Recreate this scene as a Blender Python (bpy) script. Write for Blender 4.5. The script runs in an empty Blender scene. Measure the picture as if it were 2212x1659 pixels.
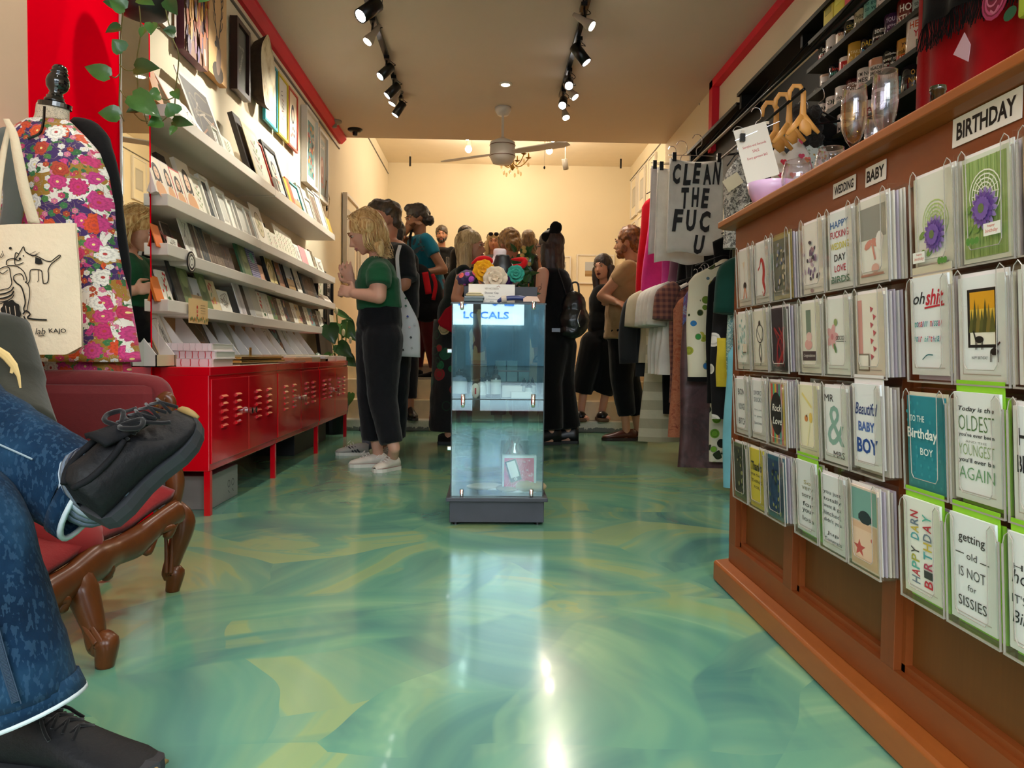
import bpy, bmesh, math, random
from mathutils import Vector, Matrix, Quaternion
from math import sin, cos, pi, radians, sqrt, atan2
R = random.Random(7)
SC = bpy.context.scene
COL = SC.collection
# camera, world, light, exposure
F, W, H = 1660.0, 2212, 1659
CAM = Vector((0, 0, .70))
_d = Vector((1055-1106, 829.5-765, F)).normalized()
_u = Vector((sin(.010), cos(.010), 0)); _u = (_u - _d*_u.dot(_d)).normalized()
_r = _u.cross(_d)
M = Matrix((_r, _d, _u))            # rows: world X, Y, Z seen in camera axes (right, up, forward)
cam = bpy.data.cameras.new('camera'); camo = bpy.data.objects.new('camera', cam); COL.objects.link(camo)
rot = Matrix((M @ Vector((1, 0, 0)), M @ Vector((0, 1, 0)), -(M @ Vector((0, 0, 1))))).transposed()
camo.matrix_world = Matrix.Translation(CAM) @ rot.to_4x4()
cam.sensor_fit = 'HORIZONTAL'; cam.sensor_width = 36; cam.lens = 36*F/W; cam.clip_start = .02
SC.camera = camo
SC.view_settings.view_transform = 'Standard'; SC.view_settings.look = 'None'
SC.view_settings.exposure = 0.48; SC.view_settings.gamma = 1.0; SC.view_settings.use_curve_mapping = False
SC.cycles.max_bounces = 7; SC.cycles.diffuse_bounces = 4; SC.cycles.glossy_bounces = 4
SC.cycles.transparent_max_bounces = 24; SC.cycles.transmission_bounces = 6
SC.cycles.caustics_reflective = False; SC.cycles.caustics_refractive = False
SC.cycles.sample_clamp_indirect = 6.0
SC.cycles.use_denoising = True
wd = bpy.data.worlds.new('overcast'); SC.world = wd; wd.use_nodes = True
wd.node_tree.nodes['Background'].inputs[0].default_value = (.88, .94, 1.0, 1)
wd.node_tree.nodes['Background'].inputs[1].default_value = 9.0
def area(name, loc, size, energy, col, rot, portal=False, sy=None):
    l = bpy.data.lights.new(name, 'AREA'); l.shape = 'RECTANGLE'; l.size = size; l.size_y = sy or size
    l.energy = energy; l.color = col; o = bpy.data.objects.new(name, l); o.location = loc; o.rotation_euler = rot
    if portal: l.cycles.is_portal = True
    COL.objects.link(o); return o
area('shopfront_portal', (.1, -1.62, 1.45), 3.3, 1, (1, 1, 1), (radians(90), 0, 0), True, 2.7)
def spot(name, loc, target, energy, col, ang=70, blend=.6, r=.03):
    l = bpy.data.lights.new(name, 'SPOT'); l.energy = energy; l.color = col; l.spot_size = radians(ang)
    l.spot_blend = blend; l.shadow_soft_size = r
    o = bpy.data.objects.new(name, l); o.location = loc
    o.rotation_euler = (Vector(target)-Vector(loc)).to_track_quat('-Z', 'Y').to_euler(); COL.objects.link(o); return o
spot_defs = [(-.8, 2.6, -1.2, 2.2, .6, 30), (.6, 3.4, .3, 2.9, 0, 29), (.6, 2.2, .2, 1.6, 0, 29), (.6, 1.0, .75, 1.6, .6, 45), (-.8, 1.2, -.6, 1.6, 0, 18), (-.8, 3.6, -1.0, 3.0, 0, 28)]
for x_, y_, tx_, ty_, tz_, e_ in spot_defs: spot('near_fill_spot', (x_, y_, 2.8), (tx_, ty_, tz_), e_, (1, .92, .80), 95)  # unseen spots, added to brighten the near floor and counter
def point(name, loc, energy, col, r=.05):
    l = bpy.data.lights.new(name, 'POINT'); l.energy = energy; l.color = col; l.shadow_soft_size = r
    o = bpy.data.objects.new(name, l); o.location = loc; COL.objects.link(o); return o
# helpers
def at(px, py, X=None, Y=None, Z=None):
    w = M @ Vector((px-W/2, H/2-py, F))
    t = (X-CAM.x)/w.x if X is not None else (Y-CAM.y)/w.y if Y is not None else (Z-CAM.z)/w.z
    return CAM + w*t
def yat(px, X, Z):                   # depth at which a line (X, *, Z) passes through image column px
    k = (px-W/2)/F; a = M.transposed(); v = a @ Vector((X, 0, Z-CAM.z)); g = a @ Vector((0, 1, 0))
    return (v.x-k*v.z)/(k*g.z-g.x)
def lin(h):
    if not isinstance(h, str): return tuple(h)[:3]
    v = [int(h[i:i+2], 16)/255 for i in (0, 2, 4)]
    return tuple(x/12.92 if x <= .04045 else ((x+.055)/1.055)**2.4 for x in v)
MATS = {}
class NT:
    def __init__(s, m): s.t = m.node_tree; s.n = s.t.nodes
    def new(s, ty, **k):
        n = s.n.new(ty)
        for a, b in k.items(): setattr(n, a, b)
        return n
    def lk(s, a, b): s.t.links.new(a, b)
    def math(s, op, a, b=None, c=None, clamp=False):
        n = s.new('ShaderNodeMath', operation=op); n.use_clamp = clamp
        for i, v in enumerate((a, b, c)):
            if v is None: continue
            if hasattr(v, 'is_linked'): s.lk(v, n.inputs[i])
            else: n.inputs[i].default_value = v
        return n.outputs[0]
    def mix(s, f, a, b, mode='MIX'):
        n = s.new('ShaderNodeMix', data_type='RGBA', blend_type=mode)
        for i, v in ((0, f), (6, a), (7, b)):
            if hasattr(v, 'is_linked'): s.lk(v, n.inputs[i])
            elif i == 0: n.inputs[0].default_value = v
            else: n.inputs[i].default_value = (*lin(v), 1)
        return n.outputs[2]
    def coord(s, kind='Object', scale=(1, 1, 1), rot=(0, 0, 0)):
        tc = s.new('ShaderNodeTexCoord'); mp = s.new('ShaderNodeMapping')
        mp.inputs['Scale'].default_value = scale; mp.inputs['Rotation'].default_value = rot
        s.lk(tc.outputs[kind], mp.inputs[0]); return mp.outputs[0]
    def noise(s, vec, scale, detail=3, rough=.5, dist=0, out=0):
        n = s.new('ShaderNodeTexNoise'); n.inputs['Scale'].default_value = scale; n.inputs['Detail'].default_value = detail
        n.inputs['Roughness'].default_value = rough; n.inputs['Distortion'].default_value = dist
        s.lk(vec, n.inputs['Vector']); return n.outputs[out]
    def ramp(s, f, stops, interp='LINEAR'):
        n = s.new('ShaderNodeValToRGB'); cr = n.color_ramp; cr.interpolation = interp
        while len(cr.elements) < len(stops): cr.elements.new(.5)
        for e, (p, c) in zip(cr.elements, stops): e.position = p; e.color = (*lin(c), 1)
        s.lk(f, n.inputs[0]); return n.outputs[0]
    def bump(s, h, strength=.3, dist=.01):
        n = s.new('ShaderNodeBump'); n.inputs['Strength'].default_value = strength; n.inputs['Distance'].default_value = dist
        s.lk(h, n.inputs['Height']); return n.outputs[0]
def base(name, col='888888', rough=.5, metal=0, coat=0, sheen=0, emis=0, spec=None, sss=0):
    m = bpy.data.materials.new(name); m.use_nodes = True; b = m.node_tree.nodes['Principled BSDF']
    b.inputs['Base Color'].default_value = (*lin(col), 1); b.inputs['Roughness'].default_value = rough
    b.inputs['Metallic'].default_value = metal; b.inputs['Coat Weight'].default_value = coat; b.inputs['Coat Roughness'].default_value = .08
    b.inputs['Sheen Weight'].default_value = sheen
    if spec is not None: b.inputs['Specular IOR Level'].default_value = spec
    if sss: b.inputs['Subsurface Weight'].default_value = sss; b.inputs['Subsurface Radius'].default_value = (.012, .005, .003)
    if emis: b.inputs['Emission Color'].default_value = (*lin(col), 1); b.inputs['Emission Strength'].default_value = emis
    m.diffuse_color = (*lin(col), 1)
    return m, NT(m), b
def mat(name, col='888888', rough=.5, var=.08, vs=6, bump=0, bs=40, stretch=(1, 1, 1), **k):
    if name in MATS: return MATS[name]
    m, n, b = base(name, col, rough, **k)
    if var or bump:
        v = n.coord('Object', stretch)
        if var:
            f = n.noise(v, vs, 3); l = lin(col)
            n.lk(n.mix(f, tuple(x*(1-var*2) for x in l), tuple(min(1, x*(1+var*2)) for x in l)), b.inputs['Base Color'])
        if bump: n.lk(n.bump(n.noise(v, bs, 4, .6), bump, .01), b.inputs['Normal'])
    MATS[name] = m; return m
def metal(name, col, rough=.3): return mat(name, col, rough, .03, metal=1)
def cloth(name, col, var=.12, rough=.95, bump=.25, bs=18, sheen=.15, **k): return mat(name, col, rough, var, 9, bump, bs, sheen=sheen, spec=.2, **k)
def clear(name, tint='ffffff', rough=.03, base_refl=.06, edge=.7, gl='ffffff'):
    if name in MATS: return MATS[name]
    m = bpy.data.materials.new(name); m.use_nodes = True; n = NT(m); n.n.clear()
    o = n.new('ShaderNodeOutputMaterial'); t = n.new('ShaderNodeBsdfTransparent'); g = n.new('ShaderNodeBsdfGlossy')
    t.inputs[0].default_value = (*lin(tint), 1); g.inputs['Roughness'].default_value = rough; g.inputs[0].default_value = (*lin(gl), 1)
    lw = n.new('ShaderNodeLayerWeight'); lw.inputs[0].default_value = .5
    f = n.math('MULTIPLY_ADD', n.math('POWER', lw.outputs['Facing'], 3.0), edge, base_refl, True)
    mx = n.new('ShaderNodeMixShader'); n.lk(f, mx.inputs[0]); n.lk(t.outputs[0], mx.inputs[1]); n.lk(g.outputs[0], mx.inputs[2]); n.lk(mx.outputs[0], o.inputs[0])
    MATS[name] = m; return m
_ink = {}
def ink(rough=.6):                   # flat print: the colours sit in the mesh, one per printed shape
    if rough not in _ink:
        m, n, b = base('printed_ink', 'ffffff', rough); a = n.new('ShaderNodeVertexColor', layer_name='Col'); n.lk(a.outputs[0], b.inputs['Base Color']); _ink[rough] = m
    return _ink[rough]
ORG = {}
def org(o): return ORG.get(o.name, Vector())
def props(o, label=None, cat=None, group=None, kind=None):
    for k, v in (('label', label), ('category', cat), ('group', group), ('kind', kind)):
        if v: o[k] = v
    return o
def thing(name, label, cat, loc=(0, 0, 0), group=None, rotz=0):
    o = bpy.data.objects.new(name, None); o.empty_display_size = .05; COL.objects.link(o)
    o.location = loc; o.rotation_euler.z = rotz; ORG[o.name] = Vector(loc); return props(o, label, cat, group)
def dup(o, parent=None, loc=None, rotz=None, label=None, group=None):
    c = o.copy(); COL.objects.link(c); ORG[c.name] = Vector(loc) if loc is not None else org(o)
    if parent is not None: c.parent = parent
    if loc is not None: c.location = loc
    if rotz is not None: c.rotation_euler.z = rotz
    if label: c['label'] = label
    if group: c['group'] = group
    for ch in list(o.children): dup(ch, c)
    return c
class MB:
    def __init__(s, xf=None): s.v = []; s.f = []; s.mi = []; s.xf = xf; s.m = 0
    def add(s, vs, fs, m=None):
        k = len(s.v); s.v += [(s.xf(Vector(p)) if s.xf else Vector(p)) for p in vs]
        s.f += [tuple(i+k for i in f) for f in fs]; s.mi += [s.m if m is None else m]*len(fs); return s
    def box(s, a, b, m=None, R_=None, c=None):
        x0, y0, z0 = a; x1, y1, z1 = b
        vs = [Vector(p) for p in ((x0, y0, z0), (x1, y0, z0), (x1, y1, z0), (x0, y1, z0), (x0, y0, z1), (x1, y0, z1), (x1, y1, z1), (x0, y1, z1))]
        if R_ is not None:
            c = Vector(c) if c is not None else (Vector(a)+Vector(b))/2; vs = [R_ @ (p-c)+c for p in vs]
        return s.add(vs, [(0, 3, 2, 1), (4, 5, 6, 7), (0, 1, 5, 4), (1, 2, 6, 5), (2, 3, 7, 6), (3, 0, 4, 7)], m)
    def tube(s, pts, r, n=8, m=None, cap=True, flat=1.0, up=None):
        pts = [Vector(p) for p in pts]; rs = list(r) if hasattr(r, '__len__') else [r]*len(pts)
        vs = []; fs = []; ref = None
        for i, p in enumerate(pts):
            t = (pts[min(i+1, len(pts)-1)]-pts[max(i-1, 0)]); t = t.normalized() if t.length > 1e-9 else Vector((0, 0, 1))
            if ref is None:
                ref = Vector(up) if up is not None else (Vector((0, 0, 1)) if abs(t.z) < .9 else Vector((1, 0, 0)))
            a = ref-t*ref.dot(t); a = a.normalized() if a.length > 1e-6 else t.orthogonal().normalized(); ref = a; b = t.cross(a)
            for j in range(n):
                th = 2*pi*j/n; vs.append(p+a*cos(th)*rs[i]*flat+b*sin(th)*rs[i])
        for i in range(len(pts)-1):
            for j in range(n): fs.append((i*n+j, i*n+(j+1) % n, (i+1)*n+(j+1) % n, (i+1)*n+j))
        if cap: fs.append(tuple(range(n-1, -1, -1))); fs.append(tuple((len(pts)-1)*n+j for j in range(n)))
        return s.add(vs, fs, m)
    def cyl(s, a, b, r0, r1=None, n=16, m=None): return s.tube([a, b], [r0, r0 if r1 is None else r1], n, m)
    def lathe(s, prof, c=(0, 0, 0), n=20, m=None, sx=1, sy=1, closed=False, ax=None):
        c = Vector(c); q = Vector((0, 0, 1)).rotation_difference(Vector(ax)) if ax is not None else Quaternion(); vs = []; fs = []; k = len(prof)
        for r, z in prof:
            for j in range(n): th = 2*pi*j/n; vs.append(c+q @ Vector((r*cos(th)*sx, r*sin(th)*sy, z)))
        for i in range(k-1):
            for j in range(n): fs.append((i*n+j, i*n+(j+1) % n, (i+1)*n+(j+1) % n, (i+1)*n+j))
        if not closed:
            if prof[0][0] > 1e-5: fs.append(tuple(range(n-1, -1, -1)))
            if prof[-1][0] > 1e-5: fs.append(tuple((k-1)*n+j for j in range(n)))
        return s.add(vs, fs, m)
    def ell(s, c, r, q=None, n=12, m=None):
        c = Vector(c); r = Vector(r) if hasattr(r, '__len__') else Vector((r, r, r)); vs = []; fs = []; k = max(6, n*2//3)
        for i in range(k+1):
            ph = pi*i/k
            for j in range(n):
                th = 2*pi*j/n; p = Vector((r.x*sin(ph)*cos(th), r.y*sin(ph)*sin(th), -r.z*cos(ph))); vs.append(c+(q @ p if q else p))
        for i in range(k):
            for j in range(n): fs.append((i*n+j, i*n+(j+1) % n, (i+1)*n+(j+1) % n, (i+1)*n+j))
        return s.add(vs, fs, m)
    def prism(s, poly, o, u, v, w, m=None):   # polygon in (u, v), extruded along vector w
        o, u, v, w = map(Vector, (o, u, v, w)); n = len(poly); a = [o+u*p[0]+v*p[1] for p in poly]
        if u.cross(v).dot(w) < 0: a = a[::-1]
        vs = a+[p+w for p in a]
        return s.add(vs, [tuple(range(n-1, -1, -1)), tuple(range(n, 2*n))]+[(i, (i+1) % n, n+(i+1) % n, n+i) for i in range(n)], m)
    def grid(s, fn, nu, nv, m=None, cu=False):
        vs = [fn(i/nu, j/nv) for j in range(nv+1) for i in range(nu+(0 if cu else 1))]; k = nu if cu else nu+1
        fs = [(j*k+i, j*k+(i+1) % k, (j+1)*k+(i+1) % k, (j+1)*k+i) for j in range(nv) for i in range(nu)]
        return s.add(vs, fs, m)
    def build(s, name, mats, parent=None, smooth=False, bevel=0, solid=0, weld=False):
        me = bpy.data.meshes.new(name); off = org(parent) if parent is not None else Vector()
        me.from_pydata([p-off for p in s.v], [], s.f); me.validate(verbose=False)
        for q in (mats if isinstance(mats, (list, tuple)) else [mats]): me.materials.append(q)
        if len(me.polygons) == len(s.mi): me.polygons.foreach_set('material_index', s.mi)
        if weld:
            bm = bmesh.new(); bm.from_mesh(me); bmesh.ops.remove_doubles(bm, verts=bm.verts, dist=1e-5); bmesh.ops.recalc_face_normals(bm, faces=bm.faces); bm.to_mesh(me); bm.free()
        if smooth: me.polygons.foreach_set('use_smooth', [True]*len(me.polygons))
        o = bpy.data.objects.new(name, me); COL.objects.link(o)
        if parent is not None: o.parent = parent; ORG[o.name] = off
        if solid: md = o.modifiers.new('thickness', 'SOLIDIFY'); md.thickness = solid; md.offset = 0
        if bevel:
            md = o.modifiers.new('bevel', 'BEVEL'); md.width = bevel; md.segments = 2; md.limit_method = 'ANGLE'
        return o
def box(name, a, b, m, parent=None, bevel=0, **k):
    o = MB().box(a, b).build(name, m, parent, bevel=bevel)
    return props(o, **k)
def struct(name, mb, m, **k): return props(mb.build(name, m, **k), kind='structure')
# flat print -------------------------------------------------------------------------------------
_txt = {}
def glyphs(s, bold=0, shear=0, spacing=1.0, narrow=1.0):
    key = (s, bold, shear, spacing)
    if key not in _txt:
        cu = bpy.data.curves.new('lettering', 'FONT'); cu.body = s; cu.offset = bold; cu.shear = shear; cu.space_character = spacing
        cu.resolution_u = 2; cu.fill_mode = 'FRONT'; cu.align_x = 'CENTER'; cu.align_y = 'CENTER'; cu.space_line = .85
        o = bpy.data.objects.new('lettering', cu); me = bpy.data.meshes.new_from_object(o)
        vs = [v.co.copy() for v in me.vertices]; fs = [tuple(p.vertices) for p in me.polygons]
        if vs:
            x0 = min(v.x for v in vs); x1 = max(v.x for v in vs); y0 = min(v.y for v in vs); y1 = max(v.y for v in vs)
        else: x0 = y0 = 0; x1 = y1 = 1
        _txt[key] = ([((v.x-(x0+x1)/2)/(x1-x0), (v.y-(y0+y1)/2)/(y1-y0)) for v in vs], fs, (x1-x0)/(y1-y0))
        bpy.data.objects.remove(o); bpy.data.curves.remove(cu); bpy.data.meshes.remove(me)
    return _txt[key]
class Art:                           # shapes in (u, v) metres on a surface given by fn(u, v, lift)
    def __init__(s, fn): s.fn = fn; s.v = []; s.f = []; s.c = []; s.k = 0
    def poly(s, pts, col, faces=None):
        s.k += 1; l = .0004+s.k*.00012; b = len(s.v); s.v += [s.fn(u, v, l) for u, v in pts]
        fs = [tuple(range(len(pts)))] if faces is None else faces; s.f += [tuple(i+b for i in f) for f in fs]; s.c += [lin(col)]*len(fs); return s
    def rect(s, u0, v0, u1, v1, col, nx=1):
        pts = []; fs = []
        for i in range(nx+1): x = u0+(u1-u0)*i/nx; pts += [(x, v0), (x, v1)]
        for i in range(nx): fs.append((2*i, 2*i+2, 2*i+3, 2*i+1))
        return s.poly(pts, col, fs)
    def disc(s, u, v, r, col, ry=None, n=14, rot=0): 
        ry = ry or r; return s.poly([(u+r*cos(a)*cos(rot)-ry*sin(a)*sin(rot), v+r*cos(a)*sin(rot)+ry*sin(a)*cos(rot)) for a in (2*pi*i/n for i in range(n))], col)
    def ring(s, u, v, r, w, col, n=18, ry=None):
        ry = ry or r; pts = []; k = n+1
        for i in range(k): a = 2*pi*i/n; pts += [(u+r*cos(a), v+ry*sin(a)), (u+(r-w)*cos(a), v+(ry-w)*sin(a))]
        return s.poly(pts, col, [(2*i, 2*i+2, 2*i+3, 2*i+1) for i in range(n)])
    def stroke(s, pts, w, col):
        P_ = [Vector(p) for p in pts]; q = []; n = len(P_)
        ws = w if hasattr(w, '__len__') else [w]*n
        for i, p in enumerate(P_):
            t = (P_[min(i+1, n-1)]-P_[max(i-1, 0)]); t = t.normalized() if t.length > 0 else Vector((1, 0)); nn = Vector((-t.y, t.x))*ws[i]/2
            q += [tuple(p+nn), tuple(p-nn)]
        return s.poly(q, col, [(2*i, 2*i+1, 2*i+3, 2*i+2) for i in range(n-1)])
    def curve(s, pts, w, col, n=24): return s.stroke(spline(pts, n), w, col)
    def text(s, t, u, v, h, col, w=None, bold=.01, shear=0, rot=0, spacing=1.0):
        g, fs, asp = glyphs(t, bold, shear, spacing); ww = w if w else h*asp
        c_, s_ = cos(rot), sin(rot)
        return s.poly([(u+x*ww*c_-y*h*s_, v+x*ww*s_+y*h*c_) for x, y in g], col, fs)
    def flower(s, u, v, r, col, c2='ffe08a', n=5, rot=0):
        for i in range(n): a = rot+2*pi*i/n; s.disc(u+cos(a)*r*.55, v+sin(a)*r*.55, r*.5, col, r*.34, 8, a)
        return s.disc(u, v, r*.25, c2, n=8)
    def build(s, name, parent=None, rough=.6, solid=0, **k):
        me = bpy.data.meshes.new(name); off = org(parent) if parent is not None else Vector()
        me.from_pydata([Vector(p)-off for p in s.v], [], s.f)
        ca = me.color_attributes.new('Col', 'FLOAT_COLOR', 'CORNER'); i = 0; d = []
        for f, c in zip(s.f, s.c): d += [c[0], c[1], c[2], 1.0]*len(f)
        ca.data.foreach_set('color', d); me.materials.append(ink(rough))
        o = bpy.data.objects.new(name, me); COL.objects.link(o)
        if parent is not None: o.parent = parent; ORG[o.name] = off
        return props(o, **k)
def plane_fn(o, u, v, n):            # surface with origin o, unit axes u, v and outward normal n
    o, u, v, n = map(Vector, (o, u, v, n)); return lambda a, b, l: o+u*a+v*b+n*l
def spline(pts, n=20):
    P_ = [Vector(p) for p in pts]; P_ = [P_[0]*2-P_[1]]+P_+[P_[-1]*2-P_[-2]]; out = []; m = len(P_)-3
    for k in range(n+1):
        t = k/n*m; i = min(int(t), m-1); t -= i; a, b, c, d = P_[i:i+4]
        out.append(.5*((2*b)+(c-a)*t+(2*a-5*b+4*c-d)*t*t+(3*b-3*c+d-a)*t**3))
    return out
def remesh(o, vox=.01, sm=4, disp=0, ds=.08):
    md = o.modifiers.new('fuse', 'REMESH'); md.mode = 'VOXEL'; md.voxel_size = vox; md.use_smooth_shade = True
    if sm: md = o.modifiers.new('soften', 'SMOOTH'); md.iterations = sm; md.factor = .5
    if disp:
        key = 'folds%.3f' % ds; t = bpy.data.textures.get(key) or bpy.data.textures.new(key, 'CLOUDS'); t.noise_scale = ds; t.noise_depth = 2
        md = o.modifiers.new('folds', 'DISPLACE'); md.texture = t; md.strength = disp; md.mid_level = .5; md.texture_coords = 'GLOBAL'
    return o
# common materials
WHITE = mat('white_paint', 'e9e4da', .55, .02)
CREAM = mat('cream_wall_paint', 'ece0c4', .8, .02, 2)
WARMWALL = mat('warm_wall_paint', 'efe2c2', .8, .02, 2)
CEIL = mat('ceiling_paint', 'cfc2b2', .85, .02, 2)
SHELF = mat('white_shelf_laminate', 'e6dfd6', .35, .02)
REDWALL = mat('red_wall_paint', 'ff0020', .9, .02, spec=.0)
REDTRIM = mat('red_trim_paint', 'd81030', .6, .05)
BLACK = mat('black_paint', '0e0e0b', .45, .1)
BLACKM = mat('black_metal', '101012', .3, .05, metal=.3)
CHROME = metal('chrome', 'd8d8dc', .12)
BRASS = metal('brass', '9a7a3c', .3)
PAPER = mat('paper', 'efeae0', .7, .02)
PAPER2 = mat('ivory_paper', 'e2d8c0', .7, .03)
LIME = mat('lime_paper', '8ccc28', .6, .03)
PINE = mat('pale_wood', 'c9965c', .5, .15, 5, stretch=(1, 1, .15))
ACRYL = clear('clear_acrylic', 'fdfdfb', .05, .025, .40, 'fff6ea')
GLASS = clear('drinking_glass', 'f8f6fa', .02, .05, .9)
def woodmat(name, a, b, rough=.35, st=(1, 1, 1), sc=7):
    if name in MATS: return MATS[name]
    m, n, bs = base(name, a, rough, coat=.05, spec=.35); v = n.coord('Object', st)
    w = n.noise(v, sc, 6, .65, .6); w2 = n.noise(v, sc*9, 2, .5)
    c = n.mix(w, a, b); c = n.mix(n.math('MULTIPLY', w2, .35), c, tuple(x*.55 for x in lin(a)))
    n.lk(c, bs.inputs['Base Color']); MATS[name] = m; return m
# ROOM
XL, XR, ZC, YSTEP = -1.60, 1.88, 2.98, 8.30
# floor: poured resin with sweeping arcs of green, teal and olive
m, n, b = base('swirled_resin_floor', '6fa488', .2, coat=.15, spec=.4); b.inputs['Coat Roughness'].default_value = .05
co = n.coord('Object'); warp = n.noise(co, 1.3, 2, .5, 0, 1)
vm = n.new('ShaderNodeVectorMath', operation='MULTIPLY_ADD'); n.lk(warp, vm.inputs[0]); vm.inputs[1].default_value = (.35, .35, 0); n.lk(co, vm.inputs[2])
def swirl(off, vs, rs, as_, seed):
    vo = n.new('ShaderNodeTexVoronoi', voronoi_dimensions='2D', feature='F1'); vo.inputs['Scale'].default_value = vs
    ad = n.new('ShaderNodeVectorMath', operation='ADD'); n.lk(vm.outputs[0], ad.inputs[0]); ad.inputs[1].default_value = (*off, 0); n.lk(ad.outputs[0], vo.inputs['Vector'])
    sb = n.new('ShaderNodeVectorMath', operation='SUBTRACT'); n.lk(ad.outputs[0], sb.inputs[0]); n.lk(vo.outputs['Position'], sb.inputs[1])
    sp = n.new('ShaderNodeSeparateXYZ'); n.lk(sb.outputs[0], sp.inputs[0])
    sc_ = n.new('ShaderNodeSeparateXYZ'); n.lk(vo.outputs['Color'], sc_.inputs[0])
    an = n.math('ARCTAN2', sp.outputs[1], sp.outputs[0])
    ln = n.new('ShaderNodeVectorMath', operation='LENGTH'); n.lk(sb.outputs[0], ln.inputs[0])
    cb = n.new('ShaderNodeCombineXYZ'); n.lk(n.math('MULTIPLY', ln.outputs['Value'], rs), cb.inputs[0])
    n.lk(n.math('MULTIPLY', n.math('SINE', n.math('MULTIPLY', an, .5)), as_), cb.inputs[1]); n.lk(n.math('MULTIPLY_ADD', sc_.outputs[0], 9.0, seed), cb.inputs[2])
    return n.noise(cb.outputs[0], 1.0, 4, .55)
s1 = swirl((.35, .2), .62, 3.2, .8, 0); s2 = swirl((3.1, 1.7), .8, 4.2, .8, 5); s3 = swirl((1.3, 4.1), .55, 3.6, .9, 2)
c1 = n.ramp(s1, [(.30, '3f7a74'), (.42, '52907c'), (.49, '66a080'), (.52, '7aab86'), (.56, '6ca080'), (.61, '80a472'), (.70, '92a46a')])
c2 = n.ramp(s2, [(.34, '3c7672'), (.46, '5a947e'), (.56, '76a27e'), (.575, '8ca670'), (.66, '86a274')])
msk = n.ramp(s3, [(.46, '000000'), (.52, 'ffffff')])
cc = n.mix(msk, c1, c2); cc = n.mix(n.ramp(n.noise(co, .9, 3), [(.35, '484848'), (.65, 'a0a0a0')]), cc, '7c9f8a')
n.lk(cc, b.inputs['Base Color'])
n.lk(n.math('MULTIPLY_ADD', n.noise(co, 3, 3), .12, .13), b.inputs['Roughness'])
n.lk(n.bump(n.noise(co, 2.2, 2), .05, .02), b.inputs['Normal'])
MATS['floor'] = m
struct('floor', MB().box((-3, -1.7, -.1), (3, 7.0, 0)), m)
struct('ceiling', MB().box((-1.9, -1.7, ZC), (2.2, YSTEP, ZC+.75)), CEIL)
lw = MB(); lw.box((XL-.15, 3.26, 0), (XL, 12.3, 3.8)); struct('wall_left', lw, CREAM)
# pier: cream stretch, then the red stretch that carries the mirror
struct('wall_left_pier', MB().box((-1.9, -1.7, 0), (-1.41, 2.42, ZC)), mat('cream_wall_pink_cast', 'eecdb0', .8, .02))  # pink light falling on the cream wall is mixed into its colour
struct('wall_left_red_pier', MB().box((-1.9, 2.42, 0), (-1.405, 3.26, ZC)), REDWALL)
struct('wall_right', MB().box((XR, -1.7, 0), (XR+.15, YSTEP, 3.8)), CREAM)
struct('wall_right_back_room', MB().box((2.22, YSTEP, 0), (2.4, 12.3, 3.8)).box((XR+.15, YSTEP, 0), (2.25, YSTEP+.02, 3.8)), WARMWALL)
struct('wall_back', MB().box((-1.8, 12.2, 0), (2.4, 12.35, 3.8)), WARMWALL)
struct('ceiling_back_room', MB().box((-1.8, YSTEP+.0, 3.68), (2.4, 12.3, 3.8)), mat('back_ceiling_paint', 'f2e6cc', .8, .02))
struct('floor_back_room', MB().box((XL-.1, 7.55, 0), (2.3, 12.3, .60)), mat('timber_landing', 'b98a55', .35, .1))
stp = mat('painted_step', 'e6cfa6', .45, .08, 12, .15, 25)
for i, (y0, z0, z1) in enumerate(((7.1, .10, .27), (7.3, .27, .45), (7.5, .45, .59))):
    struct('trim_%d' % (i+1), MB().box((XL, y0, 0), (XR+.3, 7.6, z1)), stp, bevel=.006)
m, n, b = base('chipped_kerb', 'd8d2c4', .7); v = n.coord('Object')
k = n.noise(v, 9, 5, .7); sp = n.new('ShaderNodeSeparateXYZ'); n.lk(v, sp.inputs[0])
low = n.math('MULTIPLY_ADD', sp.outputs[2], -6.0, .62)
n.lk(n.mix(n.math('GREATER_THAN', n.math('MULTIPLY', k, low), .20), 'd8d0be', '77776f'), b.inputs['Base Color']); n.lk(n.bump(k, .6, .02), b.inputs['Normal'])
struct('trim_4', MB().box((XL, 6.93, 0), (XR+.3, 7.15, .10)), m, bevel=.008)
# mouldings
def moulding(name, pts): 
    mb = MB()
    for a, c in zip(pts, pts[1:]): mb.box(a, c)
    return mb
mm = MB(); mm.prism([(0, 0), (.075, 0), (.075, -.03), (.03, -.075), (0, -.075)], (XL, 3.3, ZC), (1, 0, 0), (0, 0, 1), (0, 4.98, 0)); struct('trim_5', mm, REDTRIM)
mm = MB(); mm.box((XL, 3.3, 2.842), (XL+.015, 8.25, 2.855)); struct('trim_6', mm, mat('grey_picture_rail', '6a665e', .5))
mm = MB(); mm.prism([(0, 0), (-.06, 0), (-.06, -.06), (0, -.06)], (XR, 1.5, ZC), (1, 0, 0), (0, 0, 1), (0, 4.95, 0)); mm.box((XR-.06, 6.36, 2.4), (XR, 6.45, ZC)); struct('trim_7', mm, REDTRIM)
struct('trim_8', MB().box((XL, 8.3, 3.5), (XL+.012, 12.2, 3.512)).box((2.208, 8.3, 3.46), (2.22, 12.2, 3.472)), mat('grey_picture_rail', ''))
struct('trim_9', MB().box((XL, 6.9, 0), (XL+.02, 6.94, .1)), WHITE)
# shop windows across the street
for i, x in enumerate((-9, -6.2, -3.4, -.6, 2.2, 5.0)):
    struct('window_%d' % (i+2), MB().box((x, -14.02, .4), (x+2.3, -13.96, 2.9)), mat('shopfront_glass_far', '26404a', .3, .4, 1))
struct('trim_10', MB().box((-12, -14.1, 3.0), (12, -13.9, 3.7)), mat('fascia_white', 'd8e0e0', .6))
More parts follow.
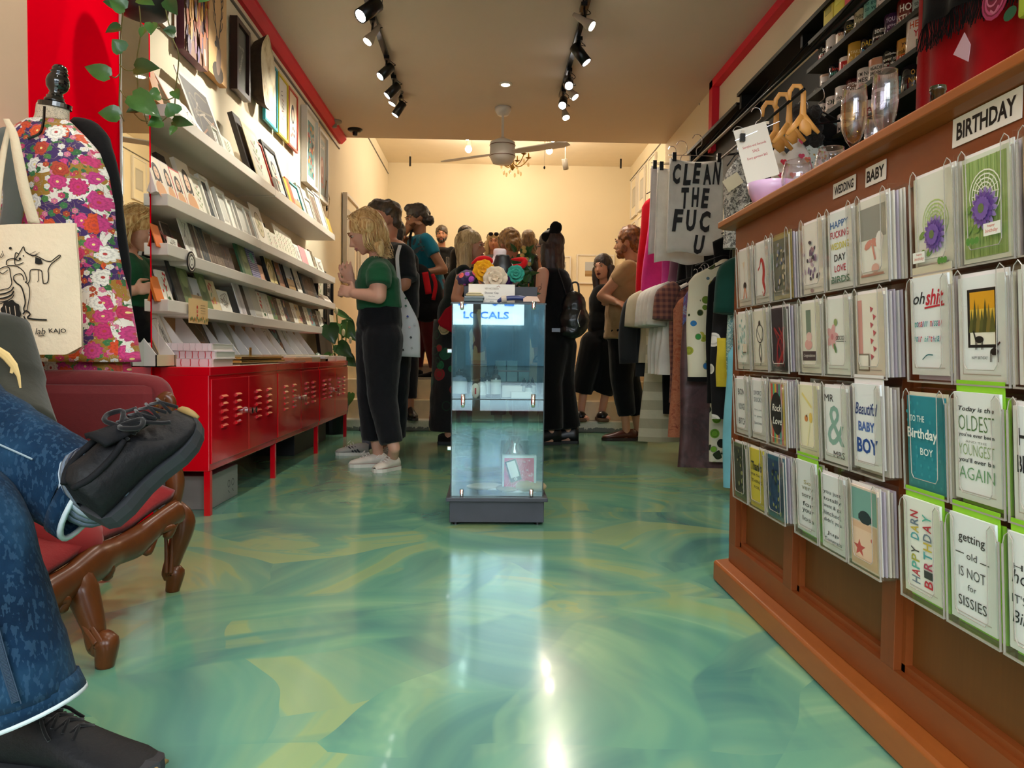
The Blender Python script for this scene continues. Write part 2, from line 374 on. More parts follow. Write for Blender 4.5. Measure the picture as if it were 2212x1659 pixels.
# shopfront behind the camera: mullions, a stall riser, the pavement and the houses across the street
fr = MB(); red = mat('maroon_shopfront_paint', '6a1020', .4)
for x in (-1.55, -.12, 1.72): fr.box((x-.04, -1.72, 0), (x+.04, -1.64, ZC))
fr.box((-1.9, -1.72, 2.8), (2, -1.64, ZC)); fr.box((-1.9, -1.74, 0), (2, -1.62, .12))
struct('window_1', fr, red)
struct('wall_front', MB().box((-3.0, -1.75, 0), (-1.6, -1.6, ZC)).box((1.8, -1.75, 0), (3, -1.6, ZC)), CREAM)
struct('floor_pavement', MB().box((-12, -14, -.14), (12, -1.75, -.04)), mat('grey_pavement', '6c7276', .8, .1, 3))
fac = props(MB().box((-12, -14.4, -.1), (12, -14, 4.5)).build('facade_across_street', mat('pale_facade', '1c3236', .7, .3, 1)), kind='structure')
sg = thing('shop_sign', 'white street sign with blue lettering reflected in the glass case', 'sign', (0, -9, 3))
sb_ = MB().box((-.85, -9.2, 1.28), (.70, -9.0, 2.6)).build('board', mat('sign_white', 'f4f8fa', .6, 0), sg)
a = Art(plane_fn((-.05, -8.99, 1.8), (1, 0, 0), (0, 0, 1), (0, 1, 0))); a.text('BOOL', 0, .1, .5, '2a78d8', 1.1, .03); a.text('LOCALS', 0, -.33, .14, '2a78d8', .9, .02); a.build('lettering', sg)
# mirror on the pier
mr = thing('wall_mirror', 'tall frameless mirror on the red pier left of the shelves', 'mirror', (-1.40, 3.06, 1.4))
mm_, n, b = base('mirror_silver', 'e8ece4', .01, metal=1)
y0, y1 = yat(262, -1.40, 1.5), yat(320, -1.40, 1.5)
MB().box((-1.405, y0, .35), (-1.395, y1, at(320, 66, X=-1.40).z)).build('glass', mm_, mr)
MB().box((-1.404, y0-.004, .35), (-1.397, y0, 2.22)).box((-1.404, y1, .35), (-1.397, y1+.004, 2.22)).build('edge', mat('mirror_edge', 'c8ccc0', .2), mr)
# ceiling fittings ------------------------------------------------------------------------------
def track(name, x, y0, y1, label, z=ZC):
    t = thing(name, label, 'track light', (x, y0, z)); MB().box((x-.018, y0, z-.03), (x+.018, y1, z)).build('rail', BLACKM, t); return t
track('ceiling_track', -.80, 3.4, 7.0, 'black lighting track on the left half of the shop ceiling')
track('ceiling_track', .61, 3.4, 6.8, 'black lighting track on the right half of the shop ceiling')
LED = base('lit_lamp_face', 'fff6dc', .4, emis=22)[0]
LEDC = base('lit_cool_lamp_face', 'ffffff', .4, emis=30)[0]
def head(px, py, tx, ty, tz, label, z=2.84, kind='can', energy=30, col=(1, .88, .72), Y=None, lit=True, r=.036, L=.13, ang=75, body=None):
    p = at(px, py, Z=z) if Y is None else at(px, py, Y=Y)
    d = (Vector((tx, ty, tz))-p).normalized(); t = thing('spotlight', label, 'spotlight', p, 'track spotlights')
    top = Vector((p.x-d.x*.02, p.y-d.y*.02, ZC if Y is None else p.z+.12)); bm = body or BLACKM
    MB().cyl(top, p, .008, n=8).build('stem', bm, t)
    MB().box((top.x-.02, top.y-.05, top.z-.055), (top.x+.02, top.y+.05, top.z-.03)).build('adapter', bm, t)
    if kind == 'can': MB().lathe([(r*.8, -L*.55), (r, -L*.5), (r, L*.5), (r*.86, L*.5), (r*.8, L*.42)], p, 20, ax=d).build('body', bm, t, smooth=True)
    else: MB().lathe([(.012, -.10), (.02, -.06), (.022, -.02), (.036, .03), (.038, .05)], p, 16, ax=d).build('body', mat('frosted_bulb_collar', 'a89a8c', .4), t, smooth=True)
    e = p+d*(L*.45 if kind == 'can' else .05)
    MB().lathe([(.0, 0), (r*.84, 0), (r*.84, .006), (0, .012)], e, 16, ax=d).build('lamp_face', LEDC if kind == 'can' else LED, t)
    pts = [top+Vector((.0, 0, -.04)), top+Vector((.05, .02, -.07)), p-d*L*.4+Vector((.04, 0, .02)), p-d*L*.5]
    MB().tube(spline(pts, 10), .003, 5).build('cable', bm, t)
    if lit: spot('spotlight_lamp', e+d*.02, e+d, energy, col, ang, .8)
    return t
head(797, 22, -1.6, 4.0, 1.75, 'big black can spotlight at the top of the left track', z=2.80, energy=85, ang=58, L=.17, r=.045, col=(1, .95, .80))
head(803, 78, -1.6, 5.0, 1.6, 'small bulb spotlight below the big can on the left track', kind='bulb', energy=26)
head(833, 155, -1.6, 5.5, 1.9, 'black can spotlight turned to the wall, middle of the left track', energy=75, col=(1, .95, .80))
head(848, 196, -1.6, 6.2, 2.0, 'black can spotlight with looped cable, second from the far end of the left track', energy=60, col=(1, .95, .80))
head(853, 213, -1.6, 6.6, 1.4, 'small clear bulb behind the cans on the left track', kind='bulb', energy=15, z=2.86)
head(862, 236, -1.6, 6.8, 1.6, 'black can spotlight at the far end of the left track', energy=60, col=(1, .95, .80))
head(1265, 48, 1.8, 4.6, 1.9, 'small bulb spotlight nearest on the right track', kind='bulb', energy=30)
head(1254, 118, 1.6, 5.3, 1.5, 'black can spotlight, nearest can on the right track', energy=40, L=.15, r=.04)
head(1229, 180, .3, 2.6, .2, 'black can spotlight glaring at the camera, middle of the right track', energy=16, ang=60)
head(1234, 200, 1.6, 6.0, 1.6, 'small glaring bulb spotlight on the right track', kind='bulb', energy=25)
head(1216, 222, 0, 3.2, .1, 'black can spotlight glaring at the camera, far end of the right track', energy=14, ang=60)
head(1220, 244, 1.0, 6.2, 1.2, 'small bulb at the far end of the right track', kind='bulb', energy=22)
dl = thing('ceiling_downlight', 'small glowing recessed downlight in the middle of the ceiling', 'downlight', (.12, 6.43, ZC))
p = at(1092, 181, Z=ZC); MB().lathe([(.055, 0), (.055, -.008), (.04, -.01)], p, 20).build('trim_ring', WHITE, dl); MB().lathe([(0, -.012), (.036, -.011)], p, 16).build('lamp_face', LED, dl)
spot('downlight_lamp', p-Vector((0, 0, .03)), p-Vector((0, 0, 1)), 30, (1, .85, .65), 110)
# ceiling fan
fp = at(1085, 262, Z=ZC-.02); fx, fy = fp.x, 7.2
fan = thing('ceiling_fan', 'white ceiling fan with a banded motor in the middle of the ceiling', 'ceiling fan', (fx, fy, ZC))
FW = mat('fan_white', 'ded8d0', .4, .02)
MB().lathe([(.075, 0), (.075, -.03), (.05, -.07), (.012, -.075), (.012, -.30)], (fx, fy, ZC), 24).build('canopy', FW, fan, smooth=True)
MB().lathe([(.012, -.27), (.05, -.29), (.115, -.32), (.12, -.45), (.09, -.51), (.0, -.52)], (fx, fy, ZC), 28).build('motor', FW, fan, smooth=True)
for z in (-.345, -.445): MB().lathe([(.1205, z), (.1225, z-.003), (.1205, z-.008)], (fx, fy, ZC), 28, closed=True).build('band', mat('fan_band', '7a5a4a', .5), fan)
for a in (-32, 148):
    ra = radians(a); q = Matrix.Rotation(ra, 3, 'Z') @ Matrix.Rotation(radians(-9), 3, 'X')
    mb = MB(lambda v, q=q: q @ v+Vector((fx, fy, ZC-.42)))
    mb.prism([(.10, -.025), (.2, -.05), (.6, -.065), (.68, -.04), (.68, .03), (.6, .055), (.2, .05), (.10, .025)], (0, 0, 0), (1, 0, 0), (0, 1, 0), (0, 0, .008))
    mb.build('blade', FW, fan)
# smoke detectors
def detector(px, py, z, m, label):
    p = at(px, py, Z=z); t = thing('smoke_detector', label, 'smoke detector', p)
    MB().lathe([(.075, 0), (.075, -.012), (.05, -.03), (0, -.032)], p, 24).build('base', m, t, smooth=True); MB().lathe([(.028, -.025), (.024, -.065), (0, -.07)], p, 16).build('sensor', m, t)
detector(722, 261, ZC, mat('grey_plastic', '8d8578', .5), 'grey smoke detector beside the far end of the left red trim')
detector(767, 279, ZC, BLACKM, 'black sprinkler-like detector on the ceiling right of the grey one')
detector(1528, 224, ZC, mat('grey_plastic', ''), 'grey smoke detector beside the right red trim')
# back room fittings
WM = mat('white_metal_fitting', 'cfc4b0', .4)
for px, lab in ((1006, 'white track of three lit bulbs left of the chandelier in the back room'), (1203, 'white track of lit bulbs right of the chandelier in the back room')):
    p0 = at(px, 314, Y=9.3); t = thing('bulb_track', lab, 'track light', p0)
    MB().box((p0.x-.03, 9.2, 3.62), (p0.x+.03, 10.8, 3.68)).build('rail', WM, t)
    for i, yy in enumerate((9.3, 9.9, 10.5)):
        MB().cyl((p0.x, yy, 3.62), (p0.x, yy, 3.50), .025, .035, 12).build('holder', WM, t)
        MB().ell((p0.x, yy, 3.46), (.045, .045, .045)).build('bulb', LED, t, smooth=True)
        point('bulb_lamp', (p0.x, yy, 3.38), 10, (1, .84, .66), .05)
point('back_room_fill', (.3, 11.4, 3.3), 8, (1, .84, .66), .2)
cx = at(1107, 350, Y=9.0); ch = thing('chandelier', 'small brass chandelier with candle arms and crystal drops', 'chandelier', cx)
MB().cyl((cx.x, 9, 3.68), (cx.x, 9, cx.z+.1), .006).build('chain', BRASS, ch)
MB().lathe([(0, -.10), (.012, -.09), (.03, -.06), (.012, -.03), (.02, .0), (.01, .05), (.016, .1), (0, .12)], cx, 14).build('stem', BRASS, ch, smooth=True)
CRY = clear('crystal', 'f4ecd8', .05, .2, .6)
for i in range(6):
    a = i*pi/3+.2; d = Vector((cos(a), sin(a), 0))
    MB().tube(spline([cx, cx+d*.06-Vector((0, 0, .05)), cx+d*.13-Vector((0, 0, .02)), cx+d*.19+Vector((0, 0, .05))], 12), .006, 6).build('arm', BRASS, ch, smooth=True)
    e = cx+d*.19+Vector((0, 0, .05)); MB().lathe([(.012, 0), (.035, .012), (.012, .015), (.010, .06), (0, .075)], e, 12).build('candle_cup', BRASS, ch)
    MB().ell(e+Vector((0, 0, -.07)), (.014, .014, .028), n=8).build('crystal_drop', CRY, ch); MB().ell(cx+d*.10+Vector((0, 0, -.13)), (.014, .014, .028), n=8).build('crystal_drop', CRY, ch)
cc = at(1221, 356, Y=9.6); sc_ = thing('security_camera', 'small grey cylindrical camera hanging from the back ceiling', 'camera', cc)
MB().lathe([(.03, -.06), (.035, -.05), (.035, .07), (0, .07)], cc, 16, ax=(-.2, -.3, 1)).build('body', mat('grey_plastic', ''), sc_, smooth=True); MB().cyl(cc+Vector((0, 0, .05)), (cc.x, cc.y, 3.68), .006).build('bracket', WM, sc_)
for px, py, lab in ((886, 350, 'short black hook hanging in the left of the back room'), (1341, 355, 'short black hook hanging in the right of the back room')):
    p = at(px, py, Y=11.5); t = thing('ceiling_hook', lab, 'hook', p); MB().cyl(p+Vector((0, 0, .08)), p-Vector((0, 0, .06)), .014).build('rod', BLACKM, t); MB().cyl(p+Vector((0, 0, .08)), (p.x, p.y, 3.68), .004).build('wire', WM, t)
p = at(1176, 362, Y=8.9); t = thing('pull_cord', 'fan pull cord with dark toggle hanging right of the chandelier', 'cord', p); MB().cyl(p, (p.x, p.y, 3.68), .0025).build('cord', WM, t); MB().ell(p, (.012, .012, .02)).build('toggle', BLACKM, t)
# LEFT: red metal cabinets
REDM = mat('red_lacquered_metal', 'd4061c', .16, .02, 2, coat=.6)
def cabinet(y0, y1, label, first):
    t = thing('metal_cabinet', label, 'cabinet', (-1.36, y0, 0), 'red metal cabinets under the shelves')
    x0, x1, z0, z1 = -1.585, -1.175, .19, .63
    MB().box((x0, y0+.002, z0), (x1, y1-.002, z1)).build('body', REDM, t, bevel=.004)
    MB().box((x0, y0+.001, z1-.035), (x1+.006, y1-.001, z1+.002)).build('top', REDM, t, bevel=.003)
    for x in (x0+.03, x1-.012):
        for y in ((y0+.02, y1-.02) if first else (y1-.02,)): MB().box((x-.013, y-.013, 0), (x+.013, y+.013, z0)).build('leg', REDM, t)
    ym = (y0+y1)/2
    for a, b, s in ((y0+.012, ym-.003, 1), (ym+.003, y1-.012, -1)):
        d = MB().box((x1, a, z0+.03), (x1+.008, b, z1-.05)).build('door', REDM, t, bevel=.002)
        for c in (.30, .68):
            yc = a+(b-a)*c
            for k in range(5):
                z = z1-.14-k*.032
                MB().prism([(0, 0), (.010, .004), (.010, .010), (0, .018)], (x1+.008, yc-.035, z), (1, 0, 0), (0, 0, 1), (0, .07, 0)).build('louvre', REDM, d)
        yk = ym-s*.022 if True else 0
        yk = ym-.03*s; MB().lathe([(.011, 0), (.011, .01), (.014, .016), (.016, .03), (0, .032)], (x1+.006, yk, .415), 12, ax=(1, 0, 0)).build('knob', CHROME, d)
    return t
ys = [3.27, 4.30, 5.36, 6.44]
for i, lab in enumerate(('red metal cabinet nearest the sofa, side panel in view', 'red metal cabinet between the near one and the far one', 'red metal cabinet at the far end beside the blonde woman')): cabinet(ys[i], ys[i+1], lab, i == 0)
for i, (y0, y1, x1, z1, lab) in enumerate(((3.40, 3.78, -1.22, .15, 'grey printed carton under the near red cabinet'), (3.9, 4.25, -1.45, .16, 'black crate under the near red cabinet, behind the carton'), (5.2, 6.2, -1.3, .17, 'long black crate under the farther red cabinets'))):
    t = thing('storage_box', lab, 'box', (-1.4, y0, 0)); MB().box((-1.56, y0, 0), (x1, y1, z1)).build('body', mat('grey_carton', '8f8f8c', .7) if i == 0 else mat('black_crate', '17181a', .5), t, bevel=.003)
    if i == 0:
        a = Art(plane_fn((x1, (y0+y1)/2, .075), (0, 1, 0), (0, 0, 1), (1, 0, 0))); 
        for k in range(2): a.ring(.06+.055*k, 0, .018, .004, '3a3a3c').stroke([(.05+.055*k, -.03), (.07+.055*k, -.045)], .004, '3a3a3c')
        a.build('print', t)
# shelves
def shelf(z, segs, label):
    t = thing('wall_shelf', label, 'shelf', (-1.47, segs[0][0], z))
    for y0, y1, dz in segs: MB().box((XL+.002, y0, z-.05+dz), (-1.345, y1, z+dz)).build('board', SHELF, t, bevel=.002)
    return t
shelf(1.725, [(3.28, 4.9, 0), (4.902, 6.78, -.004)], 'top white wall shelf under the hung pictures')
shelf(1.355, [(3.28, 4.6, 0), (4.602, 6.8, -.003)], 'second white wall shelf from the top')
shelf(1.130, [(3.28, 3.50, .02), (3.502, 4.9, 0), (4.902, 6.8, -.003)], 'third white wall shelf from the top')
shelf(.905, [(3.28, 3.50, .01), (3.502, 4.45, 0), (4.452, 6.35, -.003)], 'lowest white wall shelf')
for y, z0, z1, in ((3.60, .905, 1.08), (4.62, .905, 1.08)):
    t = thing('shelf_divider', 'white upright panel between the two lowest shelves, %s' % ('near the pier' if y < 4 else 'halfway along'), 'panel', (-1.5, y, z0)); MB().box((XL+.003, y, z0), (-1.46, y+.02, z1)).build('board', SHELF, t)
# ---- motifs
PAL = ['b85a4a', 'd8a04a', '6a8a5a', '4a6a8a', 'c87a8a', '8a5a3a', '3a3a40', 'd8c8a0', '7a9aa0', 'a04a5a']
def motif(a, k, w, h, rr):
    if k == 'portrait':
        a.rect(-w/2, -h/2, w/2, h/2, 'efe2cc').disc(0, h*.08, w*.30, '2e211c', h*.26).disc(.0, -h*.42, w*.40, 'd9a070', h*.26).disc(0, h*.06, w*.19, 'e8c0a0', h*.17)
        a.rect(-w*.30, -h*.18, -w*.18, h*.1, '2e211c').rect(w*.18, -h*.18, w*.30, h*.1, '2e211c').disc(-w*.08, h*.09, w*.03, '2a1a16').disc(w*.08, h*.09, w*.03, '2a1a16').disc(0, -h*.03, w*.05, 'a02a2a', w*.02)
    elif k == 'botanic':
        a.rect(-w/2, -h/2, w/2, h/2, 'e9e4d2')
        a.curve([(0, -h*.42), (w*.06, -h*.1), (-w*.04, h*.3)], w*.03, '6a7a4a')
        for i in range(8): s = 1 if i % 2 else -1; v = -h*.3+i*h*.085; a.disc(s*w*.14, v, w*.13, rr.choice(['8a9a5a', '6a8050', 'b07a6a', '9aa878']), h*.03, 8, s*.6)
    elif k == 'abstract':
        a.rect(-w/2, -h/2, w/2, h/2, rr.choice(PAL))
        for i in range(9): u = rr.uniform(-.4, .4)*w; v = rr.uniform(-.4, .4)*h; a.disc(u, v, rr.uniform(.06, .2)*w, rr.choice(PAL), rr.uniform(.03, .13)*h, 9, rr.random()*3)
    elif k == 'dark':
        a.rect(-w/2, -h/2, w/2, h/2, rr.choice(['3a302a', '5a4634', '2e3a40', '6a5a48', '4a3a34']))
        for i in range(6): a.curve([(rr.uniform(-.45, .45)*w, rr.uniform(-.45, .45)*h) for _ in range(3)], w*.03, rr.choice(['6a5a4a', '8a5a3a', '9a8a7a']), 8)
    elif k == 'marble':
        a.rect(-w/2, -h/2, w/2, h/2, 'd8c88a')
        for i in range(9):
            r_ = w*.08+i*w*.05; a.curve([(max(-w*.5, -w*.2-r_), -h*.1), (0, min(h*.5, r_*.9)), (min(w*.5, r_), 0), (w*.05, max(-h*.48, -r_*1.1))], w*.03, rr.choice(['8a7a3a', 'b8a868', 'f0e6c0']), 12)
    elif k == 'land':
        a.rect(-w/2, -h/2, w/2, h/2, 'b8c0c8').rect(-w/2, -h/2, w/2, -h*.1, 'b0946a').rect(-w/2, -h/2, w/2, -h*.32, '9a7a4a').disc(w*.2, -h*.06, w*.12, '4a4a4a', h*.05)
    elif k == 'lines':
        a.rect(-w/2, -h/2, w/2, h/2, 'eceae0')
        for i in range(7): a.curve([(rr.uniform(-.35, .35)*w, rr.uniform(-.4, .4)*h) for _ in range(4)], w*.018, rr.choice(['4a4a48', '7a746a', '9a8a7a']), 12)
    elif k == 'oval':
        a.rect(-w/2, -h/2, w/2, h/2, 'efe8d8').disc(0, 0, w*.34, '8a7a5a', h*.34, 20).disc(0, 0, w*.30, 'cfc09a', h*.31, 20)
        for i in range(6): a.disc(rr.uniform(-.15, .15)*w, rr.uniform(-.2, .2)*h, w*.06, '8a8a5a')
    elif k == 'poppy':
        a.rect(-w/2, -h/2, w/2, h/2, 'f0ece0').curve([(-w*.1, -h*.4), (w*.05, 0), (-.05*w, h*.3)], w*.05, '3a7a3a')
        for i in range(8): a.disc(rr.uniform(-.38, .38)*w, rr.uniform(-.2, .42)*h, w*.09, 'd02a28', h*.05, 8, 1)
        a.disc(.1*w, -h*.38, w*.16, '2a5a30', h*.07)
    elif k == 'green':
        a.rect(-w/2, -h/2, w/2, h/2, '6a7e50').disc(0, h*.1, w*.35, '8c9c6a', h*.2).disc(-w*.1, -h*.2, w*.25, '55683e', h*.12)
    elif k == 'stripes':
        a.rect(-w/2, -h/2, w/2, h/2, '5c5c8c')
        for i in range(16): a.rect(-w/2, -h/2+i*h/16, w/2, -h/2+i*h/16+h/40, 'a8a8cc')
        a.disc(0, h*.1, w*.24, '5cb0a0', h*.16).disc(0, h*.1, w*.12, '3a8078', h*.08)
    elif k == 'stag':
        a.rect(-w/2, -h/2, w/2, h/2, 'd9ad74').disc(0, -h*.43, w*.3, '4a3c30', h*.1).disc(w*.04, -h*.3, w*.13, '8a7060', h*.16, 12, -.15).disc(-w*.02, -h*.13, w*.10, '5a4434', h*.07, 12, .4).disc(-w*.12, -h*.16, w*.07, '3a2c24', h*.03, 10, .3)
        for s in (-1, 1):
            a.curve([(s*w*.05, -h*.08), (s*w*.16, h*.1), (s*w*.20, h*.28), (s*w*.12, h*.42)], w*.035, '2e241e', 14)
            for j, q in enumerate((.0, .12, .24, .32)): a.curve([(s*w*(.1+.25*q), h*q), (s*w*(.22+.2*q), h*(q+.06)), (s*w*(.26+.15*q), h*(q+.13))], w*.025, '2e241e', 6)
    elif k == 'flame':
        a.rect(-w/2, -h/2, w/2, h/2, '8a5a3a')
        for i in range(110): u = rr.uniform(-.45, .45)*w; v = rr.uniform(-.45, .45)*h; c_ = rr.choice(['d88808', 'c85c08', 'e0a010', 'b04a08', '4a2040', 'd89020'] if v > -h*.32 else ['6a4a7a', 'd8b8a0', '8a5070', '4a2050', 'c87838']); a.disc(u, v, w*.05, c_, h*.08, 6, rr.uniform(-.2, .2))
    elif k == 'blank': a.rect(-w/2, -h/2, w/2, h/2, 'b8b4a8').rect(-w*.42, -h*.42, w*.42, h*.42, 'c8c6bc')
    elif k == 'comic':
        a.rect(-w/2, -h/2, w/2, h/2, '6a9a94')
        for i in range(45): a.disc(rr.uniform(-.44, .44)*w, rr.uniform(-.44, .44)*h, w*rr.uniform(.04, .12), rr.choice(['d8682a', 'b83a3a', '3a7a7a', 'd8b878', '2a4a5a', 'e8d8b8'] if i % 3 else ['c84a2a', 'e08a3a']), h*.04, 7, rr.random()*3)
    elif k == 'poster':
        a.rect(-w/2, -h/2, w/2, h/2, '8f9c98').text('WELCOME', 0, h*.38, h*.07, 'e8e0d0', w*.7).disc(0, -h*.05, w*.3, 'b8786a', h*.25, 16).disc(0, -h*.02, w*.2, 'd8b0a0', h*.16, 16).disc(0, -h*.05, w*.1, 'b8786a', h*.08)
        for i in range(8): a.disc(w*.28*cos(i*pi/4), -h*.3+w*.1*sin(i*pi/4), w*.05, 'c87a6a')
    elif k == 'ink':
        a.rect(-w/2, -h/2, w/2, h/2, 'efeadf')
        for i in range(9): a.curve([(rr.uniform(-.2, .2)*w, h*(.35-i*.08)), (rr.uniform(-.2, .2)*w, h*(.32-i*.08)), (rr.uniform(-.2, .2)*w, h*(.34-i*.08))], w*.03, rr.choice(['3a3a3a', '5a4a4a', 'b0584a']), 8)
    elif k == 'inkface':
        a.rect(-w/2, -h/2, w/2, h/2, 'ecd8b8').disc(0, h*.12, w*.24, '2a2a34', h*.2).disc(.02*w, h*.1, w*.14, 'd8c0a8', h*.13)
        for i in range(7): a.disc(rr.uniform(-.25, .25)*w, -h*rr.uniform(.1, .35), w*.07, rr.choice(['5a5a6a', 'b0584a', '8a7a6a']))
    elif k == 'chalk':
        a.rect(-w/2, -h/2, w/2, h/2, '55564c').text('Phenomenal', 0, -h*.05, h*.10, 'b8b8a8', w*.75, 0, .3, 1.2).text('is a way of life', 0, h*.2, h*.07, 'a0a090', w*.6)
def facing_plane(y0, y1, z, x, tilt):
    v = Vector((-sin(tilt), 0, cos(tilt))); nn = Vector((cos(tilt), 0, sin(tilt))); return Vector((x, (y0+y1)/2, z)), Vector((0, 1, 0)), v, nn
def framed(y0, y1, z, h, label, fcol='WHITE', mot='lines', x=-1.39, tilt=.28, fw=.016, th=.02, mtw=.03, group=None, seed=0, cat='picture frame', name='picture_frame', board=None, bcol='efe9dc'):
    o, u, v, nn = facing_plane(y0, y1, z, x, tilt); w = y1-y0; rr = random.Random(seed)
    xf = lambda p: o+u*p.x+v*p.y+nn*p.z
    t = thing(name, label, cat, o, group)
    fm = fcol if not isinstance(fcol, str) else WHITE if fcol == 'WHITE' else mat('frame_'+fcol, fcol, .4, .05)
    if fw:
        for nm, a, b in (('frame_side', (-w/2, 0, -th), (-w/2+fw, h, 0)), ('frame_side', (w/2-fw, 0, -th), (w/2, h, 0)), ('frame_bottom', (-w/2+fw, 0, -th), (w/2-fw, fw, 0)), ('frame_top', (-w/2+fw, h-fw, -th), (w/2-fw, h, 0))): MB(xf).box(a, b).build(nm, fm, t)
        MB(xf).box((-w/2+fw*.8, fw*.8, -th), (w/2-fw*.8, h-fw*.8, -th*.45)).build('mount', mat('mount_'+bcol, bcol, .8, .02), t)
        f = plane_fn(o+v*(h/2)-nn*(th*.45), u, v, nn); W_, H_ = w-2*fw-2*mtw, h-2*fw-2*mtw
    else:
        MB(xf).box((-w/2, 0, -th), (w/2, h, 0)).build('board', board or mat('card_'+bcol, bcol, .6, .03), t); f = plane_fn(o+v*(h/2), u, v, nn); W_, H_ = w-2*mtw, h-2*mtw
    if mot and W_ > .005: a = Art(f); motif(a, mot, W_, H_, rr); a.build('print', t)
    return t
def row(z, items, base_x=-1.375):
    k = 0
    for it in items:
        pl, pr, h, kind, fcol, mot, lab = it[:7]; opt = it[7] if len(it) > 7 else {}
        bx = opt.pop('x', base_x); y0, y1 = yat(pl, bx, z), yat(pr, bx, z); k += 1
        if kind == 'F': framed(y0, y1, z, h, lab, fcol, mot, x=bx, seed=k, fw=opt.get('fw', .014), mtw=opt.get('mtw', .02), tilt=opt.get('tilt', .3), bcol=opt.get('bcol', 'efe9dc'))
        elif kind == 'C': framed(y0, y1, z, h, lab, None or 'WHITE', mot, x=bx, seed=k, fw=0, th=opt.get('th', .004), mtw=opt.get('mtw', .004), tilt=opt.get('tilt', .3), name='card', cat='card', bcol=fcol)
        elif kind == 'B': framed(y0, y1, z, h, lab, None or 'WHITE', mot, x=bx, seed=k, fw=0, th=opt.get('th', .02), mtw=opt.get('mtw', .0), tilt=opt.get('tilt', .3), name=opt.get('name', 'notebook'), cat=opt.get('cat', 'notebook'), bcol=fcol)
T = ', top shelf'
row(1.726, [
 (338, 356, .16, 'B', 'c98a4a', None, 'orange wood wedge at the pier end of the top shelf', dict(th=.03, name='wood_block', cat='block')),
 (437, 500, .40, 'C', 'c9c4ba', 'dark', 'large grey print leaning behind the loose sheets on the top shelf', dict(mtw=.03, tilt=.35, x=-1.42)),
 (385, 425, .22, 'C', 'b89a72', 'blank', 'kraft envelope leaning behind leaves on the top shelf', dict(tilt=.5)),
 (412, 452, .20, 'C', 'd8d4cc', 'lines', 'black and white drawing on loose card on the top shelf', dict(tilt=.6)),
 (430, 470, .13, 'C', 'efece4', 'dark', 'folded monochrome scroll print low on the top shelf', dict(tilt=.9, x=-1.355)),
 (468, 482, .10, 'F', 'e8e4d8', 'lines', 'tiny white framed tile on the top shelf', dict(fw=.006, mtw=.003, x=-1.36)),
 (484, 508, .09, 'C', 'efece4', 'botanic', 'tiny leaf card beside the framed tile on the top shelf', dict(x=-1.36)),
 (545, 560, .40, 'B', '2a2420', None, 'tall black board leaning, top shelf, before the cream print', dict(th=.03, name='art_board', cat='board', x=-1.40)),
 (558, 588, .36, 'C', 'ead8b0', 'botanic', 'cream print of a hanging seed pod on the top shelf', dict(mtw=.03)),
 (584, 596, .31, 'F', 'c8442e', 'lines', 'red framed print leaning on the top shelf', dict(mtw=.005)),
 (599, 627, .36, 'F', '101214', 'inkface', 'black framed ink drawing leaning on the top shelf', dict(fw=.03, mtw=.03)),
 (603, 609, .10, 'F', 'f4f0e8', None, 'small white price stand on the edge of the top shelf', dict(fw=.005, mtw=.01, x=-1.352)),
 (628, 634, .19, 'B', 'd8b02a', None, 'yellow card frame beside the black frame on the top shelf', dict(name='frame_blank', cat='frame')),
 (634, 642, .21, 'B', 'b8562a', None, 'rust coloured frame next to the yellow one on the top shelf', dict(name='frame_blank', cat='frame')),
 (641, 660, .21, 'F', '3aa0a0', 'land', 'teal framed print leaning on the top shelf', dict(mtw=.006)),
 (660, 669, .25, 'F', 'WHITE', 'botanic', 'narrow white framed botanical after the teal frame, top shelf', dict(mtw=.01)),
 (670, 684, .19, 'F', 'WHITE', 'lines', 'deep white box frame with slot, top shelf', dict(mtw=.03, fw=.02)),
 (686, 701, .30, 'F', 'WHITE', 'dark', 'white framed brown print, second from the far end, top shelf', dict(mtw=.02, bcol='d8c8b0')),
 (700, 713, .33, 'F', 'WHITE', 'blank', 'white framed grey and black print at the far end of the top shelf', dict(mtw=.02)),
 (713, 721, .15, 'C', 'c89a2a', None, 'mustard card at the very end of the top shelf')])
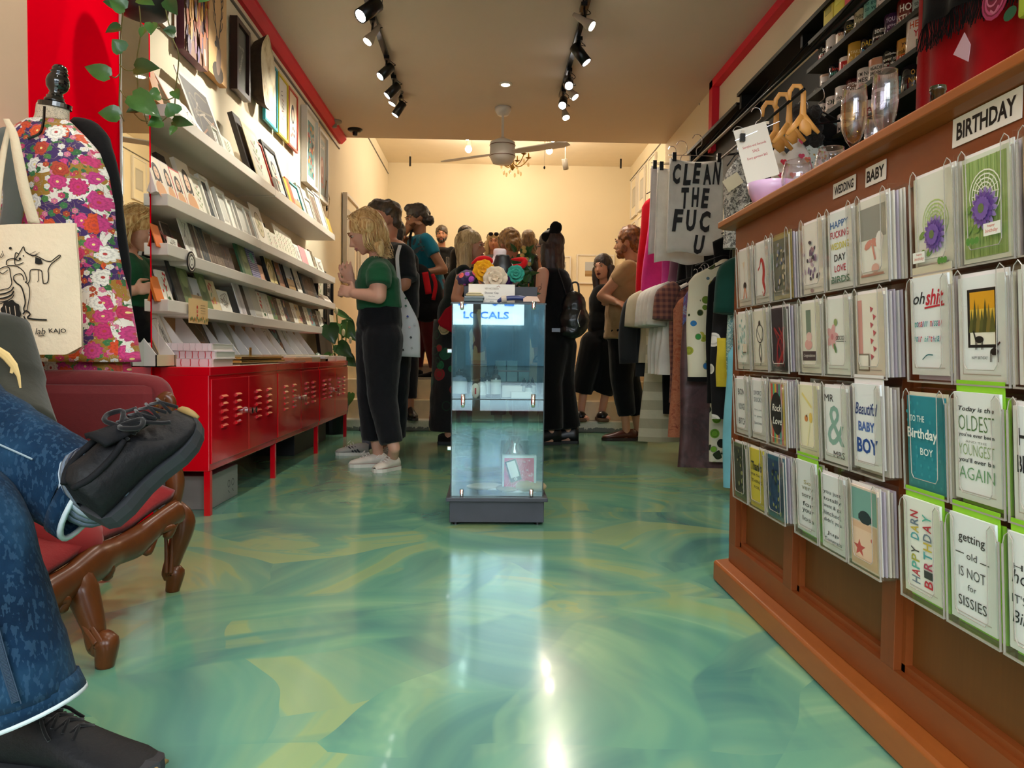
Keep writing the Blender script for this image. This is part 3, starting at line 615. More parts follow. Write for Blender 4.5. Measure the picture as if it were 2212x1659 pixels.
row(1.356, [
 (338, 366, .17, 'C', 'f2e6e2', 'portrait', 'red-edged portrait card nearest the pier, second shelf', dict(th=.03)),
 (366, 386, .17, 'C', 'e8d8da', 'portrait', 'red-edged portrait card second from the pier, second shelf', dict(th=.03)),
 (386, 409, .165, 'C', 'c83a34', 'portrait', 'red backed portrait card of a woman with curls, second shelf', dict(th=.008, mtw=.008)),
 (375, 392, .27, 'C', '4a403a', None, 'tall dark board standing behind the portrait cards', dict(x=-1.46, th=.02)),
 (409, 436, .24, 'C', 'efe4d0', 'portrait', 'tall portrait card of a long-haired woman, second shelf', dict(th=.02)),
 (436, 457, .20, 'F', 'd8d4c4', 'botanic', 'pale framed line drawing right of the tall portrait card', dict(fw=.008, mtw=.006)),
 (457, 476, .23, 'F', 'WHITE', 'dark', 'white box frame with reddish picture, second shelf', dict(mtw=.012)),
 (488, 508, .21, 'F', 'WHITE', 'blank', 'white frame with a small grey portrait, second shelf', dict(mtw=.02)),
 (508, 520, .19, 'F', 'WHITE', None, 'empty slim white frame seen nearly edge-on, second shelf'),
 (527, 547, .20, 'F', 'WHITE', 'blank', 'white frame with beige insert, middle of the second shelf', dict(mtw=.012)),
 (546, 561, .20, 'F', 'WHITE', 'dark', 'white frame just left of the oval print, second shelf', dict(mtw=.015)),
 (562, 584, .25, 'C', 'efe8d8', 'oval', 'white card with an oval floral medallion, second shelf'),
 (584, 594, .13, 'C', 'dcd6b8', 'botanic', 'short cream floral card after the oval one, second shelf'),
 (594, 607, .12, 'C', 'dcd8b8', 'botanic', 'short green-speckled card, second shelf'),
 (585, 592, .22, 'B', '1c1a18', None, 'black board wedged behind the short floral cards', dict(x=-1.46))] +
 [(606+i*6, 613+i*6, .20-.006*i, 'C', ['d8cfae', 'cdbf9c', 'e4dcc6', 'bfb48c', 'dccaa8', 'c8bd98'][i], 'botanic', ['first', 'second', 'third', 'fourth', 'fifth', 'sixth'][i]+' of the packed patterned cards, second shelf', dict(mtw=.002)) for i in range(6)] +
 [(644, 654, .13, 'C', 'ece6da', 'lines', 'white card before the pink card, second shelf'),
 (655, 669, .14, 'C', 'd89aa0', None, 'pink card near the far end, second shelf'),
 (668, 680, .14, 'C', 'efeae0', None, 'blank white card right of the pink card, second shelf'),
 (679, 688, .20, 'C', 'a85a4a', 'botanic', 'russet striped card behind, near the far end, second shelf', dict(x=-1.44)),
 (688, 702, .12, 'C', 'dcd8cc', 'lines', 'grey and white card at the far end, second shelf')])
row(1.131, [
 (339, 356, .10, 'C', 'd86a1c', None, 'small orange card at the pier end of the third shelf'),
 (366, 384, .15, 'C', 'b8a090', 'dark', 'clear-sleeved brown and black picture, third shelf', dict(x=-1.42)),
 (386, 410, .13, 'C', 'c07068', None, 'folded pink-red card, third shelf', dict(tilt=.7)),
 (364, 385, .05, 'C', 'efe6d8', 'lines', 'small white label card on the edge of the third shelf', dict(x=-1.352, tilt=.1)),
 (408, 428, .20, 'C', 'efece4', 'lines', 'white sleeved card with grey line art, third shelf'),
 (427, 441, .22, 'C', 'a8a89c', 'dark', 'dark teal sleeved print, third shelf', dict(mtw=.012)),
 (441, 459, .22, 'C', 'b09a80', 'dark', 'brown sleeved print with orange, third shelf', dict(mtw=.008)),
 (459, 475, .17, 'C', '8c7a66', 'dark', 'brown sleeved print, shorter, third shelf', dict(mtw=.008)),
 (474, 490, .14, 'C', 'a09080', 'dark', 'dark brown sleeved print, third shelf', dict(mtw=.008)),
 (489, 509, .14, 'C', '3e342c', 'dark', 'dark print with pale loops before the notebooks', dict()),
 (527, 534, .21, 'B', '2c5a3a', None, 'dark green notebook, third shelf', dict(th=.012)),
 (533, 547, .20, 'B', '9ab860', 'green', 'light green notebook, third shelf', dict(th=.012)),
 (548, 566, .215, 'B', '5c5c8c', 'stripes', 'blue striped notebook with a teal badge, third shelf', dict(th=.015)),
 (566, 575, .10, 'C', 'd8a080', None, 'peach card right of the striped notebook'),
 (586, 607, .23, 'F', '15130f', 'marble', 'black framed yellow marbled print, third shelf', dict(fw=.010, mtw=.004)),
 (606, 622, .20, 'F', '15130f', 'abstract', 'black framed yellow and dark abstract, third shelf', dict(fw=.006, mtw=.002)),
 (626, 645, .22, 'F', '15130f', 'land', 'black framed print of sandy hills, third shelf', dict(fw=.008, mtw=.004)),
 (645, 659, .19, 'F', '15130f', 'lines', 'black framed cream print with a dark twig, third shelf', dict(fw=.006, mtw=.002))] +
 [(661+i*5, 668+i*5, .17, 'C', ['4c5452', '5c6664', '8a8878', 'a8a490', '6a6a60'][i], 'dark', 'grey sleeved pack, %s in the bundle near the far end, third shelf' % ['first', 'second', 'third', 'fourth', 'fifth'][i], dict(th=.008)) for i in range(5)] +
 [(692, 703, .06, 'C', '55423a', None, 'small brown card lying back, third shelf', dict(tilt=.8)), (704, 719, .08, 'C', 'dcd4cc', None, 'small white card at the far end, third shelf', dict(tilt=.7))])
row(.906, [
 (339, 357, .11, 'C', 'd8701c', None, 'orange card at the pier end of the lowest shelf', dict(th=.01)),
 (357, 377, .145, 'C', 'f0ece0', 'poppy', 'white tile with red poppies, lowest shelf', dict(mtw=.002, th=.01)),
 (377, 392, .05, 'C', 'e4e0da', 'lines', 'white card slumped right of the poppy tile', dict(tilt=1.0)),
 (388, 394, .23, 'B', '2c2c28', None, 'first dark folder, lowest shelf', dict(th=.008, name='folder', cat='folder')),
 (393, 399, .22, 'B', '3a3a34', None, 'second dark folder, lowest shelf', dict(th=.008, name='folder', cat='folder')),
 (398, 404, .21, 'B', '24241e', None, 'third dark folder, lowest shelf', dict(th=.008, name='folder', cat='folder')),
 (404, 426, .22, 'C', '6a7a4c', 'green', 'green sleeved print beside the dark folders', dict(mtw=.003)),
 (420, 444, .15, 'C', 'b8b4a4', 'land', 'sleeved landscape photo behind the beige sign'),
 (430, 440, .22, 'C', '2c3a5a', None, 'navy card standing at the back, lowest shelf', dict(x=-1.45)),
 (444, 462, .21, 'C', '6a804c', 'green', 'tall green sleeved print right of the landscape photo'),
 (462, 480, .16, 'C', 'c8b090', 'abstract', 'sleeved floral print, lowest shelf left part'),
 (480, 504, .12, 'C', 'c8b8a0', 'lines', 'cream sleeved print at the end of the lower left shelf')] +
 [(522+i*4, 528+i*4, .22, 'C', ['e8e2e4', 'dcd6dc', 'efe8ec'][i], None, ['first', 'second', 'third'][i]+' white slim folder, lowest shelf middle', dict(th=.006)) for i in range(3)] +
 [(535, 543, .21, 'C', '1e1c1c', None, 'black slim folder after the white ones, lowest shelf'),
 (543, 554, .19, 'C', 'b8b8b8', None, 'grey board in a clear sleeve, lowest shelf'),
 (554, 569, .20, 'C', 'd8dce0', 'blank', 'pale blue-grey sleeved board, lowest shelf'),
 (568, 580, .17, 'C', 'ece4dc', 'poppy', 'white card with an orange figure, lowest shelf'),
 (581, 592, .17, 'C', 'efece8', 'ink', 'white card with a black figure, lowest shelf')] +
 [(592+i*9, 602+i*9, .165-.002*i, 'C', ['a89a8a', '7a6a5a', '8a7a68', 'b0a48c', '3a6a6a', '9a9078', '4a5a6a', '8a8468', 'b0a078', 'a8a08a', '6a6456', '9a8a64'][i], ['abstract', 'dark', 'botanic', 'abstract', 'dark', 'lines'][i % 6], '%s sleeved card in the packed right part of the lowest shelf' % ['first', 'second', 'third', 'fourth', 'fifth', 'sixth', 'seventh', 'eighth', 'ninth', 'tenth', 'eleventh', 'twelfth'][i], dict(mtw=.004)) for i in range(12)])
framed(yat(486, -1.59, 1.0), yat(501, -1.59, 1.0), .94, .13, 'small brown print in a pale frame on the wall behind the lowest shelf', 'cfc4a8', 'dark', x=-1.58, tilt=0, fw=.012, mtw=.01)
# badge and beige sign hung on shelf edges
p = at(413, 566, X=-1.335); t = thing('round_badge', 'black oval-looking round badge hanging from the third shelf', 'badge', p)
MB().cyl(p+Vector((-.002, 0, 0)), p+Vector((.002, 0, 0)), .047, n=28).build('disc', BLACKM, t)
a = Art(plane_fn(p+Vector((.002, 0, 0)), (0, 1, 0), (0, 0, 1), (1, 0, 0))); a.ring(0, 0, .040, .004, 'e8e0d0', 24).ring(0, 0, .026, .010, 'f0ece0', 24).disc(0, 0, .012, 'f0ece0')
for i in range(5): a.text('A', .033*cos(2.6-i*.4+.0), .033*sin(2.6-i*.4), .008, 'e8e0d0')
a.build('print', t)
p0 = at(408, 655, X=-1.335); y0, y1 = yat(408, -1.335, .9), yat(448, -1.335, .9); t = thing('paper_sign', 'beige paper sign with red seal and meadow border on the lowest shelf edge', 'sign', (p0.x, y0, .83))
MB().box((-1.337, y0, .825), (-1.333, y1, .935)).build('sheet', mat('beige_paper', 'dcb880', .7, .02), t); wS = y1-y0
a = Art(plane_fn((-1.333, (y0+y1)/2, .88), (0, 1, 0), (0, 0, 1), (1, 0, 0))); a.disc(-.02, .02, .008, 'c83a2a').disc(-.02, .0, .008, 'c85a4a').disc(-.02, -.018, .006, 'c83a2a')
for i in range(4): a.rect(.02, .03-i*.012, wS*.35, .032-i*.012, 'a08060')
rr = random.Random(3)
for i in range(26): a.disc(-wS/2+.004+(wS-.008)*i/25, -.045+rr.random()*.018, .004, rr.choice(['6a7a3a', 'c8782a', 'd8a03a', '4a6a3a']), .009, 7)
a.build('print', t)
# pictures on the left wall
def wallpic(pl, pr, z0, z1, label, fcol, mot, fw=.02, mtw=.03, th=.025, lean=.05, **k):
    y0, y1 = yat(pl, -1.565, (z0+z1)/2), yat(pr, -1.565, (z0+z1)/2)
    return framed(y0, y1, z0, z1-z0, label, fcol, mot, x=-1.57+.0, tilt=lean*-.0, fw=fw, mtw=mtw, th=th, cat='picture', name='wall_picture', **k)
wallpic(333, 383, 2.26, 2.78, 'brown framed pale picture at the top left behind the hanging plant', '7a5a34', 'blank', .025)
framed(3.98, 4.30, 2.22, .62, 'unframed canvas of orange and purple brushwork, edges painted', 'WHITE', 'flame', x=-1.545, tilt=0, fw=0, th=.045, mtw=0, cat='painting', name='canvas_painting', bcol='6a3a4a')
framed(4.33, 4.62, 2.24, .55, 'wood panel painting of a stag with tall antlers', 'WHITE', 'stag', x=-1.55, tilt=0, fw=0, th=.04, mtw=0, cat='painting', name='panel_painting', bcol='b07c44')
framed(4.80, 5.06, 2.30, .44, 'dark framed chalk-grey lettering picture right of the stag', '2e1410', 'chalk', x=-1.545, tilt=0, fw=.03, mtw=.005, th=.045, cat='picture', name='wall_picture', bcol='55564c')
framed(5.44, 5.76, 2.31, .45, 'teal framed ink print of small figures', '2aa0b0', 'ink', x=-1.56, tilt=0, fw=.018, mtw=.03, cat='picture', name='wall_picture')
framed(5.78, 6.06, 2.31, .45, 'yellow framed ink print with red figures', 'e0c81a', 'ink', x=-1.56, tilt=0, fw=.018, mtw=.03, cat='picture', name='wall_picture', seed=4)
framed(6.08, 6.36, 2.31, .45, 'red framed ink portrait print', 'd0452e', 'inkface', x=-1.56, tilt=0, fw=.016, mtw=.02, cat='picture', name='wall_picture', bcol='ecd8b8')
framed(6.60, 7.04, 2.14, .64, 'large white framed busy orange and teal print', 'WHITE', 'comic', x=-1.545, tilt=0, fw=.025, mtw=.06, th=.05, cat='picture', name='wall_picture')
framed(7.10, 7.48, 2.10, .64, 'large white framed grey poster print, farthest of the hung row', 'WHITE', 'poster', x=-1.545, tilt=0, fw=.025, mtw=.04, th=.05, cat='picture', name='wall_picture')
# bark slab
bk = thing('bark_slab', 'round slice of bark-edged wood hung between dark and teal frames', 'wood slice', (-1.54, 5.30, 2.58))
m, n, b = base('wood_slice_face', 'cbb68c', .6); v = n.coord('Object', (1, 1, 1)); n.lk(n.ramp(n.noise(v, 7, 5, .6), [(.35, 'a08a60'), (.5, 'd8c8a0'), (.65, 'eadfc0'), (.75, 'b09060')]), b.inputs['Base Color'])
def slab(x, k, s):
    return [(x, 5.30+.16*s*cos(a)*(1+.07*sin(3*a+k)), 2.57+.245*s*sin(a)*(1+.05*sin(5*a))) for a in (2*pi*i/40 for i in range(40))]
mb = MB(); A_ = slab(-1.50, 0, 1); B_ = slab(-1.585, .5, .82)
mb.add(A_, [tuple(range(40))], 0); mb.add(A_+B_, [(i, (i+1) % 40, 40+(i+1) % 40, 40+i) for i in range(40)], 1)
o = mb.build('slice', [m, mat('dark_bark', '3a2a1c', .9, .3, 30, .8, 30)], bk)
# hanger triangle and charm by the last frame
t = thing('hanging_charm', 'thin wire triangle with small dark charms right of the last white frame', 'charm', (-1.56, 7.75, 2.1))
a0 = at(705, 390, X=-1.56); b0 = at(702, 425, X=-1.56); c0 = at(712, 432, X=-1.56)
MB().tube([a0, b0, c0, a0], .003, 5).build('wire', BRASS, t); MB().ell(at(706, 450, X=-1.56), (.01, .02, .03), n=8).build('charm', BLACKM, t); MB().cyl(c0, at(708, 472, X=-1.56), .002).build('cord', BRASS, t)
# black frames at the far end of the shelves, black board stack
for y0, y1, z0, z1, lab, mt in ((6.82, 7.16, .98, 1.44, 'black framed tall print of grass past the end of the shelves', 'botanic'), (7.2, 7.5, .82, 1.42, 'black hanging panel with pale lettering past the shelves', None)):
    t = framed(y0, y1, z0, z1-z0, lab, '0e0e0e', mt, x=-1.50, tilt=.0, fw=.02, mtw=.03, th=.05, cat='picture', name='wall_picture', bcol='e8e0cc' if mt else '141414')
    if not mt:
        a = Art(plane_fn((-1.52, 7.35, 1.2), (0, 1, 0), (0, 0, 1), (1, 0, 0))); a.text('NEW', 0, .13, .05, 'e8e4d8', .2).text('SIZE', 0, .05, .03, 'c8c4b8', .1); a.build('lettering', t)
for i, (y0, z0, h, c_) in enumerate(((6.80, .62, .40, '1c1c1a'), (7.02, .62, .34, '23231f'))): framed(y0, y0+.3, z0, h, ['black portfolio standing behind the big leaf plant', 'second black portfolio behind the big leaf plant'][i], 'WHITE', None, x=-1.46, tilt=.12, fw=0, th=.03, mtw=0, bcol=c_, name='portfolio', cat='portfolio')
for i in range(3): framed(7.16+i*.06, 7.21+i*.06, .86, .19, ['first', 'second', 'third'][i]+' slim cream card standing beside the black portfolios', 'WHITE', None, x=-1.45, tilt=.1, fw=0, th=.004, mtw=0, bcol='e8dcc0', name='card', cat='card')
# large white frames farther along the wall
for y0, lab in ((8.42, 'tall white framed print on the left wall behind the blonde woman'), (9.35, 'second tall white framed print on the left wall, farther back')):
    framed(y0, y0+.75, 1.45, .98, lab, 'WHITE', 'blank', x=-1.54, tilt=0, fw=.03, mtw=.12, th=.05, cat='picture', name='wall_picture', bcol='e4d8bc')
def backpic(o, u, nn, w, h, lab, mot, fc='WHITE'):
    o, u, nn = Vector(o), Vector(u), Vector(nn); v = Vector((0, 0, 1)); t = thing('wall_picture', lab, 'picture', o)
    xf = lambda p: o+u*p.x+v*p.y+nn*p.z
    for nm, a_, b_ in (('frame_side', (0, 0, 0), (.02, h, .03)), ('frame_side', (w-.02, 0, 0), (w, h, .03)), ('frame_bottom', (.02, 0, 0), (w-.02, .02, .03)), ('frame_top', (.02, h-.02, 0), (w-.02, h, .03))): MB(xf).box(a_, b_).build(nm, WHITE, t)
    MB(xf).box((.015, .015, 0), (w-.015, h-.015, .015)).build('mount', mat('mount_efe6cc', 'efe6cc', .8, .02), t)
    a = Art(plane_fn(o+u*w/2+v*h/2+nn*.015, u, v, nn)); motif(a, mot, w*.55, h*.5, random.Random(5)); a.build('print', t)
backpic((1.38, 12.19, 1.83), (1, 0, 0), (0, -1, 0), .60, .46, 'white framed beach picture behind the dark-haired woman', 'land')
backpic((.95, 12.19, 1.90), (1, 0, 0), (0, -1, 0), .34, .36, 'smaller white framed picture left of the beach picture', 'blank')
backpic((-.42, 12.19, 1.86), (1, 0, 0), (0, -1, 0), .62, .5, 'white framed picture on the back wall above the group', 'blank')
rows_ = [(11.6, 'far'), (11.0, 'second'), (10.3, 'third')]
for i, (y, q) in enumerate(rows_):
    for z, r_ in ((2.82, 'upper'), (2.14, 'lower')):
        backpic((2.215, y+.42, z), (0, -1, 0), (-1, 0, 0), .44, .60, 'white framed picture, %s from the corner, %s row on the right back wall' % (['first', 'second', 'third'][i], r_), 'blank')
# on top of the red cabinets
ZT = .632
BIN = mat('white_card_bin', 'f0ebe8', .45, .02)
def bin_(pl, pr, lab, content):
    z = ZT; y0, y1 = yat(pl, -1.345, z), yat(pr, -1.345, z); t = thing('magazine_holder', lab, 'holder', (-1.42, y0, z), 'white slanted holders on the red cabinets')
    prof = [(-1.505, z), (-1.345, z), (-1.345, z+.05), (-1.495, z+.25), (-1.505, z+.25)]
    for y in (y0, y1-.004): MB().prism(prof, (0, y, 0), (1, 0, 0), (0, 0, 1), (0, .004, 0)).build('side_panel', BIN, t)
    MB().box((-1.349, y0, z), (-1.345, y1, z+.05)).build('front_panel', mat('holder_front', 'cdbf9e', .5, .03), t); MB().box((-1.508, y0, z), (-1.504, y1, z+.25)).build('back_panel', mat('kraft_board', 'a0784a', .7, .05), t); MB().box((-1.505, y0, z), (-1.345, y1, z+.004)).build('base', BIN, t)
    if content: 
        col, mot, lb, h = content; framed(y0+.008, y1-.008, z+.006, h, lb, 'WHITE', mot, x=-1.385, tilt=.42, fw=0, th=.006, mtw=.012, name='print_sheet', cat='print', bcol=col)
bn = [338, 378, 414, 452, 492, 519, 543, 566, 586, 604, 620, 640, 654, 667, 681]
cn = {0: ('d8b888', 'dark', 'sleeved swirling grey print in the holder nearest the pier', .30), 1: ('d8c8b0', 'lines', 'clear wrapped print in the second holder from the pier', .25), 3: ('2c3440', 'dark', 'dark wrapped print in the fourth holder', .25),
      5: ('e0d8d0', 'blank', 'wrapped pale print in the sixth holder', .28), 9: ('d8cdb8', 'lines', 'print with a pink top edge in a holder right of centre', .24), 10: ('b8a898', 'abstract', 'wrapped print with an orange feather', .33), 11: ('cfd0c0', 'lines', 'wrapped print with pale yellow reeds', .36)}
nth = ['first', 'second', 'third', 'fourth', 'fifth', 'sixth', 'seventh', 'eighth', 'ninth', 'tenth', 'eleventh', 'twelfth', 'thirteenth', 'fourteenth']
for i in range(14): bin_(bn[i], bn[i+1], 'white slanted magazine holder, %s from the pier' % nth[i], cn.get(i))
framed(yat(462, -1.42, .66), yat(492, -1.42, .66), .64, .36, 'tall brown wrapped print rising behind the holders', 'WHITE', 'dark', x=-1.42, tilt=.35, fw=0, th=.008, mtw=.008, name='print_sheet', cat='print', bcol='6a564a')
# books with red stitching
for i in range(3):
    x0, x1 = -1.49+.004*i, -1.185+.010*(i % 2); y0, y1 = 3.36+.01*(i % 2), 3.62; z = ZT+i*.034
    t = thing('stitched_book', ['large white stitched sketchbook at the bottom of the stack', 'large white sketchbook with red stitching, middle of the stack', 'large white plain-spined sketchbook on top of the stack'][i], 'book', ((x0+x1)/2, y0, z), 'white sketchbooks stacked on the red cabinet')
    MB().box((x0, y0+.004, z+.003), (x1-.004, y1-.004, z+.030)).build('pages', mat('book_pages', 'ddd8ce', .8, .1, 4, stretch=(.1, .1, 30)), t)
    MB().box((x0-.002, y0, z), (x1, y1, z+.003)).box((x0-.002, y0, z+.030), (x1, y1, z+.033)).box((x0, y0-.001, z), (x1-.01, y0+.003, z+.033)).build('cover', mat('book_cover', 'ece0e4', .5, .02), t)
    sb = MB(); k = 11 if i else 8
    for j in range(k):
        x = x0+.012+(x1-x0-.035)*j/(k-1); sb.tube([(x, y0-.003, z+.002), (x+.002*((j % 2)*2-1), y0-.004, z+.017), (x, y0-.003, z+.032)], .0016, 5)
    sb.build('stitching', mat('red_thread', 'd03a40' if i < 2 else 'd8c8cc', .7) if i < 2 else mat('pale_thread', 'd8ccd0', .7), t)
GOLD = metal('gold_frame', 'e8c878', .25)
for i in range(2):
    t = thing('flat_frame', ['gold flat frame lying under another beside the books', 'gold flat frame on top, beside the books'][i], 'frame', (-1.3, 3.9, ZT+.02*i), 'gold frames lying flat'); y0, y1 = yat(517, -1.2, ZT), yat(612, -1.2, ZT)-.03*i
    MB().box((-1.40, y0, ZT+.012+.018*i), (-1.19, y1, ZT+.024+.018*i)).build('frame', GOLD, t, bevel=.002)
    MB().box((-1.39, y0+.01, ZT+.001+.018*i), (-1.2, y1-.01, ZT+.012+.018*i)).build('backing', mat('brown_backing', '7a5a38', .7), t)
t = thing('leather_roll', 'brown leather roll lying beyond the gold frames', 'roll', (-1.22, 4.9, ZT)); MB().tube([at(598, 786, X=-1.2), at(655, 783, X=-1.2)], .016, 10).build('roll', mat('brown_leather', '6a3020', .5), t, smooth=True)
t = thing('paper_sheaf', 'loose cream paper sheets lying in front of the gold frames', 'papers', (-1.2, 4.2, ZT)); 
for i in range(4): MB().box((-1.30+.01*i, 3.68+.12*i, ZT+.001*i+.0005), (-1.178, 4.25+.13*i, ZT+.001*i+.0014)).build('sheet', PAPER2 if i % 2 else PAPER, t)
bx = [(632, 672, .032, 'c8906a', 'long pale wood block on the cabinet, before the white tray'), (672, 690, .035, 'a8a48c', 'grey-green block next to the pale wood block'), (690, 706, .022, '5a3a24', 'small dark brown box in front of the white tray'), (700, 722, .040, 'e8e0dc', 'white block standing in the tray, nearer'), (724, 746, .040, 'ece4dc', 'white block at the far end of the tray')]
for pl, pr, h, c_, lab in bx:
    y0, y1 = yat(pl, -1.2, ZT), yat(pr, -1.2, ZT); t = thing('display_block', lab, 'block', (-1.24, y0, ZT)); MB().box((-1.30, y0, ZT), (-1.19, y1-.01, ZT+h)).build('block', mat('block_'+c_, c_, .4, .05), t, bevel=.003)
t = thing('white_tray', 'long low white tray at the far end of the red cabinets', 'tray', (-1.3, 6, ZT)); MB().box((-1.335, 5.0, ZT), (-1.305, 6.35, ZT+.045)).build('tray', SHELF, t, bevel=.003)
t = thing('price_tag', 'small gold tag with black print standing on a holder front', 'tag', (-1.28, 3.9, ZT)); q = at(540, 765, X=-1.34); MB().box((q.x, q.y-.015, ZT+.04), (q.x+.003, q.y+.02, ZT+.09)).build('card', GOLD, t)
a = Art(plane_fn((q.x+.003, q.y+.0025, ZT+.065), (0, 1, 0), (0, 0, 1), (1, 0, 0))); [a.rect(-.012+i*.005, -.02, -.010+i*.005, .012, '1a1814') for i in range(6)]; a.build('print', t)
# string hanging at the mirror edge
t = thing('hanging_string', 'white string with a bead hanging at the mirror edge', 'string', at(341, 740, X=-1.39)); MB().tube([at(341, 690, X=-1.39), at(343, 760, X=-1.39), at(342, 822, X=-1.39)], .0015, 5).build('string', WHITE, t); MB().ell(at(343, 826, X=-1.39), .007, n=8).build('bead', WHITE, t)
# leaves
def leafmesh(mb, base, tip, width, normal, heart=0, m=None, cup=.12):
    base, tip = Vector(base), Vector(tip); d = tip-base; L = d.length; d.normalize(); nrm = Vector(normal); nrm = (nrm-d*nrm.dot(d)).normalized(); s = d.cross(nrm)
    ts = [0, .12, .3, .5, .7, .87, 1]; ws = [.28 if heart else .05, .9, 1, .86, .58, .26, 0]; vs = []; fs = []
    for t_, w_ in zip(ts, ws):
        for k in (-1, -.5, 0, .5, 1):
            back = -heart*.16*L*(1-t_)*(abs(k)) if t_ < .3 else 0
            vs.append(base+d*(t_*L+back)+s*(k*w_*width/2)+nrm*(abs(k)*cup*width*w_-.18*L*t_*t_))
    for i in range(len(ts)-1):
        for j in range(4): fs.append((i*5+j, i*5+j+1, (i+1)*5+j+1, (i+1)*5+j))
    mb.add(vs, fs, m)
def leafmat(name, c1, c2):
    m, n, b = base(name, c1, .35, coat=.2); v = n.coord('Object'); n.lk(n.mix(n.noise(v, 18, 4), c1, c2), b.inputs['Base Color']); n.lk(n.bump(n.noise(v, 40, 2), .15, .01), b.inputs['Normal']); b.inputs['Subsurface Weight'].default_value = .0; MATS[name] = m; return m
LEAF = leafmat('pothos_leaf', '2c5a22', '4a7a34'); LEAF2 = leafmat('dark_leaf', '1c3f18', '2f5a26'); STEM = mat('green_stem', '6a6a38', .6)
# hanging pot with trailing pothos above the mirror
Yp = 2.75; hp = thing('hanging_plant', 'trailing heart-leaf plant in a black pot hanging above the mirror', 'plant', at(310, 0, Y=Yp))
c = at(311, 38, Y=Yp); s_ = Yp/1660
MB().lathe([(.05, 0), (.075, .01), (.10, .14), (.107, .16), (.10, .17), (.09, .15)], c-Vector((0, 0, .0)), 28).build('pot', mat('dark_planter', '2c2a2a', .45, .08), hp, smooth=True)
vines = [[(275, -20), (262, 60), (260, 150), (258, 230), (268, 262)], [(300, 0), (304, 70), (296, 130), (300, 200), (318, 268)], [(355, 10), (372, 80), (386, 120), (380, 190), (376, 260), (378, 282)]]
vm_ = MB()
for k, vn in enumerate(vines): vm_.tube(spline([at(x, y, Y=Yp-.12+.05*k) for x, y in vn], 24), .0022, 5)
for a_, b_, d_ in (((258, 160), (240, 164), 0), ((258, 140), (290, 152), 0), ((260, 195), (284, 215), 0), ((290, 245), (320, 262), 1), ((345, 60), (330, 48), 2), ((378, 210), (340, 209), 2), ((376, 225), (350, 262), 2)): vm_.tube(spline([at(a_[0], a_[1], Y=Yp-.12), at((a_[0]+b_[0])/2, (a_[1]+b_[1])/2+6, Y=Yp-.14), at(*b_, Y=Yp-.14)], 8), .002, 5)
vm_.build('vine', STEM, hp)
lv = [((260, 58), (226, 66), 24), ((266, 110), (242, 84), 32), ((236, 165), (181, 139), 34), ((292, 146), (340, 142), 36), ((258, 250), (210, 240), 36), ((286, 206), (342, 246), 46), ((298, 236), (272, 240), 20), ((312, 60), (302, 78), 16), ((270, 20), (235, -4), 34), ((255, 12), (222, 0), 24), ((345, 205), (318, 205), 30), ((328, 50), (324, 72), 24), ((378, 72), (352, 62), 26), ((376, 196), (384, 212), 20), ((378, 246), (362, 222), 34), ((374, 262), (414, 266), 24), ((350, 262), (318, 268), 32), ((378, 274), (366, 290), 14), ((362, 0), (380, 28), 30), ((300, -4), (330, 6), 26), ((450, -6), (428, 2), 18)]
for i, (b_, t_, w_) in enumerate(lv):
    mb = MB(); yy = Yp-.14-.03*(i % 3); leafmesh(mb, at(*b_, Y=yy), at(*t_, Y=yy-.02), w_*s_*1.05, (.1*(i % 3-1), -1, .25), .5); mb.build('leaf', LEAF if i % 3 else LEAF2, hp, smooth=True)
# big-leaf plant past the cabinets
bp = thing('potted_plant', 'big heart-leaved plant at the far end of the red cabinets', 'plant', (-1.35, 6.65, 0)); MB().lathe([(.11, 0), (.15, .28), (.16, .30), (.14, .30)], (-1.35, 6.68, 0), 24).build('pot', BLACKM, bp)
PL = [((710, 703), (722, 742), 40, 6.30), ((738, 700), (770, 735), 36, 6.55), ((748, 692), (766, 716), 24, 6.6), ((727, 672), (760, 690), 14, 6.6), ((730, 745), (760, 770), 34, 6.4), ((715, 768), (694, 772), 18, 6.5), ((690, 765), (680, 772), 12, 6.4), ((758, 850), (752, 875), 20, 6.6), ((745, 770), (768, 790), 30, 6.6), ((700, 772), (716, 776), 10, 6.6), ((752, 700), (738, 730), 30, 6.7)]
for i, (b_, t_, w_, yy) in enumerate(PL):
    mb = MB(); leafmesh(mb, at(*b_, Y=yy), at(*t_, Y=yy-.05), w_*yy/1660, (0, -1, .3), .8); mb.build('leaf', LEAF if i % 2 else LEAF2, bp, smooth=True)
sm_ = MB()
for x, y in ((710, 705), (738, 702), (750, 694), (727, 674), (730, 745), (714, 768)): sm_.tube(spline([(-1.35, 6.68, .28), at((x+735)/2, 770, Y=6.6), at(x, y, Y=6.4)], 12), .005, 6)
sm_.build('stem', mat('fresh_green_stem', '6a8a3a', .5), bp)
for x, y in ((727, 672), (742, 718), (757, 735)): MB().ell(at(x, y, Y=6.35), (.014, .014, .03), n=8).build('flower_bud', mat('cream_flower', 'efe0b0', .5), bp, smooth=True)
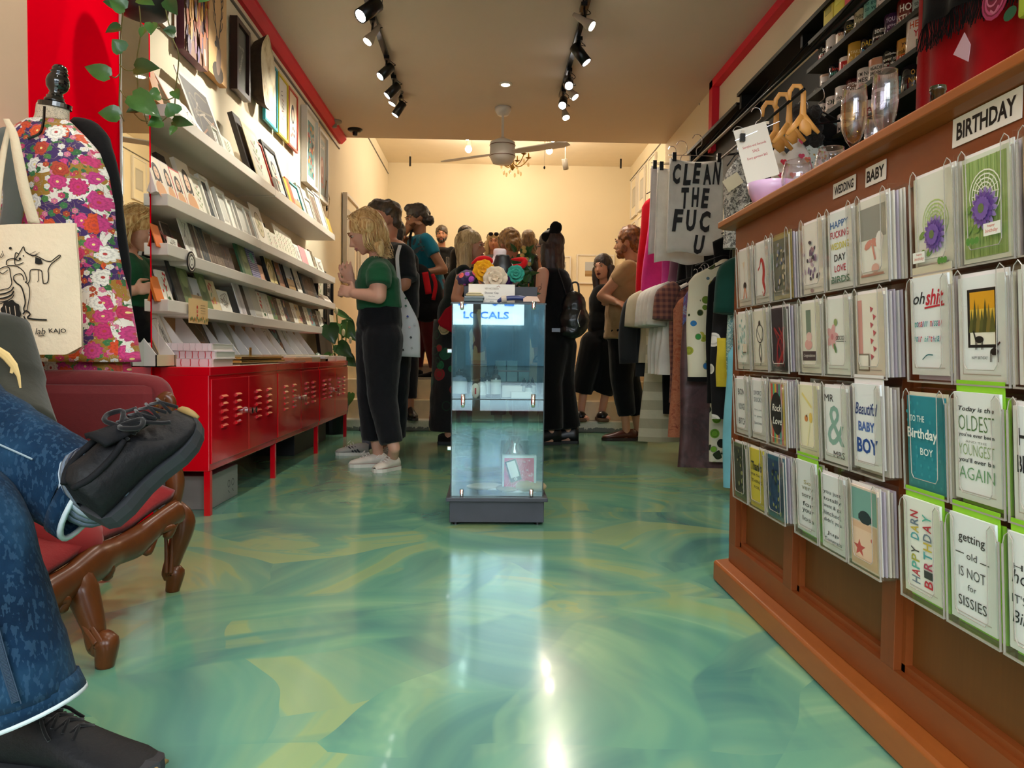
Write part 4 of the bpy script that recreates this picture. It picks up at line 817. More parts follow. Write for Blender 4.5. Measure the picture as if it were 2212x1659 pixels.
# RIGHT: wooden counter with card pockets
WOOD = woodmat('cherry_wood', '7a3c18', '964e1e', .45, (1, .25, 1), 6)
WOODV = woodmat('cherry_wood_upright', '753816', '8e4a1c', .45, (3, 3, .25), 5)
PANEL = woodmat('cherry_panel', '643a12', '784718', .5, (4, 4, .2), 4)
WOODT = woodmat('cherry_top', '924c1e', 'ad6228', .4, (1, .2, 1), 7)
ct = thing('wooden_counter', 'long cherry wood counter with panelled front carrying card pockets', 'counter', (1.0, 1.2, 0))
XF = .75; YE = 2.335; Y9 = -.5
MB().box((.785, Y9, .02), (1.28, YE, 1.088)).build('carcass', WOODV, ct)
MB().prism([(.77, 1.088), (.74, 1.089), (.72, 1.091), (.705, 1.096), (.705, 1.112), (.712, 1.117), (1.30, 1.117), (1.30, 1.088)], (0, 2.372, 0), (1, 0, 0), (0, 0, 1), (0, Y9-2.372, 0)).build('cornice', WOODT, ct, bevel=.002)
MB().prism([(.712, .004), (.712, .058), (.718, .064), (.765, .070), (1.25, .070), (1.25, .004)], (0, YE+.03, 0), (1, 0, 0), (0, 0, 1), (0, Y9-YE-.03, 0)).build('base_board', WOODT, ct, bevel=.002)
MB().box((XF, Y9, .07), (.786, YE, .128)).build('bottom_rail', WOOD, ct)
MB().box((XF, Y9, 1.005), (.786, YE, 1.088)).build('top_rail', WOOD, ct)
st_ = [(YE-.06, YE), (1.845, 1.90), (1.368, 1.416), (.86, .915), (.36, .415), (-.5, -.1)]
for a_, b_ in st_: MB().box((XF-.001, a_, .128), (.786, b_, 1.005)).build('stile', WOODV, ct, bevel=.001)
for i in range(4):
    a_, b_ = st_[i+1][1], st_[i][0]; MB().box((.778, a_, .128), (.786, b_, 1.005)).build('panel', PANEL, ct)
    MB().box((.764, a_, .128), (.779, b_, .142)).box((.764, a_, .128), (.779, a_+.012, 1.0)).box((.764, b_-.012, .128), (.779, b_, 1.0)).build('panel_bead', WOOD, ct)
def strip(px0, px1, py, h, txt, lab, tilt):
    y0, y1 = yat(px0, .748, 1.05), yat(px1, .748, 1.05); zc = at((px0+px1)/2, py, X=.748).z; w = y0-y1
    u = Vector((0, -1, 0)); v = Vector((0, 0, 1)); q = Matrix.Rotation(tilt, 3, 'X'); u = q @ u; v = q @ v; o = Vector((.7485, (y0+y1)/2, zc)); nn = Vector((-1, 0, 0))
    t = thing('category_label', lab, 'label', o); MB(lambda p: o+u*p.x+v*p.y+nn*p.z).box((-w/2, -h/2, 0), (w/2, h/2, .0012)).build('paper', PAPER, t)
    a = Art(plane_fn(o+nn*.0012, u, v, nn)); a.text(txt, 0, 0, h*.60, '16120e', w*.86, .03); a.build('lettering', t)
strip(1800, 1848, 404, .032, 'WEDDING', 'small paper label reading WEDDING on the counter rail', .0)
strip(1870, 1914, 375, .038, 'BABY', 'small paper label reading BABY on the counter rail', .0)
strip(2058, 2208, 255, .046, 'BIRTHDAY', 'larger paper label reading BIRTHDAY on the counter rail', .0)
# ---- art for every pocket: (label, paper colour, envelope, ops). u, v in units of the card's width and height
def sea(a, w, h): a.curve([(-.12*w, .12*h), (-.02*w, .24*h), (.12*w, .16*h), (.16*w, 0), (.10*w, -.16*h), (.22*w, -.32*h), (.10*w, -.40*h), (.02*w, -.33*h)], [.03*w+.13*w*sin(pi*min(1, i/22)) for i in range(25)], 'b83028', 24).curve([(-.12*w, .12*h), (-.26*w, .06*h)], .05*w, 'b83028', 4)
def bud(a, w, h): a.curve([(-.05*w, .3*h), (.0, -.1*h)], [.18*w, .14*w, .06*w, .02*w]+[.02*w]*5, 'dfc8b0', 8).disc(0, -.15*h, .13*w, '3a2620', .07*h).curve([(-.15*w, -.4*h), (0, -.2*h), (.12*w, -.4*h)], .08*w, 'd8987a', 8)
def blooms(cs):
    def f(a, w, h):
        r_ = random.Random(len(cs)*7+3)
        for i in range(26): a.disc(r_.gauss(0, .17)*w, r_.gauss(-.05, .2)*h, r_.uniform(.04, .1)*w, r_.choice(cs), .03*h, 8, r_.random()*3)
    return f
def teal(a, w, h): blooms(['a8c8c0', '8ab0a8', 'c8dcd4'])(a, w, h); a.rect(.05*w, -.2*h, .42*w, -.05*h, 'e8d8c4').rect(.05*w, -.22*h, .4*w, -.2*h, '6a5a4a')
def cage(a, w, h): a.ring(0, .12*h, .26*w, .03*w, '3a3430', 20, .17*h).curve([(-.2*w, .2*h), (.1*w, .0), (.2*w, .2*h)], .02*w, '4a4440').disc(0, .31*h, .07*w, '3a3430').curve([(0, -.06*h), (-.08*w, -.2*h), (.05*w, -.4*h)], .05*w, '5a5048').curve([(.05*w, -.06*h), (.1*w, -.25*h), (.0, -.44*h)], .04*w, '4a4038')
def darkred(a, w, h):
    a.rect(-.5*w, -.5*h, .5*w, .5*h, '2e2028'); r_ = random.Random(5)
    for i in range(9): a.curve([(r_.uniform(-.3, .4)*w, -.45*h), (r_.uniform(-.2, .4)*w, -.1*h), (r_.uniform(-.4, .4)*w, .2*h)], .05*w, r_.choice(['8a2028', '5a1820', 'a02a2a']), 8)
def happyf(a, w, h):
    for t_, c_, v_ in (('HAPPY', '3a6aa8', .36), ('FUCKING', 'b8283a', .22), ('WEDDING', 'd8c83a', .06), ('DAY', '2a2420', -.10), ('LOVE', 'b8283a', -.25), ('BIRDS', '4a7a5a', -.40)): a.text(t_, 0, v_*h, .095*h, c_, w*(.8 if len(t_) > 4 else .5), .01)
def pinkbow(a, w, h): a.rect(-.5*w, .02*h, .5*w, .42*h, '9a9890').disc(-.15*w, -.05*h, .16*w, 'd89080', .05*h, 8, .4).disc(.12*w, -.04*h, .16*w, 'd89080', .05*h, 8, -.4).curve([(0, -.05*h), (.1*w, -.25*h)], .06*w, 'd89080').disc(.28*w, -.03*h, .14*w, 'f4ece8', .12*h).disc(.1*w, -.36*h, .14*w, 'e0b0a0', .06*h).rect(-.45*w, -.45*h, .4*w, -.42*h, 'd8a090')
def weddeer(a, w, h): a.rect(-.2*w, .0, .05*w, .42*h, '7a8a78').disc(-.1*w, -.1*h, .2*w, 'e0a8a0', .08*h).disc(-.05*w, .02*h, .15*w, 'e8c0b8', .07*h).rect(-.42*w, -.34*h, .3*w, -.2*h, '4a3a3a').text('Congratulations', -.06*w, -.27*h, .06*h, 'e8e0d8', .6*w, 0, .2)
def rosering(a, w, h):
    a.flower(-.22*w, .0, .26*w, 'e0a8a8', 'c87a80').disc(-.05*w, .2*h, .08*w, '9aa86a', .05*h).disc(-.1*w, -.16*h, .05*w, '6a8a5a', .08*h, 8, .5)
    for i in range(5): a.ring(.0*w+i*.08*w, -.02*h, .045*w, .012*w, '3a3434', 10)
    a.stroke([(-.02*w, -.07*h), (.4*w, -.07*h)], .012*w, '3a3434')
def bunting(a, w, h):
    a.rect(-.42*w, -.3*h, -.26*w, .45*h, 'd89a90')
    for i in range(7): a.poly([(.05*w+.1*w*(i % 2), .36*h-i*.1*h), (.17*w+.1*w*(i % 2), .33*h-i*.1*h), (.07*w+.1*w*(i % 2), .28*h-i*.1*h)], 'c05a60')
    a.rect(-.44*w, -.46*h, 0, -.24*h, '8a7a68').rect(-.40*w, -.44*h, -.04*w, -.26*h, 'efe8dc')
def lines_(ls, w_=.8, x=0):
    def f(a, w, h):
        for l in ls: a.text(l[0], (l[4] if len(l) > 4 else x)*w, l[1]*h, l[2]*h, l[3], min(w_, .16*len(l[0])+.06)*w*(l[5] if len(l) > 5 else 1), l[6] if len(l) > 6 else .0, l[7] if len(l) > 7 else 0)
    return f
def rainbow(a, w, h):
    for i, c_ in enumerate(('c8b8a0', 'c84a3a', '5aa87a', 'd8a83a', '8a4a6a', '4a9a8a', 'c83a3a', 'd8b83a')): a.rect((-.5+i*.125)*w, -.5*h, (-.375+i*.125)*w, .5*h, c_)
    a.disc(-.02*w, 0, .40*w, '161412', .36*h, 20).text('Rock', -.02*w, .1*h, .12*h, 'f4f0e8', .6*w, .01, .3).text('Love', 0, -.12*h, .12*h, 'f4f0e8', .6*w, .01, .3)
def yellowbird(a, w, h): a.curve([(-.3*w, .4*h), (.2*w, .2*h)], .06*w, 'f0dc8a').disc(-.1*w, .02*h, .09*w, 'd88a4a', .05*h).disc(.14*w, .04*h, .08*w, 'ecc860', .08*h).curve([(.1*w, -.05*h), (-.1*w, -.4*h)], .05*w, 'f0e8b8').disc(-.06*w, .06*h, .03*w, '3a2a20')
def mrs(a, w, h): a.text('MR', -.24*w, .38*h, .10*h, '2a2622', .42*w, 0).text('&', .04*w, 0, .56*h, '8ab0a4', .76*w, 0).text('MRS', .16*w, -.40*h, .09*h, '4a4440', .5*w, 0)
def boy(a, w, h): a.text('Beautiful', 0, .22*h, .15*h, '2a3a78', .85*w, .01, .35).text('BABY', 0, .0, .12*h, '4a6ab0', .62*w, .03).text('BOY', .02*w, -.24*h, .19*h, '1e4a98', .80*w, .03)
def greenpaint(a, w, h): blooms(['4a4a38', '2a2c24', '6a6a48', '3a3c2c', '1e2420'])(a, w, h); blooms(['4a4a38', '2a2c24', '8a8a58'])(a, w*1.6, h*1.5) if 0 else None
def pic(bg, cs, n_=34):
    def f(a, w, h):
        a.rect(-.46*w, -.46*h, .46*w, .46*h, bg); r_ = random.Random(n_)
        for i in range(n_): a.disc(r_.uniform(-.38, .38)*w, r_.uniform(-.42, .42)*h, r_.uniform(.03, .08)*w, r_.choice(cs), .035*h, 7, r_.random()*3)
    return f
def sage(a, w, h): a.rect(-.5*w, .08*h, .5*w, .5*h, '7aa8a0').disc(.05*w, .14*h, .24*w, '26323a', .09*h).rect(-.2*w, .1*h, .32*w, .17*h, '26323a').rect(-.5*w, -.5*h, .5*w, .06*h, 'e2b898').rect(-.42*w, -.4*h, .3*w, -.02*h, 'eccab0').poly([(x*w*.24-.18*w, y*h*.12-.28*h) for x, y in [(sin(i*pi/5)*(1 if i % 2 == 0 else .42), cos(i*pi/5)*(1 if i % 2 == 0 else .42)) for i in range(10)]], 'c0504a').disc(.3*w, -.12*h, .035*w, 'c0504a')
def aster(bg):
    def f(a, w, h):
        if bg: 
            a.rect(-.48*w, -.48*h, .48*w, .48*h, 'a0b870')
            for i in range(14): a.rect((-.48+i*.07)*w, -.48*h, (-.465+i*.07)*w, .48*h, ['8aa45a', 'b4c888', '7a9450'][i % 3])
        cx, cy = (.05, 0) if bg else (.1, -.12); c_ = 'f4f2e4' if bg else 'b8cc80'
        for k in range(5): a.ring((cx-.02)*w, (cy+.12)*h, (.36-.06*k)*w, .02*w, c_, 20, (.24-.04*k)*h)
        for k in range(8): q = k*pi/8; a.stroke([((cx-.3*cos(q))*w, (cy+.12-.2*sin(q))*h), ((cx+.3*cos(q))*w, (cy+.12+.2*sin(q))*h)], .012*w, c_)
        for k in range(4): a.disc((cx-.38+.2*(k % 2))*w, (cy-.0-.2*(k//2))*h, .09*w, '7a9a4a', .035*h, 8, .6)
        for rr_, cl in ((.30, '9a82c0'), (.24, '6a4a9a'), (.17, '7c5cae')):
            for k in range(16): q = k*pi/8+rr_; a.disc((cx)*w+cos(q)*rr_*.62*w, (cy-.02)*h+sin(q)*rr_*.62*w, rr_*.42*w, cl, .045*w, 7, q)
        a.disc(cx*w, (cy-.02)*h, .07*w, '6a7a4a'); a.rect((cx+.05 if bg else cx-.55)*w, (cy-.30)*h, (cx+.42 if bg else cx-.2)*w, (cy-.18)*h, 'f6f4ee').text('happy', (cx+.22 if bg else cx-.36)*w, (cy-.21)*h, .03*h, 'd05a50', .16*w).text('birthday', (cx+.23 if bg else cx-.36)*w, (cy-.26)*h, .045*h, 'e0685a', .28*w, 0, .3)
        for k in range(3): a.disc((cx+.2+.08*k)*w if not bg else (cx-.3+.1*k)*w, (cy-.32)*h, .05*w, '5a9040', .04*h, 8, k)
    return f
def ohshit(a, w, h):
    a.text('oh', -.26*w, .30*h, .13*h, '2a2a2c', .34*w, .01, .3).text('shit', .18*w, .30*h, .17*h, 'c82a3a', .5*w, .02, .3).stroke([(-.1*w, .19*h), (.45*w, .21*h)], .03*w, 'c82a3a')
    for t_, v_ in (('totally missed', .02), ('your birthday', -.14)):
        n_ = len(t_)
        for i, ch_ in enumerate(t_):
            if ch_ != ' ': a.text(ch_, (-.40+.8*(i+.5)/n_)*w, v_*h, .06*h, ['4ab0a8', '3a8a9a', 'c86a8a', 'c8404a', '6a5a9a'][i % 5], .055*w, .012, .3)
    a.curve([(-.14*w, -.36*h), (0, -.31*h), (.16*w, -.31*h)], .02*w, '2a6a70', 8)
def deer(a, w, h):
    a.rect(-.30*w, -.18*h, .36*w, .40*h, '14120e').rect(-.24*w, -.15*h, .32*w, .37*h, 'e0a020').rect(-.24*w, .05*h, .32*w, .2*h, 'eabf4a').rect(-.24*w, -.15*h, .32*w, -.02*h, 'efe8d8')
    for i in range(7): x = -.2+i*.08; q = .08+.05*((i*5) % 3); a.poly([((x-.07)*w, -.03*h), ((x+.07)*w, -.03*h), (x*w, (q+.12)*h)], ['5a5a28', '4a4a20', '7a6a30'][i % 3])
    for dx, dy, s in ((-.02, -.10, 1), (.32, -.22, .9)):
        X, Y = dx*w, dy*h; a.disc(X, Y, .10*w*s, '1a1612', .035*h).stroke([(X-.08*w, Y), (X-.13*w*(1 if s == 1 else -1), Y+.09*h)], .03*w, '1a1612')
        for k in (-.08, -.05, .05, .08): a.stroke([(X+k*w, Y), (X+k*w*1.1, Y-.10*h)], .014*w, '1a1612')
    a.text('HAPPY BIRTHDAY', -.0*w, -.28*h, .03*h, '2a2622', .36*w)
def bboy(a, w, h):
    a.rect(-.5*w, -.5*h, .5*w, .5*h, '2a8a9a')
    for i in range(40): a.disc((-.44+.11*(i % 9))*w, (-.45+.2*(i//9)+.1*(i % 2))*h, .03*w, '3a9aa8', n=8)
    a.text('TO THE', -.14*w, .28*h, .07*h, 'e8f0ec', .42*w, .01).text('Birthday', 0, .10*h, .15*h, 'f0f4f0', .86*w, .02).text('BOY', .12*w, -.08*h, .08*h, 'e8f0ec', .36*w, .01).ring(0, 0, .0001, .00005, 'c8e0dc')
def darn(a, w, h):
    cs = ['6a7a8a', 'a8a83a', '4aa0a8', 'b8283a', '3a3a3a', 'c8b03a', '5ab0a0', 'b03a5a']
    for j, (t_, u_) in enumerate((('HAPPY DARN', -.18), ('BIRTHDAY', .20))):
        n_ = len(t_)
        for i, ch_ in enumerate(t_):
            if ch_ != ' ': a.text(ch_, u_*w, (-.40+.8*(i+.5)/n_)*h, .24*w, cs[(i*3+j) % 8] if not (j and i == 0) else 'c02a3a', .075*h*(1.1 if j else .95), .012, 0, pi/2)
def old(a, w, h):
    a.text('getting', 0, .30*h, .11*h, '3a3632', .62*w, .008).text('old', .0, .14*h, .07*h, '3a3632', .24*w, .0).stroke([(-.38*w, .15*h), (-.18*w, .15*h)], .015*w, '3a3632').stroke([(.2*w, .12*h), (.4*w, .12*h)], .015*w, '3a3632').text('IS NOT', 0, -.03*h, .10*h, '4a4642', .62*w, -.005).text('for', 0, -.17*h, .06*h, '3a3632', .2*w, .0).text('SISSIES', 0, -.32*h, .10*h, '3a3632', .66*w, .0)
CARDS = {
 ('A', 0, 0): ('butterfly-like dried bud card', 'e6e0d8', 'white', bud), ('A', 0, 1): ('red seahorse card', 'e4e2de', 'white', sea), ('A', 0, 2): ('brown paper card with blue feathered picture', 'a0905c', 'kraft', pic('6a6a5a', ['4a5a7a', '8a8a9a', 'c8b89a', '3a3a34'])),
 ('A', 1, 0): ('pale teal blossom card', 'e8e8e0', 'white', teal), ('A', 1, 1): ('ink dreamcatcher card', 'e2dccc', 'white', cage), ('A', 1, 2): ('dark maroon card with red streaks', '4a3a40', 'white', darkred),
 ('A', 2, 0): ('card reading BON VOYAGE BITCH', 'e2e2e0', 'white', lines_([('BON', .28, .12, '4a4846'), ('VOYAGE', .0, .12, '4a4846'), ('BITCH', -.28, .12, '4a4846')], .55)), ('A', 2, 1): ('card reading DIVORCE SUCKS', 'e4e4e4', 'white', lines_([('DIVORCE', .30, .08, '5a5e6a'), ('SUCKS', .18, .08, '5a5e6a'), ('but', .0, .03, '8a8a90'), ('it gets', -.12, .04, '6a6a70'), ('better', -.24, .05, '6a6a70')], .6)), ('A', 2, 2): ('rainbow striped card with black oval', 'b8a890', 'white', rainbow),
 ('A', 3, 0): ('dark green painted woodland card', '5a6448', 'white', pic('34382a', ['4a4a38', '2a2c24', '8a8a58', '1e2420'])), ('A', 3, 1): ('yellow card reading Thank you', 'c8b83a', 'white', lines_([('Thanks', .22, .16, '1e1c14', .0, 1, .03, .2), ('FOR THAT', .06, .05, '2a281c'), ('THING', -.05, .06, '2a281c'), ('YOU', -.16, .05, '2a281c')], .8)), ('A', 3, 2): ('night blue painted card', '2c5a6a', 'white', pic('1c3a5a', ['1a2a4a', '14181c', '5a6a3a', '2a4a7a', '8a8a5a'])),
 ('B', 0, 0): ('lilac blossom branch card', 'efe8e0', 'white', blooms(['6a5070', '8a7090', '4a4048', 'b8a0b0', 'a8808a'])), ('B', 0, 1): ('card with multicoloured lettering HAPPY FUCKING WEDDING DAY LOVE BIRDS', 'eef0f0', 'white', happyf), ('B', 0, 2): ('card with a coral bow and baby carriage', 'eeeae0', 'white', pinkbow),
 ('B', 1, 0): ('rose card with dark Congratulations banner', 'e8e4d4', 'white', weddeer), ('B', 1, 1): ('pink rose card with a scalloped tag', 'ecece6', 'white', rosering), ('B', 1, 2): ('card with red bunting triangles', 'efe6d8', 'white', bunting),
 ('B', 2, 0): ('faint yellow bird card', 'efe8c8', 'white', yellowbird), ('B', 2, 1): ('MR and MRS ampersand card', 'eceeee', 'white', mrs), ('B', 2, 2): ('card reading Beautiful BABY BOY', 'eef0f4', 'white', boy),
 ('B', 3, 0): ('card reading So very sorry for your loss', 'dcdfe0', 'lime', lines_([('So', .22, .06, 'a89a60'), ('very', .12, .07, '8a8468'), ('sorry', .01, .07, '5a564c'), ('for', -.10, .07, '3a3832'), ('your', -.21, .07, '3a3832'), ('loss', -.32, .07, '5a564c')], .6, .1)), ('B', 3, 1): ('card reading you just totally went and got hitched', 'dfe2e4', 'white', lines_([('you just', .28, .07, '2a2826'), ('totally', .18, .07, '2a2826'), ('went & go', .08, .07, '2a2826'), ('hitched,', -.02, .07, '2a2826'), ("didn't you", -.12, .07, '2a2826'), ('Jup', -.30, .06, '3a3836'), ('Congrats', -.40, .07, '3a3836')], .8)), ('B', 3, 2): ('two cards, car above and red star below', 'e6d2c0', 'white', sage),
 ('C', 0, 0): ('purple aster card on white', 'e8e6dc', 'white', aster(0)), ('C', 0, 1): ('purple aster card on green stripes', 'dfe4d4', 'white', aster(1)), ('C', 0, 2): ('brown kraft card at the cut edge, top row', 'b09078', 'white', blooms(['8a6a58', 'c8a890'])),
 ('C', 1, 0): ('card reading oh shit totally missed your birthday', 'eceef0', 'ivory', ohshit), ('C', 1, 1): ('yellow sunset card with two deer', 'eceef0', 'white', deer), ('C', 1, 2): ('white card with dark print at the cut edge, second row', 'e8eaec', 'white', blooms(['2a2a2a', '4a4a4a'])),
 ('C', 2, 0): ('teal card reading TO THE Birthday BOY', '2a8a9a', 'ivory', bboy), ('C', 2, 1): ('card reading Today is the OLDEST you have ever been', 'e8eaea', 'lime', lines_([("Today is the", .36, .06, '2a2a26', 0, 1, .01, .2), ('OLDEST', .23, .15, '5a7a4a', 0, 1, -.01), ("you've ever been", .11, .05, '1e1e1c', 0, 1, .01), ('AND THE', .05, .02, '8a8a80', 0, .6), ('YOUNGEST', -.03, .11, '8aa06a', 0, 1, -.01), ("you'll ever be", -.14, .06, '1e1e1c', 0, 1, .01), ('AGAIN', -.26, .12, '6a9a6a', 0, 1, -.01)], .82)), ('C', 2, 2): ('card with bold HAPPY BIRTHDAY cut by the frame', 'e8eaec', 'white', lines_([('HAPPY', .25, .16, '1e1e20', 0, 1, .02), ('BIRTHDAY', .0, .16, '1e1e20', 0, 1, .02), ('xo', -.25, .14, '4a3a7a', 0, 1, .02)], .9)),
 ('C', 3, 0): ('card with sideways HAPPY DARN BIRTHDAY letters', 'e8eae2', 'lime', darn), ('C', 3, 1): ('card reading getting old IS NOT for SISSIES', 'e6eaec', 'lime', old), ('C', 3, 2): ('card reading holy cow ITS YOUR Birthday, lowest row', 'e8eaec', 'lime', lines_([('Happy', .22, .07, '3a3836'), ('hooray', .12, .16, '1e1e20', 0, 1, .0, .25), ("IT'S YOUR", -.06, .08, '3a3836'), ('Birthday', -.24, .15, '1e1e20', 0, 1, .0, .25)], .9)),
}
ZB = [.836, .663, .484, .305]; YS = {'A': (2.147, 1.755), 'B': (1.707, 1.318), 'C': (1.257, .870)}
RIM = mat('acrylic_rim', 'a8a098', .15, .02); envm = {'white': mat('white_envelope', 'e8e4e4', .7, .02), 'lime': LIME, 'kraft': mat('kraft_paper', '9a8450', .7, .05), 'ivory': PAPER2}
def pocket(sec, r_, c_):
    yl = YS[sec][0]-(YS[sec][0]-YS[sec][1])/3*c_; w = .121; z = ZB[r_]; lab, pc, env, fn = CARDS[sec, r_, c_]
    u, v, nn = Vector((0, -1, 0)), Vector((-.06, 0, 1)).normalized(), Vector((-1, 0, -.06)).normalized(); o = Vector((.700, yl, z))
    xf = lambda p: o+u*p.x+v*p.y+nn*p.z
    t = thing('card_holder', 'clear acrylic pocket holding the '+lab, 'card holder', o, 'clear acrylic pockets on the counter')
    H_ = .168; m_ = MB(xf); m_.box((0, 0, -.036), (w, .002, 0)); m_.build('base', ACRYL, t)
    MB(xf).box((0, 0, -.036), (w, H_, -.034)).build('back_sheet', ACRYL, t)
    MB(xf).box((0, 0, -.036), (.002, H_, 0)).build('side_sheet', ACRYL, t); MB(xf).box((w-.002, 0, -.036), (w, H_, 0)).build('side_sheet', ACRYL, t)
    pr = [(.002, .002), (w-.002, .002), (w-.002, H_-.02), (w-.006, H_-.006), (w-.014, H_), (w-.022, H_-.008), (w-.024, .030), (w-.030, .022), (.030, .022), (.024, .030), (.022, H_-.008), (.014, H_), (.006, H_-.006), (.002, H_-.02)]
    MB(xf).prism(pr, (0, 0, 0), (1, 0, 0), (0, 1, 0), (0, 0, .0022)).build('front_sheet', ACRYL, t)
    rm = MB(xf); rm.box((-.0005, -.001, -.001), (w+.0005, .0015, .003)); rm.box((-.0008, 0, -.0002), (.0008, H_-.018, .0026)); rm.box((w-.0008, 0, -.0002), (w+.0008, H_-.018, .0026)); rm.tube([(.024, .030, .0025), (.030, .0225, .0025), (w-.030, .0225, .0025), (w-.024, .030, .0025)], .0007, 5)
    for s in (0, 1):
        x = (lambda q: w-q) if s else (lambda q: q); rm.tube([(x(.002), H_-.02, .0025), (x(.006), H_-.006, .0025), (x(.014), H_, .0025), (x(.022), H_-.008, .0025), (x(.024), .030, .0025)], .0007, 5)
    rm.build('rim', RIM, t)
    # the front card and those behind it
    rr = random.Random(hash((sec, r_, c_)) % 99 if 0 else (ord(sec)*31+r_*7+c_*13)); up = .018 if env == 'lime' or lab.startswith(('card reading oh', 'card reading Beau')) else 0; ch = .160+up*.3
    fc = thing('greeting_card', lab+' in its acrylic pocket', 'greeting card', xf(Vector((w/2, 0, -.004))))
    x0, x1 = .004, w-.014
    MB(xf).box((x0, .004+up*.4, -.008), (x1, ch-.004+up*.4, -.004)).build('card', mat('card_'+pc, pc, .55, .02), fc)
    MB(xf).box((x0, .003+up*.7, -.0105), (x1+.003, ch+.002+up, -.0085)).build('envelope', envm[env], fc)
    a = Art(plane_fn(xf(Vector(((x0+x1)/2, ch/2+.0+up*.4, -.004))), u, v, nn)); aw, ah = (x1-x0), (ch-.008)
    if fn not in (bboy, rainbow, sage): a.rect(-aw*.42, -ah*.42, -aw*.41, ah*.46, 'b8a8a4').rect(-aw*.42, -ah*.43, aw*.40, -ah*.42, 'c0b4ae')
    fn(a, aw*.95, ah*.95); a.build('print', fc, .45)
    nst = 4 if c_ == 2 and sec != 'C' else 3 if (r_+c_) % 2 else 2
    for k in range(nst):
        d = -.013-.0055*k-.002*rr.random(); col = rr.choice(['e4dfe2', 'dcd4da', 'cfc4bc', 'efe8e0', 'c8bcd0'] if env != 'lime' or k else ['8ccc28'])
        s = thing('greeting_card', ['white', 'next', 'third', 'last'][k]+' card stacked behind the '+lab, 'greeting card', xf(Vector((w/2, 0, d))), 'cards stacked in the acrylic pockets')
        MB(xf).box((x0+.002+.002*k, .003, d-.003), (w-.008+.0015*k, ch-.006+.008*rr.random(), d)).build('card', mat('stack_'+col, col, .7, .03), s)
for sec in 'ABC':
    for r_ in range(4):
        for c_ in range(3): pocket(sec, r_, c_)
# right wall: black shelving and mugs
BLK = mat('black_laminate', '0c0d0a', .55, .1, spec=.2); BLK2 = mat('black_shelf_edge', '24251c', .5, .1, spec=.3)
wu = thing('black_wall_panel', 'black wall panel behind the mug shelves', 'panel', (1.87, 3.2, 1.9)); MB().box((1.862, 2.2, 1.0), (1.879, 4.28, 2.507)).build('panel', BLK, wu)
sh = thing('overhead_shelf', 'long black overhead shelf above the garment rail, nearer unit', 'shelf', (1.7, 4.0, 2.28)); MB().box((1.715, 3.2, 2.51), (1.879, 5.38, 2.53)).build('board', BLK, sh); MB().box((1.712, 3.2, 2.508), (1.715, 5.38, 2.532)).build('edge', BLK2, sh); MB().box((1.73, 5.33, 2.42), (1.87, 5.37, 2.51)).build('bracket', BLK, sh); MB().box((1.74, 4.32, 2.44), (1.87, 4.35, 2.51)).build('bracket', BLK, sh)
sh = thing('overhead_shelf', 'long black overhead shelf above the garment rail, farther unit', 'shelf', (1.7, 5.3, 2.26)); MB().box((1.715, 5.385, 2.455), (1.879, 6.72, 2.475)).build('board', BLK, sh); MB().box((1.712, 5.385, 2.453), (1.715, 6.72, 2.477)).build('edge', BLK2, sh)
MB().box((1.73, 6.66, 2.36), (1.87, 6.70, 2.455)).build('bracket', BLK, sh); MB().box((1.86, 4.3, 1.9), (1.879, 6.72, 2.452)).build('back_panel', BLK, sh)
zm = [2.413, 2.265, 2.117, 1.963, 1.812]
for i, z in enumerate(zm):
    t = thing('mug_shelf', 'black mug shelf, %s from the top' % nth[i], 'shelf', (1.79, 3.5, z), 'black shelves of mugs'); MB().box((1.72, 2.3, z-.018), (1.861, 4.20, z)).build('board', BLK2, t); MB().box((1.719, 2.3, z-.020), (1.722, 4.20, z+.002)).build('edge', BLK2, t)
def mugart(y, z, Rr, ang):
    c = Vector((1.79, y, z))
    return lambda u, v, l: c+Vector((-cos(u/Rr+ang)*(Rr+l), -sin(u/Rr+ang)*(Rr+l), v))
mug_t = []
def mug(y, z, col, band, words, lab, sc=1.0, icol='f0ece4', ang=.95):
    Rr = .041*sc; Hh = .094*sc; t = thing('mug', lab, 'mug', (1.79, y, z), 'mugs on the black shelves')
    mb = MB(); c = (1.79, y, z+.0005)
    mb.lathe([(Rr*.92, 0), (Rr, .004), (Rr, Hh-.002), (Rr-.002, Hh), (Rr-.0045, Hh-.002), (Rr-.0045, .01), (0, .008)], c, 24)
    mb.build('cup', mat('mug_'+col, col, .12, .0, coat=.6), t, smooth=True)
    d = Vector((cos(ang+.2), sin(ang+2.2)*-1 if 0 else -.2, 0)); hd = Vector((.15, -1, 0)).normalized(); p = Vector(c)
    MB().tube(spline([p+hd*Rr+Vector((0, 0, Hh*.82)), p+hd*(Rr+.026)+Vector((0, 0, Hh*.75)), p+hd*(Rr+.028)+Vector((0, 0, Hh*.35)), p+hd*Rr+Vector((0, 0, Hh*.2))], 10), .0055, 8).build('handle', mat('mug_white', 'e4dcd8', .12, 0, coat=.6), t, smooth=True)
    a = Art(mugart(y, z, Rr, ang)); r_ = Rr*1.25
    if band: a.rect(-r_, Hh*band[1], r_, Hh*band[2], band[0], 14)
    n_ = len(words)
    for i, wd in enumerate(words):
        tx, cl = (wd, icol) if isinstance(wd, str) else wd
        hh = Hh*.78/n_*.72; a.text(tx, 0, Hh*(.86-.78*(i+.5)/n_), hh, cl, min(Rr*1.6, hh*len(tx)*.72), .015)
    a.build('print', t, .25)
WH = 'e6dcd8'
def mrow(z, y_first, items, step=.098):
    y = y_first
    for k, it in enumerate(items):
        if it: mug(y, z, *it)
        y -= step
